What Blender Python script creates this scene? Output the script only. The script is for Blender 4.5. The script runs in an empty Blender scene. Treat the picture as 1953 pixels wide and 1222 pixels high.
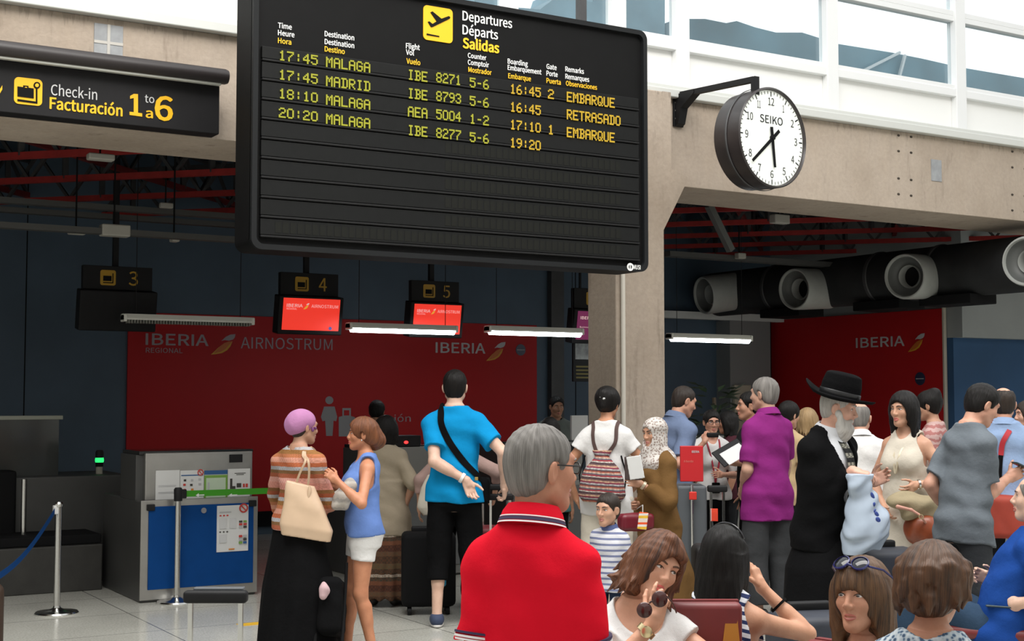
import bpy, bmesh, math, random
import numpy as np
from mathutils import Vector, Matrix

SC = bpy.context.scene
COL = SC.collection
random.seed(7)
# ------------------------------------------------------------------ camera
FPX, CX, CY, YH = 2600.0, 976.5, 611.0, 758.0      # focal length in pixels, image centre, horizon row
HC = 1.60                                          # lens height
YAW = math.radians(31.2)                           # the view turns to the right of +Y
PIT = math.atan((YH - CY) / FPX)
FH = Vector((math.sin(YAW), math.cos(YAW), 0)); RH = Vector((math.cos(YAW), -math.sin(YAW), 0))
FW = FH * math.cos(PIT) + Vector((0, 0, math.sin(PIT)))
UP = -FH * math.sin(PIT) + Vector((0, 0, math.cos(PIT)))
CAM = Vector((0, 0, HC))
cd = bpy.data.cameras.new('camera'); cam = bpy.data.objects.new('camera', cd); COL.objects.link(cam)
cd.sensor_fit = 'HORIZONTAL'; cd.sensor_width = 36.0; cd.lens = 36.0 * FPX / 1953.0
cd.clip_end = 400
cam.matrix_world = Matrix(((RH.x, UP.x, -FW.x, CAM.x), (RH.y, UP.y, -FW.y, CAM.y), (RH.z, UP.z, -FW.z, CAM.z), (0, 0, 0, 1)))
SC.camera = cam
SC.view_settings.view_transform = 'Standard'; SC.view_settings.look = 'None'
SC.view_settings.gamma = 1.0; SC.view_settings.use_curve_mapping = False
SC.view_settings.exposure = 0.0

def ray(px, py):
    return FW * FPX + RH * (px - CX) + UP * (CY - py)
def spot(px, py, d):                               # the place at forward distance d seen towards px, py
    r = ray(px, py); return CAM + r * (d / r.dot(FH))
def on_y(px, py, Y):                               # ... on the upright plane y = Y
    r = ray(px, py); return CAM + r * (Y / r.y)
def on_x(px, py, X):
    r = ray(px, py); return CAM + r * (X / r.x)
def on_z(px, py, z=0.0):
    r = ray(px, py); return CAM + r * ((z - HC) / r.z)

# ------------------------------------------------------------------ sky and daylight
W = bpy.data.worlds.new('sky'); SC.world = W; W.use_nodes = True
_bg = W.node_tree.nodes['Background']
_bg.inputs['Color'].default_value = (0.97, 0.985, 1.0, 1); _bg.inputs['Strength'].default_value = 1.5
def area(name, loc, look, sx, sy, power, color=(1, 1, 1)):
    l = bpy.data.lights.new(name, 'AREA'); l.shape = 'RECTANGLE'; l.size = sx; l.size_y = sy; l.energy = power; l.color = color
    o = bpy.data.objects.new(name, l); COL.objects.link(o); o.location = loc
    o.rotation_euler = (Vector(look) - Vector(loc)).to_track_quat('-Z', 'Y').to_euler(); return o
area('skylight_over_hall', (3.2, 4.0, 8.8), (3.6, 4.6, 0), 10, 4.4, 1150, (1.0, 0.97, 0.92))

# ------------------------------------------------------------------ materials
MATS = {}
def newmat(name):
    m = bpy.data.materials.new(name); m.use_nodes = True
    nt = m.node_tree; b = nt.nodes['Principled BSDF']; return m, nt, b
def N(nt, typ, **kw):
    n = nt.nodes.new(typ)
    for k, v in kw.items(): setattr(n, k, v)
    return n
def rgba(c): return (c[0], c[1], c[2], 1)
def srgb(r, g, b):
    f = lambda v: (v / 255 / 12.92) if v <= 10.3 else ((v / 255 + .055) / 1.055) ** 2.4
    return (f(r), f(g), f(b))
def coords(nt, scale=(1, 1, 1), kind='Object'):
    tc = N(nt, 'ShaderNodeTexCoord'); mp = N(nt, 'ShaderNodeMapping'); mp.inputs['Scale'].default_value = scale
    nt.links.new(tc.outputs[kind], mp.inputs['Vector']); return mp.outputs['Vector']
def noise(nt, vec, scale, detail=3, rough=.55):
    n = N(nt, 'ShaderNodeTexNoise'); n.inputs['Scale'].default_value = scale; n.inputs['Detail'].default_value = detail
    n.inputs['Roughness'].default_value = rough
    if vec is not None: nt.links.new(vec, n.inputs['Vector'])
    return n.outputs['Fac']
def ramp(nt, fac, stops, interp='LINEAR'):
    r = N(nt, 'ShaderNodeValToRGB'); cr = r.color_ramp; cr.interpolation = interp
    while len(cr.elements) < len(stops): cr.elements.new(0.5)
    for e, (p, c) in zip(cr.elements, stops): e.position = p; e.color = rgba(c) if len(c) == 3 else c
    nt.links.new(fac, r.inputs['Fac']); return r.outputs['Color']
def math_(nt, op, a, b=None, c=None):
    n = N(nt, 'ShaderNodeMath', operation=op)
    for i, v in enumerate((a, b, c)):
        if v is None: continue
        if isinstance(v, (int, float)): n.inputs[i].default_value = v
        else: nt.links.new(v, n.inputs[i])
    return n.outputs[0]
def mix(nt, fac, a, b, mode='MIX'):
    n = N(nt, 'ShaderNodeMix', data_type='RGBA', blend_type=mode)
    for i, v in ((0, fac), (6, a), (7, b)):
        if isinstance(v, (int, float)): n.inputs[i].default_value = v
        elif isinstance(v, tuple): n.inputs[i].default_value = rgba(v)
        else: nt.links.new(v, n.inputs[i])
    return n.outputs[2]
def bump(nt, b, fac, strength=.3, dist=.01):
    n = N(nt, 'ShaderNodeBump'); n.inputs['Strength'].default_value = strength; n.inputs['Distance'].default_value = dist
    nt.links.new(fac, n.inputs['Height']); nt.links.new(n.outputs['Normal'], b.inputs['Normal'])
def plain(name, c, rough=.6, metal=0.0, spec=.5, var=.0, vs=8, emit=None, es=1.0):
    if name in MATS: return MATS[name]
    m, nt, b = newmat(name)
    b.inputs['Roughness'].default_value = rough; b.inputs['Metallic'].default_value = metal
    b.inputs['Specular IOR Level'].default_value = spec; b.inputs['Base Color'].default_value = rgba(c)
    if var:
        f = noise(nt, coords(nt), vs, 4)
        col = ramp(nt, f, [(.3, tuple(v * (1 - var) for v in c)), (.7, tuple(min(1, v * (1 + var)) for v in c))])
        nt.links.new(col, b.inputs['Base Color'])
    if emit:
        b.inputs['Emission Color'].default_value = rgba(emit); b.inputs['Emission Strength'].default_value = es
    MATS[name] = m; return m
def cloth(name, c, rough=.85, var=.10, weave=260, wrinkle=.35):
    if name in MATS: return MATS[name]
    m, nt, b = newmat(name); v = coords(nt)
    f = noise(nt, v, 5, 4); col = ramp(nt, f, [(.3, tuple(x * (1 - var) for x in c)), (.7, tuple(min(1, x * (1 + var)) for x in c))])
    nt.links.new(col, b.inputs['Base Color']); b.inputs['Roughness'].default_value = rough
    b.inputs['Specular IOR Level'].default_value = .08
    h = math_(nt, 'ADD', math_(nt, 'MULTIPLY', noise(nt, v, 14, 3), 1.0), math_(nt, 'MULTIPLY', noise(nt, v, weave, 1), .12))
    bump(nt, b, h, wrinkle, .02); MATS[name] = m; return m
def bands(name, period, stops, axis='Z', noise_amt=.0, checks=None, rough=.85, interp='CONSTANT', off=0.0, skew=0.0, kind='Object'):
    """cloth woven in coloured bands; checks = (scale x, scale z, strength) adds a small knitted pattern"""
    if name in MATS: return MATS[name]
    m, nt, b = newmat(name); tc = N(nt, 'ShaderNodeTexCoord'); sx = N(nt, 'ShaderNodeSeparateXYZ'); nt.links.new(tc.outputs[kind], sx.inputs[0])
    c = sx.outputs[axis]
    if skew: c = math_(nt, 'ADD', c, math_(nt, 'MULTIPLY', sx.outputs['X'], skew))
    if noise_amt: c = math_(nt, 'ADD', c, math_(nt, 'MULTIPLY', noise(nt, tc.outputs[kind], 22, 2), noise_amt))
    fr = math_(nt, 'FRACT', math_(nt, 'DIVIDE', math_(nt, 'ADD', c, off + 50 * period), period))
    col = ramp(nt, fr, stops, interp)
    if checks:
        ck = N(nt, 'ShaderNodeTexChecker'); mp = N(nt, 'ShaderNodeMapping'); mp.inputs['Scale'].default_value = (checks[0], checks[0], checks[1])
        nt.links.new(tc.outputs[kind], mp.inputs[0]); nt.links.new(mp.outputs[0], ck.inputs['Vector']); ck.inputs['Scale'].default_value = 1
        col = mix(nt, math_(nt, 'MULTIPLY', ck.outputs['Fac'], checks[2]), col, checks[3] if len(checks) > 3 else (.03, .02, .02))
    nt.links.new(col, b.inputs['Base Color']); b.inputs['Roughness'].default_value = rough; b.inputs['Specular IOR Level'].default_value = .2
    bump(nt, b, noise(nt, tc.outputs[kind], 14, 3), .35, .02); MATS[name] = m; return m
def skin(c):
    name = 'skin_%d_%d_%d' % tuple(int(v * 100) for v in c)
    if name in MATS: return MATS[name]
    m, nt, b = newmat(name); v = coords(nt); f = noise(nt, v, 18, 4)
    col = ramp(nt, f, [(.3, (c[0] * .9, c[1] * .84, c[2] * .82)), (.7, (min(1, c[0] * 1.06), c[1] * 1.05, c[2] * 1.05))])
    nt.links.new(col, b.inputs['Base Color']); b.inputs['Roughness'].default_value = .48; b.inputs['Specular IOR Level'].default_value = .35
    b.inputs['Subsurface Weight'].default_value = .08; b.inputs['Subsurface Radius'].default_value = (.02, .008, .004)
    bump(nt, b, noise(nt, v, 160, 2), .12, .004); MATS[name] = m; return m
def hairmat(name, dark, light, strand=1.0, streak=.55, spec=.4):
    """strands run from the crown down: the head's own frame is the hair object's frame"""
    if name in MATS: return MATS[name]
    m, nt, b = newmat(name); tc = N(nt, 'ShaderNodeTexCoord'); sx = N(nt, 'ShaderNodeSeparateXYZ'); nt.links.new(tc.outputs['Object'], sx.inputs[0])
    x, y, z = sx.outputs; y = math_(nt, 'ADD', y, .015)
    rho = math_(nt, 'MAXIMUM', math_(nt, 'SQRT', math_(nt, 'ADD', math_(nt, 'MULTIPLY', x, x), math_(nt, 'MULTIPLY', y, y))), .012)
    def vec(S, k):
        c = N(nt, 'ShaderNodeCombineXYZ')
        for i, q in enumerate((math_(nt, 'MULTIPLY', math_(nt, 'DIVIDE', x, rho), S), math_(nt, 'MULTIPLY', math_(nt, 'DIVIDE', y, rho), S), math_(nt, 'MULTIPLY', z, k))): nt.links.new(q, c.inputs[i])
        return c.outputs[0]
    f = noise(nt, vec(13 * strand, 7), 1.7, 4, .6); f2 = noise(nt, vec(3.2, 4), 1.3, 3); f3 = noise(nt, vec(34, 5), 1.0, 2)
    mid = tuple((a + c) / 2 for a, c in zip(dark, light))
    col = ramp(nt, math_(nt, 'ADD', math_(nt, 'MULTIPLY', f, .5), math_(nt, 'MULTIPLY', f2, .5)), [(.36, dark), (.5, mid), (.36 + .28 / max(streak, .3), light)])
    nt.links.new(col, b.inputs['Base Color']); b.inputs['Roughness'].default_value = .48; b.inputs['Specular IOR Level'].default_value = spec
    bump(nt, b, math_(nt, 'ADD', f, math_(nt, 'MULTIPLY', f3, .5)), .55, .010); MATS[name] = m; return m
def emitter(name, c, s):
    if name in MATS: return MATS[name]
    m, nt, b = newmat(name); b.inputs['Base Color'].default_value = rgba(c); b.inputs['Emission Color'].default_value = rgba(c); b.inputs['Emission Strength'].default_value = s
    MATS[name] = m; return m

# ------------------------------------------------------------------ mesh helpers
def link(o, parent=None):
    COL.objects.link(o)
    if parent is not None: o.parent = parent
    return o
def raw(name, V, F, mat, parent=None, smooth=False, mats=None, midx=None):
    me = bpy.data.meshes.new(name)
    V = np.asarray(V, dtype=np.float32).reshape(-1, 3); n = len(V)
    if isinstance(F, np.ndarray):
        fl = F.astype(np.int32).ravel(); st = np.arange(0, len(fl), F.shape[1], dtype=np.int32); tot = np.full(len(F), F.shape[1], dtype=np.int32)
    else:
        tot = np.array([len(f) for f in F], dtype=np.int32); st = np.concatenate(([0], np.cumsum(tot)[:-1])).astype(np.int32)
        fl = np.array([i for f in F for i in f], dtype=np.int32)
    me.vertices.add(n); me.vertices.foreach_set('co', V.ravel())
    me.loops.add(len(fl)); me.loops.foreach_set('vertex_index', fl)
    me.polygons.add(len(tot)); me.polygons.foreach_set('loop_start', st)
    me.update(calc_edges=True); me.validate()
    for q in (mats or [mat]): me.materials.append(q)
    if midx is not None: me.polygons.foreach_set('material_index', np.asarray(midx, dtype=np.int32))
    me.polygons.foreach_set('use_smooth', np.full(len(me.polygons), smooth))
    return link(bpy.data.objects.new(name, me), parent)
class MB:
    """collects shapes for ONE mesh"""
    def __init__(s): s.V = []; s.F = []
    def add(s, V, F):
        k = len(s.V); s.V += [tuple(v) for v in V]; s.F += [tuple(i + k for i in f) for f in F]; return s
    def box(s, lo, hi, b=0.0, M=None):
        x0, y0, z0 = lo; x1, y1, z1 = hi
        if b <= 0:
            V = [(x0, y0, z0), (x1, y0, z0), (x1, y1, z0), (x0, y1, z0), (x0, y0, z1), (x1, y0, z1), (x1, y1, z1), (x0, y1, z1)]
            F = [(0, 3, 2, 1), (4, 5, 6, 7), (0, 1, 5, 4), (1, 2, 6, 5), (2, 3, 7, 6), (3, 0, 4, 7)]
        else:
            bm = bmesh.new(); bmesh.ops.create_cube(bm, size=1)
            for v in bm.verts: v.co = Vector(((x0 + x1) / 2 + v.co.x * (x1 - x0), (y0 + y1) / 2 + v.co.y * (y1 - y0), (z0 + z1) / 2 + v.co.z * (z1 - z0)))
            bmesh.ops.bevel(bm, geom=bm.edges[:], offset=b, segments=3, profile=.5, affect='EDGES', clamp_overlap=True)
            bm.verts.index_update(); V = [tuple(v.co) for v in bm.verts]; F = [tuple(v.index for v in f.verts) for f in bm.faces]; bm.free()
        if M is not None: V = [tuple(M @ Vector(v)) for v in V]
        return s.add(V, F)
    def tube(s, pts, r, n=10, cap=True, closed=False):
        pts = [Vector(p) for p in pts]; rs = r if isinstance(r, (list, tuple)) else [r] * len(pts)
        V = []; F = []; up = None; m = len(pts)
        for i, p in enumerate(pts):
            if closed: t = (pts[(i + 1) % m] - pts[i - 1]).normalized()
            else: t = (pts[min(i + 1, m - 1)] - pts[max(i - 1, 0)]).normalized()
            if up is None: up = t.orthogonal().normalized()
            up = (up - t * up.dot(t)).normalized(); bi = t.cross(up)
            for k in range(n):
                a = 2 * math.pi * k / n; V.append(p + (up * math.cos(a) + bi * math.sin(a)) * rs[i])
        for i in range(m if closed else m - 1):
            j = (i + 1) % m
            for k in range(n):
                k2 = (k + 1) % n; F.append((i * n + k, i * n + k2, j * n + k2, j * n + k))
        if cap and not closed:
            F.append(tuple(range(n - 1, -1, -1))); F.append(tuple((m - 1) * n + k for k in range(n)))
        return s.add(V, F)
    def bar(s, a, b, w, h=None):                      # square bar between two points
        a = Vector(a); b = Vector(b); t = (b - a).normalized(); h = h or w
        x = t.cross(Vector((0, 0, 1)))
        if x.length < 1e-4: x = Vector((1, 0, 0))
        x.normalize(); y = t.cross(x); V = []
        for p in (a, b):
            for q in ((-1, -1), (1, -1), (1, 1), (-1, 1)): V.append(p + x * q[0] * w / 2 + y * q[1] * h / 2)
        return s.add(V, [(3, 2, 1, 0), (4, 5, 6, 7), (0, 1, 5, 4), (1, 2, 6, 5), (2, 3, 7, 6), (3, 0, 4, 7)])
    def lathe(s, prof, M, n=32, cap=True):            # profile (r, z) turned about M's z axis
        V = []; F = []
        for r, z in prof:
            for k in range(n): a = 2 * math.pi * k / n; V.append(M @ Vector((r * math.cos(a), r * math.sin(a), z)))
        for i in range(len(prof) - 1):
            for k in range(n): k2 = (k + 1) % n; F.append((i * n + k, i * n + k2, (i + 1) * n + k2, (i + 1) * n + k))
        if cap: F.append(tuple(range(n - 1, -1, -1))); F.append(tuple((len(prof) - 1) * n + k for k in range(n)))
        return s.add(V, F)
    def prism(s, poly, y0, y1, axis='Y'):             # polygon (a, b) pulled from y0 to y1
        n = len(poly)
        f = {'Y': lambda a, b, t: (a, t, b), 'X': lambda a, b, t: (t, a, b), 'Z': lambda a, b, t: (a, b, t)}[axis]
        V = [f(a, b, y0) for a, b in poly] + [f(a, b, y1) for a, b in poly]
        F = [tuple(range(n)), tuple(range(2 * n - 1, n - 1, -1))] + [(i, n + i, n + (i + 1) % n, (i + 1) % n) for i in range(n)]
        return s.add(V, F)
    def sphere(s, c, r, n=16, m=10, M=None):
        r = r if isinstance(r, (tuple, list)) else (r, r, r); V = []; F = []
        for i in range(m + 1):
            th = math.pi * i / m
            for k in range(n):
                a = 2 * math.pi * k / n; q = Vector((r[0] * math.sin(th) * math.cos(a), r[1] * math.sin(th) * math.sin(a), r[2] * math.cos(th)))
                V.append(Vector(c) + (M @ q if M is not None else q))
        for i in range(m):
            for k in range(n): k2 = (k + 1) % n; F.append((i * n + k, (i + 1) * n + k, (i + 1) * n + k2, i * n + k2))
        return s.add(V, F)
    def done(s, name, mat, parent=None, smooth=False, fix=True):
        o = raw(name, s.V, s.F, mat, parent, smooth)
        if fix:
            bm = bmesh.new(); bm.from_mesh(o.data); bmesh.ops.remove_doubles(bm, verts=bm.verts[:], dist=1e-6)
            bmesh.ops.recalc_face_normals(bm, faces=bm.faces[:]); bm.to_mesh(o.data); bm.free()
        if smooth == 'auto' or smooth is True:
            for p in o.data.polygons: p.use_smooth = True
            try: o.data.set_sharp_from_angle(angle=math.radians(35))
            except Exception: pass
        return o
def thing(name, label, cat, loc=(0, 0, 0), rz=0.0, group=None):
    o = bpy.data.objects.new(name, None); o.empty_display_size = .1; COL.objects.link(o)
    o.location = loc; o.rotation_euler = (0, 0, rz); o['label'] = label; o['category'] = cat
    if group: o['group'] = group
    return o
def tag(o, label, cat, group=None):
    o['label'] = label; o['category'] = cat
    if group: o['group'] = group
    return o
def struct(o): o['kind'] = 'structure'; return o
try: FONT = bpy.data.fonts.load(bpy.utils.system_resource('DATAFILES') + '/fonts/Noto Sans CJK Regular.woff2')   # the sans that ships inside Blender
except Exception: FONT = None
def _cap():
    cu = bpy.data.curves.new('cap', 'FONT'); cu.body = 'H'
    if FONT: cu.font = FONT
    ob = bpy.data.objects.new('cap', cu); COL.objects.link(ob); bpy.context.view_layer.update()
    me = bpy.data.meshes.new_from_object(ob.evaluated_get(bpy.context.evaluated_depsgraph_get())); h = max(v.co.y for v in me.vertices)
    bpy.data.objects.remove(ob); bpy.data.curves.remove(cu); bpy.data.meshes.remove(me); return h
CAPU = _cap()
def text(name, body, X, U, o0, width, cap, mat, parent=None, bold=0.0, depth=.002, N_=None):
    """lettering from o0 along X, upright along U, set to a width and cap height in metres"""
    cu = bpy.data.curves.new(name, 'FONT'); cu.body = body; cu.size = 1
    if FONT: cu.font = FONT
    cu.resolution_u = 3
    ob = bpy.data.objects.new(name, cu); COL.objects.link(ob); bpy.context.view_layer.update()
    me = bpy.data.meshes.new_from_object(ob.evaluated_get(bpy.context.evaluated_depsgraph_get()))
    bpy.data.objects.remove(ob); bpy.data.curves.remove(cu)
    V = np.array([v.co[:] for v in me.vertices]); F = [tuple(p.vertices) for p in me.polygons]; bpy.data.meshes.remove(me)
    capu = CAPU
    x0, x1 = V[:, 0].min(), V[:, 0].max()
    a = (V[:, 0] - x0) * (width / (x1 - x0)); b = V[:, 1] * (cap / capu)
    X = np.array(X); U = np.array(U); n = np.cross(X, U)
    base = np.array(o0) + np.outer(a, X) + np.outer(b, U)
    pts = [base + n * depth]
    if bold > 0:                                      # heavier strokes: the outline repeated a hair's breadth aside
        e = bold * cap * 1.25
        for i, (p, q) in enumerate(((1, 0), (-1, 0), (0, .8), (0, -.8), (.7, .6), (-.7, .6), (.7, -.6), (-.7, -.6))): pts.append(base + n * (depth + .00004 * (i + 1)) + X * p * e + U * q * e)
    k = len(V); FF = [tuple(v + k * i for v in f) for i in range(len(pts)) for f in F]
    return raw(name, np.concatenate(pts), FF, mat, parent)
# ------------------------------------------------------------------ smooth solids (signed distances meshed with surface nets)
def A(v): return np.array(v, dtype=np.float64)
def rc(a, b, ra, rb, k=.02, op='u', cut=False):
    a = A(a); b = A(b); ba = b - a; L2 = max(ba @ ba, 1e-9); R = max(ra, rb)
    def f(X, Y, Z):
        px, py, pz = X - a[0], Y - a[1], Z - a[2]
        t0 = (px * ba[0] + py * ba[1] + pz * ba[2]) / L2; t = np.clip(t0, 0, 1)
        d = np.sqrt((px - t * ba[0]) ** 2 + (py - t * ba[1]) ** 2 + (pz - t * ba[2]) ** 2) - (ra + (rb - ra) * t)
        if cut: d = np.maximum(d, (t0 - 1) * math.sqrt(L2))
        return d
    return (f, np.minimum(a, b) - R, np.maximum(a, b) + R, k, op)
def el(c, r, M=None, k=.02, op='u'):
    c = A(c); r = A(r if np.ndim(r) else (r, r, r)); M_ = np.eye(3) if M is None else A(M); R = r.max()
    def f(X, Y, Z):
        px, py, pz = X - c[0], Y - c[1], Z - c[2]
        q = [(px * M_[0, i] + py * M_[1, i] + pz * M_[2, i]) / r[i] for i in range(3)]
        k0 = np.sqrt(q[0] ** 2 + q[1] ** 2 + q[2] ** 2)
        k1 = np.sqrt((q[0] / r[0]) ** 2 + (q[1] / r[1]) ** 2 + (q[2] / r[2]) ** 2)
        return k0 * (k0 - 1) / np.maximum(k1, 1e-6)
    return (f, c - R, c + R, k, op)
def lf(o, M, rows, k=.02, op='u', n=2.0):
    """loft of (t, rx, ry, cy[, cx]) sections along M's third axis from o"""
    o = A(o); M = A(M); rows = [tuple(r) + (0,) * (5 - len(r)) for r in rows]
    T = A([r[0] for r in rows]); td = np.linspace(T[0], T[-1], 160)
    def sm(i):
        y = np.interp(td, T, A([r[i] for r in rows])); ker = np.hanning(15); ker /= ker.sum()
        return np.convolve(np.pad(y, 7, mode='reflect', reflect_type='odd'), ker, 'valid')
    RX, RY, CYY, CXX = sm(1), sm(2), sm(3), sm(4); mx = max(RX.max(), RY.max()) + max(abs(CYY).max(), abs(CXX).max())
    p0 = o + M[:, 2] * T[0]; p1 = o + M[:, 2] * T[-1]
    def f(X, Y, Z):
        px, py, pz = X - o[0], Y - o[1], Z - o[2]
        x = px * M[0, 0] + py * M[1, 0] + pz * M[2, 0]; y = px * M[0, 1] + py * M[1, 1] + pz * M[2, 1]; t = px * M[0, 2] + py * M[1, 2] + pz * M[2, 2]
        rx = np.interp(t, td, RX); ry = np.interp(t, td, RY); y = y - np.interp(t, td, CYY); x = x - np.interp(t, td, CXX)
        q = (np.abs(x / rx) ** n + np.abs(y / ry) ** n) ** (1 / n)
        g = (np.abs(x / rx ** 2) ** 2 + np.abs(y / ry ** 2) ** 2) ** .5
        d = np.where(q > .3, q * (q - 1) / np.maximum(g, 1e-6), (q - 1) * np.minimum(rx, ry))
        return np.maximum(d, np.maximum(T[0] - t, t - T[-1]))
    return (f, np.minimum(p0, p1) - mx, np.maximum(p0, p1) + mx, k, op)
def bx(c, h, M=None, r=.01, k=.01, op='u'):
    c = A(c); h = A(h); M_ = np.eye(3) if M is None else A(M); R = np.sqrt((h ** 2).sum())
    def f(X, Y, Z):
        px, py, pz = X - c[0], Y - c[1], Z - c[2]
        q = [np.abs(px * M_[0, i] + py * M_[1, i] + pz * M_[2, i]) - h[i] + r for i in range(3)]
        o = np.sqrt(sum(np.maximum(v, 0) ** 2 for v in q)); return o + np.minimum(np.maximum(np.maximum(q[0], q[1]), q[2]), 0) - r
    return (f, c - R, c + R, k, op)
def pl(p, n, k=.004):                                # keep only the side the normal points away from
    p = A(p); n = A(n); n = n / np.linalg.norm(n)
    return (lambda X, Y, Z: (X - p[0]) * n[0] + (Y - p[1]) * n[1] + (Z - p[2]) * n[2], None, None, k, 'i')
def folds(amp, fz=(0, 0, 1), freq=40, seed=0):
    rng = np.random.RandomState(seed); q = []
    for i in range(4):
        v = rng.normal(size=3); v = v / np.linalg.norm(v) * .6 + A(fz) * rng.choice([-1, 1]); v = v / np.linalg.norm(v) * freq * (.6 + .35 * i); q.append((v, rng.rand() * 6.3, 1 / (1 + .6 * i)))
    def f(X, Y, Z):
        d = 0
        for v, ph, a in q: d = d + a * np.sin(v[0] * X + v[1] * Y + v[2] * Z + ph + .8 * np.sin(17 * X + 9 * Z + 5 * Y + ph))
        return amp * .5 * d
    return (f, None, None, 0, 'n')
def evalgrid(prims, lo, hi, h):
    n = np.maximum(np.ceil((hi - lo) / h).astype(int) + 1, 3)
    ax = [lo[i] + h * np.arange(n[i]) for i in range(3)]
    Fd = np.full(tuple(n), 1.0)
    for f, bl, bh, k, op in prims:
        if op in 'us':
            m = k + 3 * h; i0 = np.clip(np.floor((bl - m - lo) / h).astype(int), 0, n); i1 = np.clip(np.ceil((bh + m - lo) / h).astype(int) + 1, 0, n)
            if np.any(i1 <= i0): continue
        else: i0 = np.zeros(3, int); i1 = n
        sl = tuple(slice(a, b) for a, b in zip(i0, i1))
        X = ax[0][sl[0]][:, None, None]; Y = ax[1][sl[1]][None, :, None]; Z = ax[2][sl[2]][None, None, :]
        d = f(X, Y, Z); a = Fd[sl]
        if op == 'n': Fd[sl] = a + d; continue
        k = max(k, 1e-5)
        if op == 'u': t = np.clip(.5 + .5 * (d - a) / k, 0, 1); Fd[sl] = d + (a - d) * t - k * t * (1 - t)
        else:
            if op == 's': d = -d
            t = np.clip(.5 - .5 * (d - a) / k, 0, 1); Fd[sl] = d + (a - d) * t + k * t * (1 - t)
    return Fd, ax
def nets(Fd, lo, h, holes=(), pad=0):
    ins = Fd < 0; n = Fd.shape
    c = np.zeros(tuple(k - 1 for k in n), np.int8)
    S = [(slice(0, -1), slice(1, None))[i] for i in (0, 1)]
    for i in (0, 1):
        for j in (0, 1):
            for k in (0, 1): c += ins[S[i], S[j], S[k]]
    act = (c > 0) & (c < 8); I = np.argwhere(act)
    if len(I) == 0: return np.zeros((0, 3)), np.zeros((0, 4), int)
    idx = np.full(c.shape, -1, np.int64); idx[act] = np.arange(len(I))
    P = np.zeros((len(I), 3)); w = np.zeros(len(I))
    cv = {(i, j, k): Fd[I[:, 0] + i, I[:, 1] + j, I[:, 2] + k] for i in (0, 1) for j in (0, 1) for k in (0, 1)}
    for a in cv:
        for d in range(3):
            if a[d]: continue
            b = list(a); b[d] = 1; b = tuple(b); va, vb = cv[a], cv[b]; m = (va < 0) != (vb < 0)
            t = np.where(m, va / np.where(m, va - vb, 1), 0)
            q = np.array(a, float)[None, :].repeat(len(I), 0); q[:, d] = t; P[m] += q[m]; w[m] += 1
    V = lo + (I + P / w[:, None]) * h; Q = []
    for d in range(3):
        e, g = [(1, 2), (2, 0), (0, 1)][d]
        s0 = [slice(None)] * 3; s1 = [slice(None)] * 3; s0[d] = slice(0, -1); s1[d] = slice(1, None)
        cr = ins[tuple(s0)] != ins[tuple(s1)]; E = np.argwhere(cr)
        ok = (E[:, e] > 0) & (E[:, g] > 0) & (E[:, e] < n[e] - 1) & (E[:, g] < n[g] - 1); E = E[ok]
        flip = ins[tuple(s0)][E[:, 0], E[:, 1], E[:, 2]]
        def at(de, dg): q = E.copy(); q[:, e] += de; q[:, g] += dg; return idx[q[:, 0], q[:, 1], q[:, 2]]
        f = np.stack([at(-1, -1), at(0, -1), at(0, 0), at(-1, 0)], 1); f[~flip] = f[~flip][:, ::-1]; Q.append(f)
    Q = np.concatenate(Q)
    if len(holes):
        cen = V[Q].mean(1); keep = np.ones(len(Q), bool)
        for a, b in holes: keep &= ~np.all((cen > a) & (cen < b), axis=1)
        Q = Q[keep]; used = np.zeros(len(V), bool); used[Q.ravel()] = True; mp = np.cumsum(used) - 1; V = V[used]; Q = mp[Q]
    return V, Q
def solid(prims, h, fine=()):
    """mesh of the field; fine = [(lo, hi, step)] boxes meshed more finely"""
    us = [p for p in prims if p[4] == 'u']
    lo = np.min([p[1] for p in us], 0) - 2.5 * h; hi = np.max([p[2] for p in us], 0) + 2.5 * h
    fine = [(np.maximum(A(a), lo), np.minimum(A(b), hi), s) for a, b, s in fine]
    Fd, _ = evalgrid(prims, lo, hi, h); V, Q = nets(Fd, lo, h, [(a, b) for a, b, s in fine])
    Vs, Qs, k = [V], [Q], len(V)
    for i, (a, b, s) in enumerate(fine):
        Fd, _ = evalgrid(prims, a - h, b + h, s); V, Q = nets(Fd, a - h, s, [(c, d) for c, d, _ in fine[:i]]); Vs.append(V); Qs.append(Q + k); k += len(V)
    return np.concatenate(Vs), np.concatenate(Qs)
def blob(name, prims, h, mat, parent=None, fine=()):
    V, Q = solid(prims, h, fine); return raw(name, V, Q, mat, parent, True)
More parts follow.
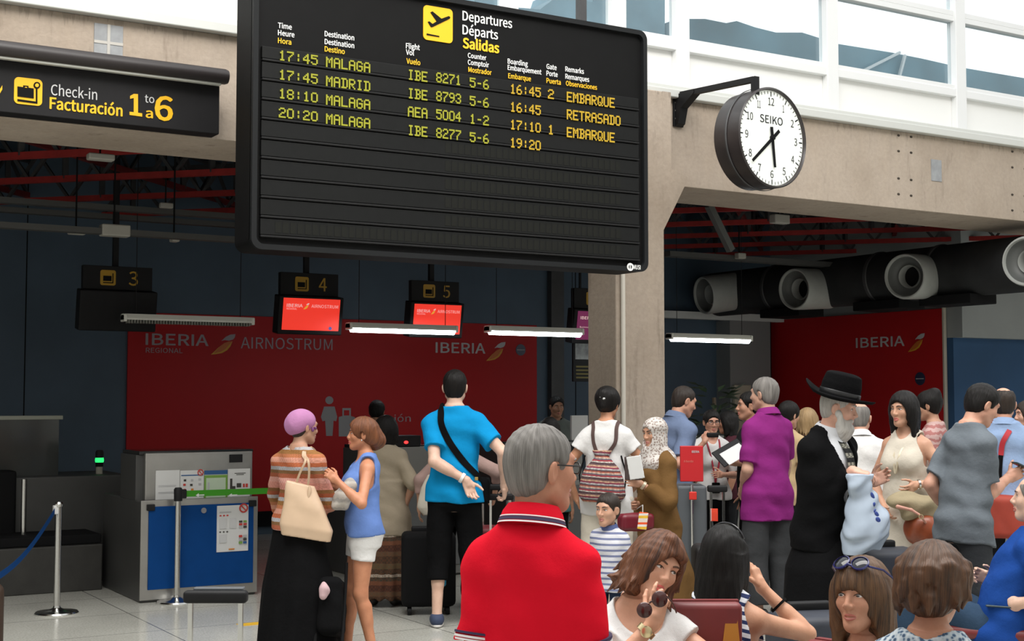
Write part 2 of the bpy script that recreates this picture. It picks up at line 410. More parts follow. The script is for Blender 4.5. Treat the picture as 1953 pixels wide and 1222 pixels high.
# ------------------------------------------------------------------ people
def unit(v): v = A(v); return v / max(np.linalg.norm(v), 1e-9)
def rot(axis, deg):
    return A(Matrix.Rotation(math.radians(deg), 3, Vector(axis)))
def evalpts(prims, Pt):
    d0 = np.full(len(Pt), 1.0); X, Y, Z = Pt[:, 0], Pt[:, 1], Pt[:, 2]
    for f, bl, bh, k, op in prims:
        d = f(X, Y, Z); k = max(k, 1e-5)
        if op == 'u': t = np.clip(.5 + .5 * (d - d0) / k, 0, 1); d0 = d + (d0 - d) * t - k * t * (1 - t)
        elif op == 'n': d0 = d0 + d
        else:
            if op == 's': d = -d
            t = np.clip(.5 - .5 * (d - d0) / k, 0, 1); d0 = d + (d0 - d) * t + k * t * (1 - t)
    return d0
ROWS = {'m': [(-.14, .10, .08, 0), (-.10, .142, .108, -.005), (0, .154, .118, -.012), (.10, .148, .110, 0), (.2, .142, .104, .005), (.32, .152, .113, .006), (.42, .160, .115, 0), (.50, .128, .096, -.012), (.545, .082, .072, -.016), (.59, .060, .060, -.012)],
        'f': [(-.14, .10, .08, 0), (-.10, .162, .115, -.012), (0, .176, .124, -.018), (.10, .152, .106, 0), (.2, .126, .094, .004), (.32, .142, .102, .005), (.42, .146, .104, 0), (.50, .116, .086, -.012), (.545, .070, .062, -.016), (.59, .052, .052, -.012)]}
WHITE_EYE = (.72, .70, .68)
class Person:
    def __init__(s, label, px, d, top, face, sex='m', sk=(.55, .33, .23), H=None, lean=0, side=0, sit=False, head=(0, 0, 0), w=1.0, hs=1.0, near=0, shw=None, dz=0, slope=0.0):
        r = ray(px, YH); V = Vector((r.x, r.y, 0)).normalized(); Rr = Vector((V.y, -V.x, 0)); a = math.radians(face)
        Hd = V * math.cos(a) + Rr * math.sin(a); s.rz = math.atan2(-Hd.x, Hd.y); s.d = d; s.sex = sex; s.sk = skin(sk); s.near = near; s.w = w; s.sit = sit; s.slope = slope
        s.M = rot((1, 0, 0), -lean) @ rot((0, 1, 0), side); Uz = s.M[:, 2]
        ztop = spot(px, top, d).z
        yaw, pit, roll = head
        s.Mh = rot((0, 0, 1), -yaw) @ rot((1, 0, 0), pit) @ rot((0, 1, 0), roll)
        hoff = s.M @ A((0, 0, .585)) + s.Mh @ A((0, .022, .134 * hs)); zu = hoff[2] + .118 * hs
        if sit: s.s = (H or 1.68) / 1.75; s.hipz = ztop - zu * s.s
        else: s.s = (ztop - dz) / (.92 + zu); s.hipz = .92 * s.s + dz
        s.H = s.s * 1.75; s.hs = s.s * hs * (.96 if sex == 'f' else 1.0)
        q = spot(px, YH, d); off = Matrix.Rotation(s.rz, 3, 'Z') @ Vector((hoff[0] * s.s, hoff[1] * s.s, 0))
        s.base = Vector((q.x - off.x, q.y - off.y, 0)); s.Wm = Matrix.Translation(s.base) @ Matrix.Rotation(s.rz, 4, 'Z'); s.Wi = s.Wm.inverted()
        s.root = thing('person', label, 'person', s.base, s.rz)
        s.o = A((0, 0, s.hipz)); s.hc = s.o + hoff * s.s; s.nb = s.tp(0, -.012, .57)
        s.shw = shw or (.150 if sex == 'm' else .134)
        s.arms = {}; s.legs = {}; s.bodyx = []
        for sd in (-1, 1):
            s.arm(sd); s.leg(sd)
    def tp(s, x, y, t): return s.o + s.M @ A((x, y, t)) * s.s
    def hp(s, x, y, z): return s.hc + s.Mh @ A((x, y, z)) * s.hs
    def loc(s, px, py, dd=0.0): return A(s.Wi @ spot(px, py, s.d + dd))
    def world(s, p): return s.Wm @ Vector(p)
    def arm(s, sd, w=None, pole=None, hd=None, pn=None, curl=.35, spread=1.0, fingers=None):
        S = s.tp(sd * s.shw, -.012, .466 - s.slope); L1, L2 = .300 * s.s, .255 * s.s
        if w is None: w = S + A((sd * .075, .03, -.535)) * s.s
        w = A(w); v = w - S; L = np.linalg.norm(v); D = v / L; mx = .992 * (L1 + L2)
        if L > mx: w = S + D * mx; L = mx
        if L < .25 * s.s: w = S + D * .25 * s.s; L = .25 * s.s
        pole = A(pole if pole is not None else (sd * .35, -1, -.2)); pp = unit(pole - D * (pole @ D))
        a = (L1 * L1 - L2 * L2 + L * L) / (2 * L); E = S + D * a + pp * math.sqrt(max(L1 * L1 - a * a, 0))
        hd = unit(hd if hd is not None else (w - E)); pn = A(pn if pn is not None else (-sd, .15, 0)); pn = unit(pn - hd * (pn @ hd))
        s.arms[sd] = dict(S=S, E=E, W=w, hd=hd, pn=pn, curl=curl, spread=spread, fingers=fingers); return s
    def leg(s, sd, knee=None, ankle=None, toe=None):
        hw = .090 if s.sex == 'm' else .088; g = s.hipz - .92 * s.s
        Hh = s.o + A((sd * hw, 0, -.01)) * s.s
        K = A(knee if knee is not None else (sd * (hw + .012), .02, .50)) * s.s + A((0, 0, g))
        An = A(ankle if ankle is not None else (sd * (hw + .018), -.03, .085)) * s.s + A((0, 0, g))
        s.legs[sd] = dict(H=Hh, K=K, A=An, toe=unit(toe if toe is not None else (sd * .22, 1, 0))); return s
    def rows(s, ease=0.0, t0=None, t1=None, drop=None):
        o = []
        for t, rx, ry, cy in ROWS[s.sex]:
            b = 1 + (s.w - 1) * math.exp(-((t - .14) / .17) ** 2)
            if s.slope and .45 < t < .56: rx *= 1 - s.slope * 4
            rx, ry = rx * b, ry * b; cy = cy + (b - 1) * .05
            if drop and t < .42: rx = max(rx, drop * ROWS[s.sex][6][1]); ry = max(ry, drop * ROWS[s.sex][6][2] * .98)
            o.append((t * s.s, (rx + ease) * s.s, (ry + ease) * s.s, cy * s.s))
        T = [q[0] for q in o]; o_ = list(o)
        def at(t): return tuple(float(np.interp(t, T, [q[i] for q in o_])) for i in range(4))
        if t0 is not None:
            t0 *= s.s
            if t0 < T[0]: o = [(t0, o[1][1], o[1][2], o[1][3])] + o[1:]
            else: o = [at(t0)] + [q for q in o if q[0] > t0 + 1e-4]
        if t1 is not None: t1 *= s.s; o = [q for q in o if q[0] < t1 - 1e-4] + [at(t1)]
        return o
    def headprims(s):
        h, hp, M = s.hs, s.hp, s.Mh; f = s.sex == 'f'; j = .92 if f else 1.0
        def e(c, r, k=.02, op='u', m=None): return el(hp(*c), A(r) * h, M if m is None else M @ m, k * h, op)
        def r(a, b, ra, rb, k=.012, op='u'): return rc(hp(*a), hp(*b), ra * h, rb * h, k * h, op)
        P = [e((0, -.012, .030), (.0745, .094, .085)), e((0, .022, -.030), (.061 * j, .066, .082), .03),
             e((0, .060, -.096), (.022 * j, .022, .020), .03), r((-.050 * j, .002, -.058), (-.012, .060, -.099), .017, .015, .03), r((.050 * j, .002, -.058), (.012, .060, -.099), .017, .015, .03),
             r((-.036, .073, .026), (.036, .073, .026), .013, .013, .02)]
        for q in (-1, 1):
            P += [e((q * .032, .098, .003), (.021, .019, .014), .014, 's'), e((q * .042, .052, -.024), (.019, .022, .020), .03)]
        P += [r((0, .083, .012), (0, .106 if not f else .101, -.028), .0075, .0105, .012), r((-.012, .094, -.033), (.012, .094, -.033), .0085, .0085, .008),
              r((0, .094, -.040), (0, .086, -.058), .006, .008, .012),
              r((-.021, .073, -.064), (0, .084, -.0615), .0055, .0070, .008), r((.021, .073, -.064), (0, .084, -.0615), .0055, .0070, .008),
              r((-.018, .072, -.072), (0, .083, -.0745), .0055, .0080, .008), r((.018, .072, -.072), (0, .083, -.0745), .0055, .0080, .008)]
        for q in (-1, 1):
            m = rot((0, 0, 1), q * 22) @ rot((0, 1, 0), q * 8)
            P += [e((q * .079, -.012, -.010), (.009, .019, .032), .010, 'u', m), e((q * .087, -.006, -.006), (.006, .010, .019), .006, 's', m)]
        return P
    def bodyprims(s):
        S, f = s.s, s.sex == 'f'
        P = [lf(s.o, s.M, s.rows(), .02)]
        if f:
            for q in (-1, 1): P.append(el(s.tp(q * .072, .085, .345), A((.062, .055, .062)) * S, s.M, .04 * S))
        nr = .041 if f else .050
        P.append(rc(s.tp(0, -.02, .52), s.hp(0, -.030, -.055), (nr + .012) * S, nr * S, .028 * S))
        for sd in (-1, 1):                            # trapezius slope and deltoid
            a = s.arms[sd]; P.append(rc(s.tp(sd * .03, -.025, .560), a['S'] + A((0, 0, .008 * S)), .032 * S, .044 * S, .04 * S))
        P += s.headprims()
        for sd in (-1, 1):
            l = s.legs[sd]; K, An, Hh, t = l['K'], l['A'], l['H'], l['toe']; mid = (K + An) / 2
            c = unit(np.cross(np.cross(An - K, (t + A((0, 0, .001)))), An - K))
            P += [rc(Hh, K, .088 * S, .052 * S, .04 * S), rc(K, An, .050 * S, .034 * S, .03 * S), rc(K * .75 + An * .25 - t * .016 * S, mid - t * .010 * S, .047 * S, .036 * S, .03 * S),
                  rc(An + A((0, 0, -.035 * S)), An + t * .13 * S + A((0, 0, -.055 * S)), .033 * S, .022 * S, .03 * S)]
        for sd in (-1, 1):
            a = s.arms[sd]; k = 1.0 if not f else .86; S0, E, Wr = a['S'], a['E'], a['W']
            P += [rc(S0, E, .051 * k * S, .039 * k * S, .03 * S), rc(E, Wr, .040 * k * S, .027 * k * S, .02 * S), rc(E * .8 + Wr * .2, E * .55 + Wr * .45, .041 * k * S, .036 * k * S, .02 * S)]
            P += s.handprims(sd)
        return P + s.bodyx
    def handprims(s, sd):
        a = s.arms[sd]; g = s.s * (1.0 if s.sex == 'm' else .90) * (1.12 if s.s < .7 else 1); D, Pn, Wr = a['hd'], a['pn'], a['W']; T = np.cross(D, Pn) * sd; c = a['curl']
        P = [rc(Wr, Wr + D * .03 * g, .026 * g, .026 * g, .015 * g), bx(Wr + D * .052 * g, A((.038, .044, .0125)) * g, np.stack([T, D, Pn], 1), .012 * g, .012 * g),
             rc(Wr + D * .025 * g + T * .018 * g + Pn * .006 * g, Wr + D * .055 * g + T * .03 * g + Pn * .01 * g, .016 * g, .011 * g, .01 * g)]
        for i, (o, L) in enumerate(((.029, .072), (.0105, .080), (-.009, .074), (-.028, .058))):
            ci = a['fingers'][i] if a['fingers'] else c * (1 + .12 * i)
            p = Wr + D * (.090 - .006 * abs(i - 1)) * g + T * o * g; ang = ci * 35; sp = (1.5 - i) * 3.0 * a['spread']
            for fr, ra in ((.45, .0088), (.30, .0080), (.25, .0072)):
                d = math.cos(math.radians(ang)) * D + math.sin(math.radians(ang)) * Pn + T * math.sin(math.radians(sp)); d = unit(d)
                q = p + d * L * fr * g; P.append(rc(p, q, ra * g, (ra - .0007) * g, .003 * g)); p = q; ang += ci * 62
        tc = a['fingers'][4] if a['fingers'] else c
        p = Wr + D * .030 * g + T * .030 * g + Pn * .006 * g; d = unit(T * .75 + D * .7 + Pn * .3)
        for L, ra in ((.036, .0115), (.032, .0098), (.026, .0085)):
            q = p + d * L * g; P.append(rc(p, q, ra * g, (ra - .0012) * g, .004 * g)); p = q; d = unit(d + (D * .55 + Pn * .7 - T * .35) * tc)
        return P
    def body(s, h=None, face=True, eyes=(0, 0), iris=(.10, .05, .03), lip=(.45, .16, .13), brow=(.05, .035, .03), hands=True, lash=1.0):
        s.P = s.bodyprims(); n = s.near; h = h or (.010, .009, .008)[n]; hh = (.0055, .0045, .0030)[n]; hn = (.0055, .0045, .0035)[n]
        R = .135 * s.hs; fine = [(s.hc - R, s.hc + R, hh)]
        for sd in (-1, 1):
            a = s.arms[sd]; c = a['W'] + a['hd'] * .09 * s.s; fine.append((c - .125 * s.s, c + .125 * s.s, hn))
        b = blob('body', s.P, h, s.sk, s.root, fine)
        if not face: return s
        HP = s.headprims(); em = [plain('eye_white', WHITE_EYE, .2), plain('iris_%d' % int(iris[0] * 99), iris, .15), plain('pupil', (.004, .004, .004), .1)]
        def surf(x, z, lift=0.0):
            ys = np.linspace(.02, .14, 121); Pt = np.array([s.hp(x, y, z) for y in ys]); v = evalpts(HP, Pt); i = np.nonzero(v < 0)[0]
            return A((x, (ys[i[-1]] if len(i) else .08) + lift, z))
        for q in (-1, 1):
            c = surf(q * .0315, .003); c[1] -= .0048; n_ = 20; g = unit((eyes[0], 1, eyes[1])); G = np.stack([unit(np.cross(g, (0, 0, 1))), g, unit(np.cross(np.cross(g, (0, 0, 1)), g))], 1)
            th = np.radians([0, 9, 18, 29, 42, 60, 90, 125, 180]); V = []; F = []; mi = []
            for t in th:
                for k in range(n_):
                    a = 2 * math.pi * k / n_; u = G @ A((math.sin(t) * math.cos(a), math.cos(t), math.sin(t) * math.sin(a))); V.append(s.hp(*(c + u * A((.0152, .0085, .0069)))))
            for i in range(len(th) - 1):
                for k in range(n_): k2 = (k + 1) % n_; F.append((i * n_ + k, i * n_ + k2, (i + 1) * n_ + k2, (i + 1) * n_ + k)); mi.append(2 if i < 1 else (1 if i < 3 else 0))
            raw('eye', V, F, em[0], s.root, True, em, mi)
            if n >= 1:
                m = MB(); pts = []; rr = []
                for t in np.linspace(-1, 1, 9): x = q * .0315 + t * .0165; z = .003 + .0074 * (1 - t * t) - .0006; pts.append(s.hp(*surf(x, z, .0012))); rr.append((.0005 + .0011 * (1 - t * t)) * s.hs * lash)
                m.tube(pts, rr, 6); m.done('eyelash', plain('lash', (.012, .009, .008), .6), s.root, True)
            m = MB(); pts = []; rr = []
            for t in np.linspace(0, 1, 8): x = q * (.013 + .038 * t); z = .023 + .0075 * math.sin(t * 2.4) - .003 * t; pts.append(s.hp(*surf(x, z, .0006))); rr.append((.0014 + .0028 * math.sin(math.pi * min(1, t * .8 + .22))) * s.hs)
            m.tube(pts, rr, 7); m.done('eyebrow', plain('brow_%d' % int(brow[0] * 200), brow, .8), s.root, True)
        m = MB()
        for z0, dz, rr0 in ((-.0630, .0022, .0040), (-.0728, -.0022, .0048)):
            pts = []; rr = []
            for t in np.linspace(-1, 1, 11): pts.append(s.hp(*surf(t * .0225, z0 * (1 - abs(t) ** 2 * .06 * (1 if z0 < -.07 else -1)) + dz * (1 - t * t), -.0012))); rr.append((.0012 + rr0 * (1 - t * t) ** .7) * s.hs)
            m.tube(pts, rr, 8)
        m.done('lips', plain('lip_%d' % int(lip[0] * 99), lip, .38), s.root, True)
        return s
    # ---- clothing
    def top(s, mat, name='shirt', hem=-.07, sleeve=.62, ease=.019, neck=.010, drop=None, fold=.006, seed=1, extra=(), h=None, neckdrop=0.0, flare=.022, wide=None, sl_r=None, t1=.575):
        S, f = s.s, s.sex == 'f'; ar = .86 if f else 1.0
        P = []
        if hem < .06:                                 # room for the hips and whatever is worn below
            for sd in (-1, 1): l = s.legs[sd]; P.append(rc(l['H'], l['H'] + (l['K'] - l['H']) * (.10 if s.sit else .5), (.104 + ease * .6) * S, (.104 + ease * .6) * S, .03 * S))
            P.append(pl(s.tp(0, 0, hem), -s.M[:, 2]))
        P.append(lf(s.o, s.M, s.rows(ease, hem, t1, drop), .02))
        if f:
            for q in (-1, 1): P.append(el(s.tp(q * .072, .085, .345), A((.062, .055, .062)) * S + ease * S, s.M, .05 * S))
        if sleeve is not None:
            for sd in (-1, 1):
                a = s.arms[sd]; r0, r1 = (.051 * ar + ease) * S, ((.046 if sleeve <= 1 else .040) * ar + flare) * S
                P.append(rc(s.tp(sd * .03, -.025, .558), a['S'] + A((0, 0, .008 * S)), (.032 + ease) * S, (.044 + ease) * S, .04 * S))
                if sleeve <= 1: P.append(rc(a['S'], a['S'] + (a['E'] - a['S']) * sleeve, r0, r1 if sl_r is None else sl_r * S, .03 * S, cut=True))
                else:
                    P.append(rc(a['S'], a['E'], r0, r1, .03 * S)); P.append(rc(a['E'], a['E'] + (a['W'] - a['E']) * (sleeve - 1), r1, (.030 * ar + flare * .6) * S if sl_r is None else sl_r * S, .02 * S, cut=True))
        else:
            for sd in (-1, 1): P.append(rc(s.tp(sd * .02, -.022, .565), s.tp(sd * (s.shw - .045), -.015, .530), (.030 + ease) * S, (.030 + ease) * S, .04 * S))
        P += list(extra)
        if fold: P.append(folds(fold * S, (.3, .2, 1), 34 / S, seed))
        if sleeve is None:
            for sd in (-1, 1): a = s.arms[sd]; P.append(rc(a['S'] + s.M @ A((sd * .005, 0, .035)) * S, a['S'] + s.M @ A((sd * .02, 0, -.085)) * S, .064 * S, .062 * S, .006, 's'))
        nr = (.046 if f else .056) + neck
        P.append(rc(s.tp(0, -.012, .555 - neckdrop), s.hp(0, -.01, -.10) + (s.hp(0, 0, .1) - s.hp(0, 0, 0)) * .6, (nr + .006) * S, (nr + .03) * S, .006, 's'))
        if neckdrop or wide:
            wd = wide or nr; P.append(el(s.tp(0, .05, .60 - neckdrop * .2), A((wd, .13, .065 + neckdrop)) * S, s.M, .008, 's'))
        s.topP = P
        return blob(name, P, h or (.009, .007, .006)[s.near], mat, s.root)
    def trousers(s, mat, name='trousers', upto=1.95, ease=.016, waist=.10, flare=.022, fold=.005, seed=2, h=None, tight=False):
        S = s.s; P = [lf(s.o, s.M, s.rows(.007, None, waist), .02)]
        for sd in (-1, 1):
            l = s.legs[sd]; K, An, Hh = l['K'], l['A'], l['H']
            if upto <= 1: P.append(rc(Hh, Hh + (K - Hh) * upto, (.082 + ease) * S, (.060 + flare) * S, .03 * S, cut=True))
            else: P += [rc(Hh, K, (.080 + ease) * S, (.052 + flare) * S, .03 * S), rc(K, K + (An - K) * (upto - 1), (.052 + flare) * S, (.036 + flare) * S, .02 * S, cut=True)]
        P.append(folds(fold * S, (.2, .2, 1), 30 / S, seed))
        return blob(name, P, h or (.010, .008, .008)[s.near], mat, s.root)
    def skirt(s, mat, name='skirt', hem=.05, r=(.26, .22), waist=.10, rows=None, pleat=.006, npl=18, cy=0.0, h=None, k=.6):
        S = s.s; w = s.rows(.014, waist, None)[0]; z1 = (s.hipz + waist * S); z0 = hem
        hp_ = s.rows(.016, -.02, None)[0]; o = A((s.tp(0, 0, waist)[0], s.tp(0, 0, waist)[1], 0)); L = z1 - z0
        R = [(z0, r[0], r[1], cy), (z0 + L * .5, hp_[1] * (1 - k) + r[0] * k, hp_[2] * (1 - k) + r[1] * k, cy * .6), (z0 + L * .82, hp_[1] * 1.0, hp_[2] * 1.02, hp_[3]), (z1, w[1], w[2], w[3])]
        P = [lf(o, np.eye(3), R)]
        if pleat: P.append((lambda X, Y, Z: pleat * np.sin(npl * np.arctan2(X - o[0], Y - o[1]) + 2 * np.sin(2.2 * Z)) * np.clip((z1 - Z) / L, 0, 1), None, None, 0, 'n'))
        return blob(name, P, h or .010, mat, s.root)
    def shoes(s, mat, sole=None, h=.007):
        for sd in (-1, 1):
            l = s.legs[sd]; An, t = l['A'], l['toe']; S = s.s; x = unit(np.cross(t, (0, 0, 1))); fl = An[2] - .085 * S
            M = np.stack([x, t, A((0, 0, 1))], 1)
            b = A((An[0], An[1], fl))
            P = [rc(b + t * (-.045 * S) + A((0, 0, .045 * S)), b + t * (.145 * S) + A((0, 0, .034 * S)), .040 * S, .036 * S, .02), el(b + t * (.06 * S) + A((0, 0, .04 * S)), A((.048, .125, .035)) * S, M, .03), el(An + A((0, 0, -.02 * S)) - t * .01 * S, A((.040, .050, .045)) * S, M, .03), pl(b + A((0, 0, .001)), (0, 0, -1)), pl(b + A((0, 0, .085 * S)), (0, .0, 1))]
            o = blob('shoe', P, h, mat, s.root)
            if sole:
                P = [el(b + t * (.05 * S) + A((0, 0, .012)), A((.050, .145, .05)) * S, M), pl(b + A((0, 0, .001)), (0, 0, -1)), pl(b + A((0, 0, .02)), (0, 0, 1))]
                blob('sole', P, h, sole, o)
    # ---- hair and things on the head
    def hair(s, mat, style='short', t=.012, L=.2, h=None, seed=0, extra=(), part=0.0, name='hair', hairline=0.0, nolocks=False):
        H_, hp, M = s.hs, s.hp, s.Mh; rng = random.Random(seed)
        def e(c, r, k=.02, op='u', m=None): return el(hp(*c), A(r) * H_, M if m is None else M @ m, k * H_, op)
        def r(a, b, ra, rb, k=.015, op='u'): return rc(hp(*a), hp(*b), ra * H_, rb * H_, k * H_, op)
        P = [e((0, -.014, .034), (.0745 + t, .094 + t, .083 + t))]
        if style in ('short', 'bald', 'crop'):
            P += [e((0, -.050, -.020), (.064 + t * .5, .052 + t * .3, .070), .03)]
            P += [e((0, .105, -.040 - hairline * .3), (.080 + t, .088, .110 + hairline), .024, 's'), r((-.085, .004, -.052), (-.085, .004, .012), .022, .016, .008, 's'), r((.085, .004, -.052), (.085, .004, .012), .022, .016, .008, 's')]
            P += [e((0, .055, -.10), (.11, .075, .085), .02, 's'), pl(hp(0, -.05, -.082), M @ A((0, .45, -1)), .01)]
            if style == 'bald': P += [e((0, .015, .105), (.066, .105, .075), .012, 's')]
        elif style in ('bob', 'long', 'fringe', 'bun', 'up'):
            if style in ('bob', 'long', 'fringe'):
                P += [e((0, -.022, -.02), (.082 + t, .092 + t * .8, .10), .03)]
                for q in (-1, 1): P += [r((q * .066, .010, .03), (q * (.070 + t * .6), -.005, -.10), .026 + t * .3, .024 + t * .3, .03)]
                if style != 'bob' or L > .2:
                    rows = [(-L, .070, .026, -.075), (-L * .75, .088, .040, -.066), (-L * .4, .094 + t * .5, .058, -.05), (-.02, .088 + t * .5, .075, -.03), (.04, .05, .05, -.02)]
                    P.append(lf(s.hc, M, [(a * H_, b * H_, c * H_, d * H_) for a, b, c, d in rows], .03))
                    if style in ('long', 'fringe'):
                        for q in (-1, 1): P += [r((q * (.072 + t * .5), .012, .0), (q * (.082 + t * .4), .005, -L * .85), .024, .018, .03)]
                else:
                    P += [e((0, -.045, -.075), (.082 + t * .6, .068 + t * .4, .075), .03)]
            fc = (.064, .085) if style != 'fringe' else (.066, .075)
            zc = -.036 if style != 'fringe' else -.050
            fy = .108
            P += [e((part, fy, zc), (fc[0] + .004, fc[1], .098 if style != 'fringe' else .078), .014, 's'), r((part * .5, .06, -.10), (0, .05, -.22), .056, .07, .02, 's')]
            if style == 'bun' or style == 'up':
                P += [e((0, -.050, -.015), (.066, .052, .070), .03)]
                P += [r((-.085, .004, -.052), (-.085, .004, .005), .022, .014, .008, 's'), r((.085, .004, -.052), (.085, .004, .005), .022, .014, .008, 's'), pl(hp(0, -.05, -.075), M @ A((0, .5, -1)), .01)]
            if style == 'fringe':
                for i in range(9):
                    x = -.056 + .014 * i; P.append(r((x * .8, .068 - abs(x) * .25, .085), (x * 1.08, .092 - abs(x) * .55 + .003 * (i % 2), .033 - .006 * (i % 3) * .6 - abs(x) * .10), .013, .0065, .012))
        P += list(extra)
        if style in ('bob', 'long', 'fringe') and not nolocks:
            for i in range(26):
                a = rng.uniform(-2.5, 2.5); zz = -L * rng.uniform(.55, .95) if (style != 'bob' or L > .2) else rng.uniform(-.10, -.05)
                if style == 'bob' and L <= .2: c = A((math.sin(a) * (.074 + t * .5), -math.cos(a) * .085 - .025, zz)); dn = A((math.sin(a) * .035, -math.cos(a) * .03, -.055 - rng.random() * .02))
                else: c = A((math.sin(a) * .088, -abs(math.cos(a)) * .07 - .02, zz)); dn = A((math.sin(a) * .010 + rng.uniform(-.01, .01), -.004, -.05))
                P.append(r(tuple(c), tuple(c + dn), .015, .003, .012))
        fz = 55 / H_
        P.append((lambda X, Y, Z: .0016 * H_ * np.sin(fz * 3.2 * X + 6 * np.sin(9 * Z) + 3 * np.sin(15 * Y)) * np.sin(fz * 3.0 * Y + 5 * np.sin(8 * Z)), None, None, 0, 'n'))
        V, Q = solid(P, h or (.0075, .0055, .0040)[s.near]); V = (V - s.hc) @ M
        o = raw(name, V, Q, mat, s.root, True); o.matrix_local = Matrix.Translation(Vector(s.hc)) @ Matrix([list(q) for q in M]).to_4x4(); return o
    def ring(s, name, p, axis, r0, r1, hgt, mat, tilt=None, n=40, parent=None):
        ax = Vector(unit(axis)); M = Matrix.Translation(Vector(p)) @ ax.to_track_quat('Z', 'Y').to_matrix().to_4x4(); m = MB()
        m.lathe([(r0, -hgt / 2), (r1, -hgt / 2), (r1, hgt / 2), (r0, hgt / 2), (r0, -hgt / 2)], M, n, False)
        return m.done(name, mat, parent or s.root, True)
    def collar(s, mat, trim=None, r=.074, hgt=.040, name='collar'):
        S = s.s; f = .86 if s.sex == 'f' else 1; p = s.tp(0, -.014, .582); ax = unit(s.M[:, 2] + .22 * s.M[:, 1] + .0 * s.Mh[:, 2]); r *= S * f
        M = Matrix.Translation(Vector(p)) @ Vector(ax).to_track_quat('Z', 'Y').to_matrix().to_4x4(); m = MB()
        m.lathe([(r * 1.32, -hgt * .45 * S), (r * 1.16, hgt * .25 * S), (r * .98, hgt * .62 * S), (r * .90, hgt * .60 * S), (r * 1.05, hgt * .1 * S), (r * 1.2, -hgt * .5 * S)], M, 40, False)
        o = m.done(name, mat, s.root, True)
        if trim:
            for c, z0, z1 in trim:
                m = MB(); q = lambda z: r * (1.32 + (1.16 - 1.32) * (z + .45) / .7) if z < .25 else r * (1.16 - .18 * (z - .25) / .37)
                m.lathe([(q(z0) + .0015, z0 * hgt * S), (q(z1) + .0015, z1 * hgt * S)], M, 40, False); m.done('collar_stripe', c, o, True, fix=False)
        return o
    def band(s, sd, frac, r, w, mat, name='bracelet'):
        a = s.arms[sd]; p = a['E'] + (a['W'] - a['E']) * frac; return s.ring(name, p, a['W'] - a['E'], r * s.s * .9, r * s.s, w, mat)
    def specs(s, mat, z=.002, y=.098, r=.022, rim=.0022, lens=None, name='glasses'):
        m = MB()
        for q in (-1, 1):
            m.tube([s.hp(q * .033 + r * 1.15 * math.cos(a), y - .006 * abs(math.cos(a)), z + r * .8 * math.sin(a)) for a in np.linspace(0, 2 * math.pi, 21)[:-1]], rim * s.hs, 6, closed=True)
            m.tube([s.hp(q * (.033 + r * 1.15), y - .006, z + .006), s.hp(q * .080, .060, z + .008), s.hp(q * .081, .0, z + .010), s.hp(q * .077, -.014, z - .006)], rim * s.hs, 6)
        m.tube([s.hp(-.010, y + .002, z + .004), s.hp(0, y + .005, z + .008), s.hp(.010, y + .002, z + .004)], rim * s.hs, 6)
        return m.done(name, mat, s.root, True)
# ------------------------------------------------------------------ the hall: floor, walls, beam, clerestory
YB, YWALL, XSIDE = 9.5, 15.3, 13.76                  # beam face, back wall, side wall
def floor_mat():
    m, nt, b = newmat('polished_stone'); tc = N(nt, 'ShaderNodeTexCoord'); sx = N(nt, 'ShaderNodeSeparateXYZ'); nt.links.new(tc.outputs['Object'], sx.inputs[0])
    def line(ax, off, per, w):
        fr = math_(nt, 'FRACT', math_(nt, 'DIVIDE', math_(nt, 'ADD', sx.outputs[ax], 100 * per - off), per))
        return math_(nt, 'LESS_THAN', fr, w / per)
    g = math_(nt, 'MAXIMUM', line('X', 2.86, 1.65, .010), line('Y', 8.50, .87, .009))
    base = ramp(nt, noise(nt, tc.outputs['Object'], 1.2, 5), [(.3, (.44, .435, .39)), (.7, (.55, .545, .49))])
    sp = ramp(nt, noise(nt, tc.outputs['Object'], 70, 2), [(.40, (.82, .82, .82)), (.60, (1.05, 1.05, 1.05))])
    nt.links.new(mix(nt, g, mix(nt, 1.0, base, sp, 'MULTIPLY'), (.16, .16, .145)), b.inputs['Base Color']); b.inputs['Roughness'].default_value = .16
    b.inputs['Specular IOR Level'].default_value = .5; return m
def concrete():
    m, nt, b = newmat('cast_concrete'); v = coords(nt); st = coords(nt, (3.0, 3.0, .45)); big = noise(nt, v, 1.1, 5, .6); streak = noise(nt, st, 2.0, 6, .7); fine = noise(nt, v, 26, 4)
    c1 = ramp(nt, big, [(.28, (.35, .285, .225)), (.72, (.47, .395, .325))])
    c2 = ramp(nt, streak, [(.28, (.66, .64, .62)), (.42, (1, 1, 1)), (.80, (1.06, 1.05, 1.03))])
    c3 = ramp(nt, fine, [(.3, (.93, .93, .93)), (.7, (1.04, 1.04, 1.04))])
    sx = N(nt, 'ShaderNodeSeparateXYZ'); nt.links.new(v, sx.inputs[0])
    drip = noise(nt, coords(nt, (7, 7, .5)), 2.4, 5, .7)   # run-off stains hanging from the top edge
    edge = math_(nt, 'MULTIPLY', math_(nt, 'GREATER_THAN', math_(nt, 'ADD', math_(nt, 'MULTIPLY', drip, .9), math_(nt, 'MULTIPLY', math_(nt, 'SUBTRACT', sx.outputs['Z'], 4.245), 1.6)), .455), .34)
    nt.links.new(mix(nt, edge, mix(nt, 1, mix(nt, 1, c1, c2, 'MULTIPLY'), c3, 'MULTIPLY'), (.20, .17, .14)), b.inputs['Base Color']); b.inputs['Roughness'].default_value = .9
    b.inputs['Specular IOR Level'].default_value = .2; bump(nt, b, fine, .4, .01); return m
CONC = concrete(); WHITE = plain('white_enamel', (.80, .81, .80), .4, var=.03); BLACK = plain('matt_black', (.009, .009, .010), .6, spec=.25, var=.15)
DARK = plain('dark_grey_metal', (.05, .05, .052), .5, var=.15); STEEL = plain('brushed_steel', (.42, .41, .39), .35, .9, var=.12, vs=3); CHROME = plain('chrome', (.62, .62, .60), .18, 1.0)
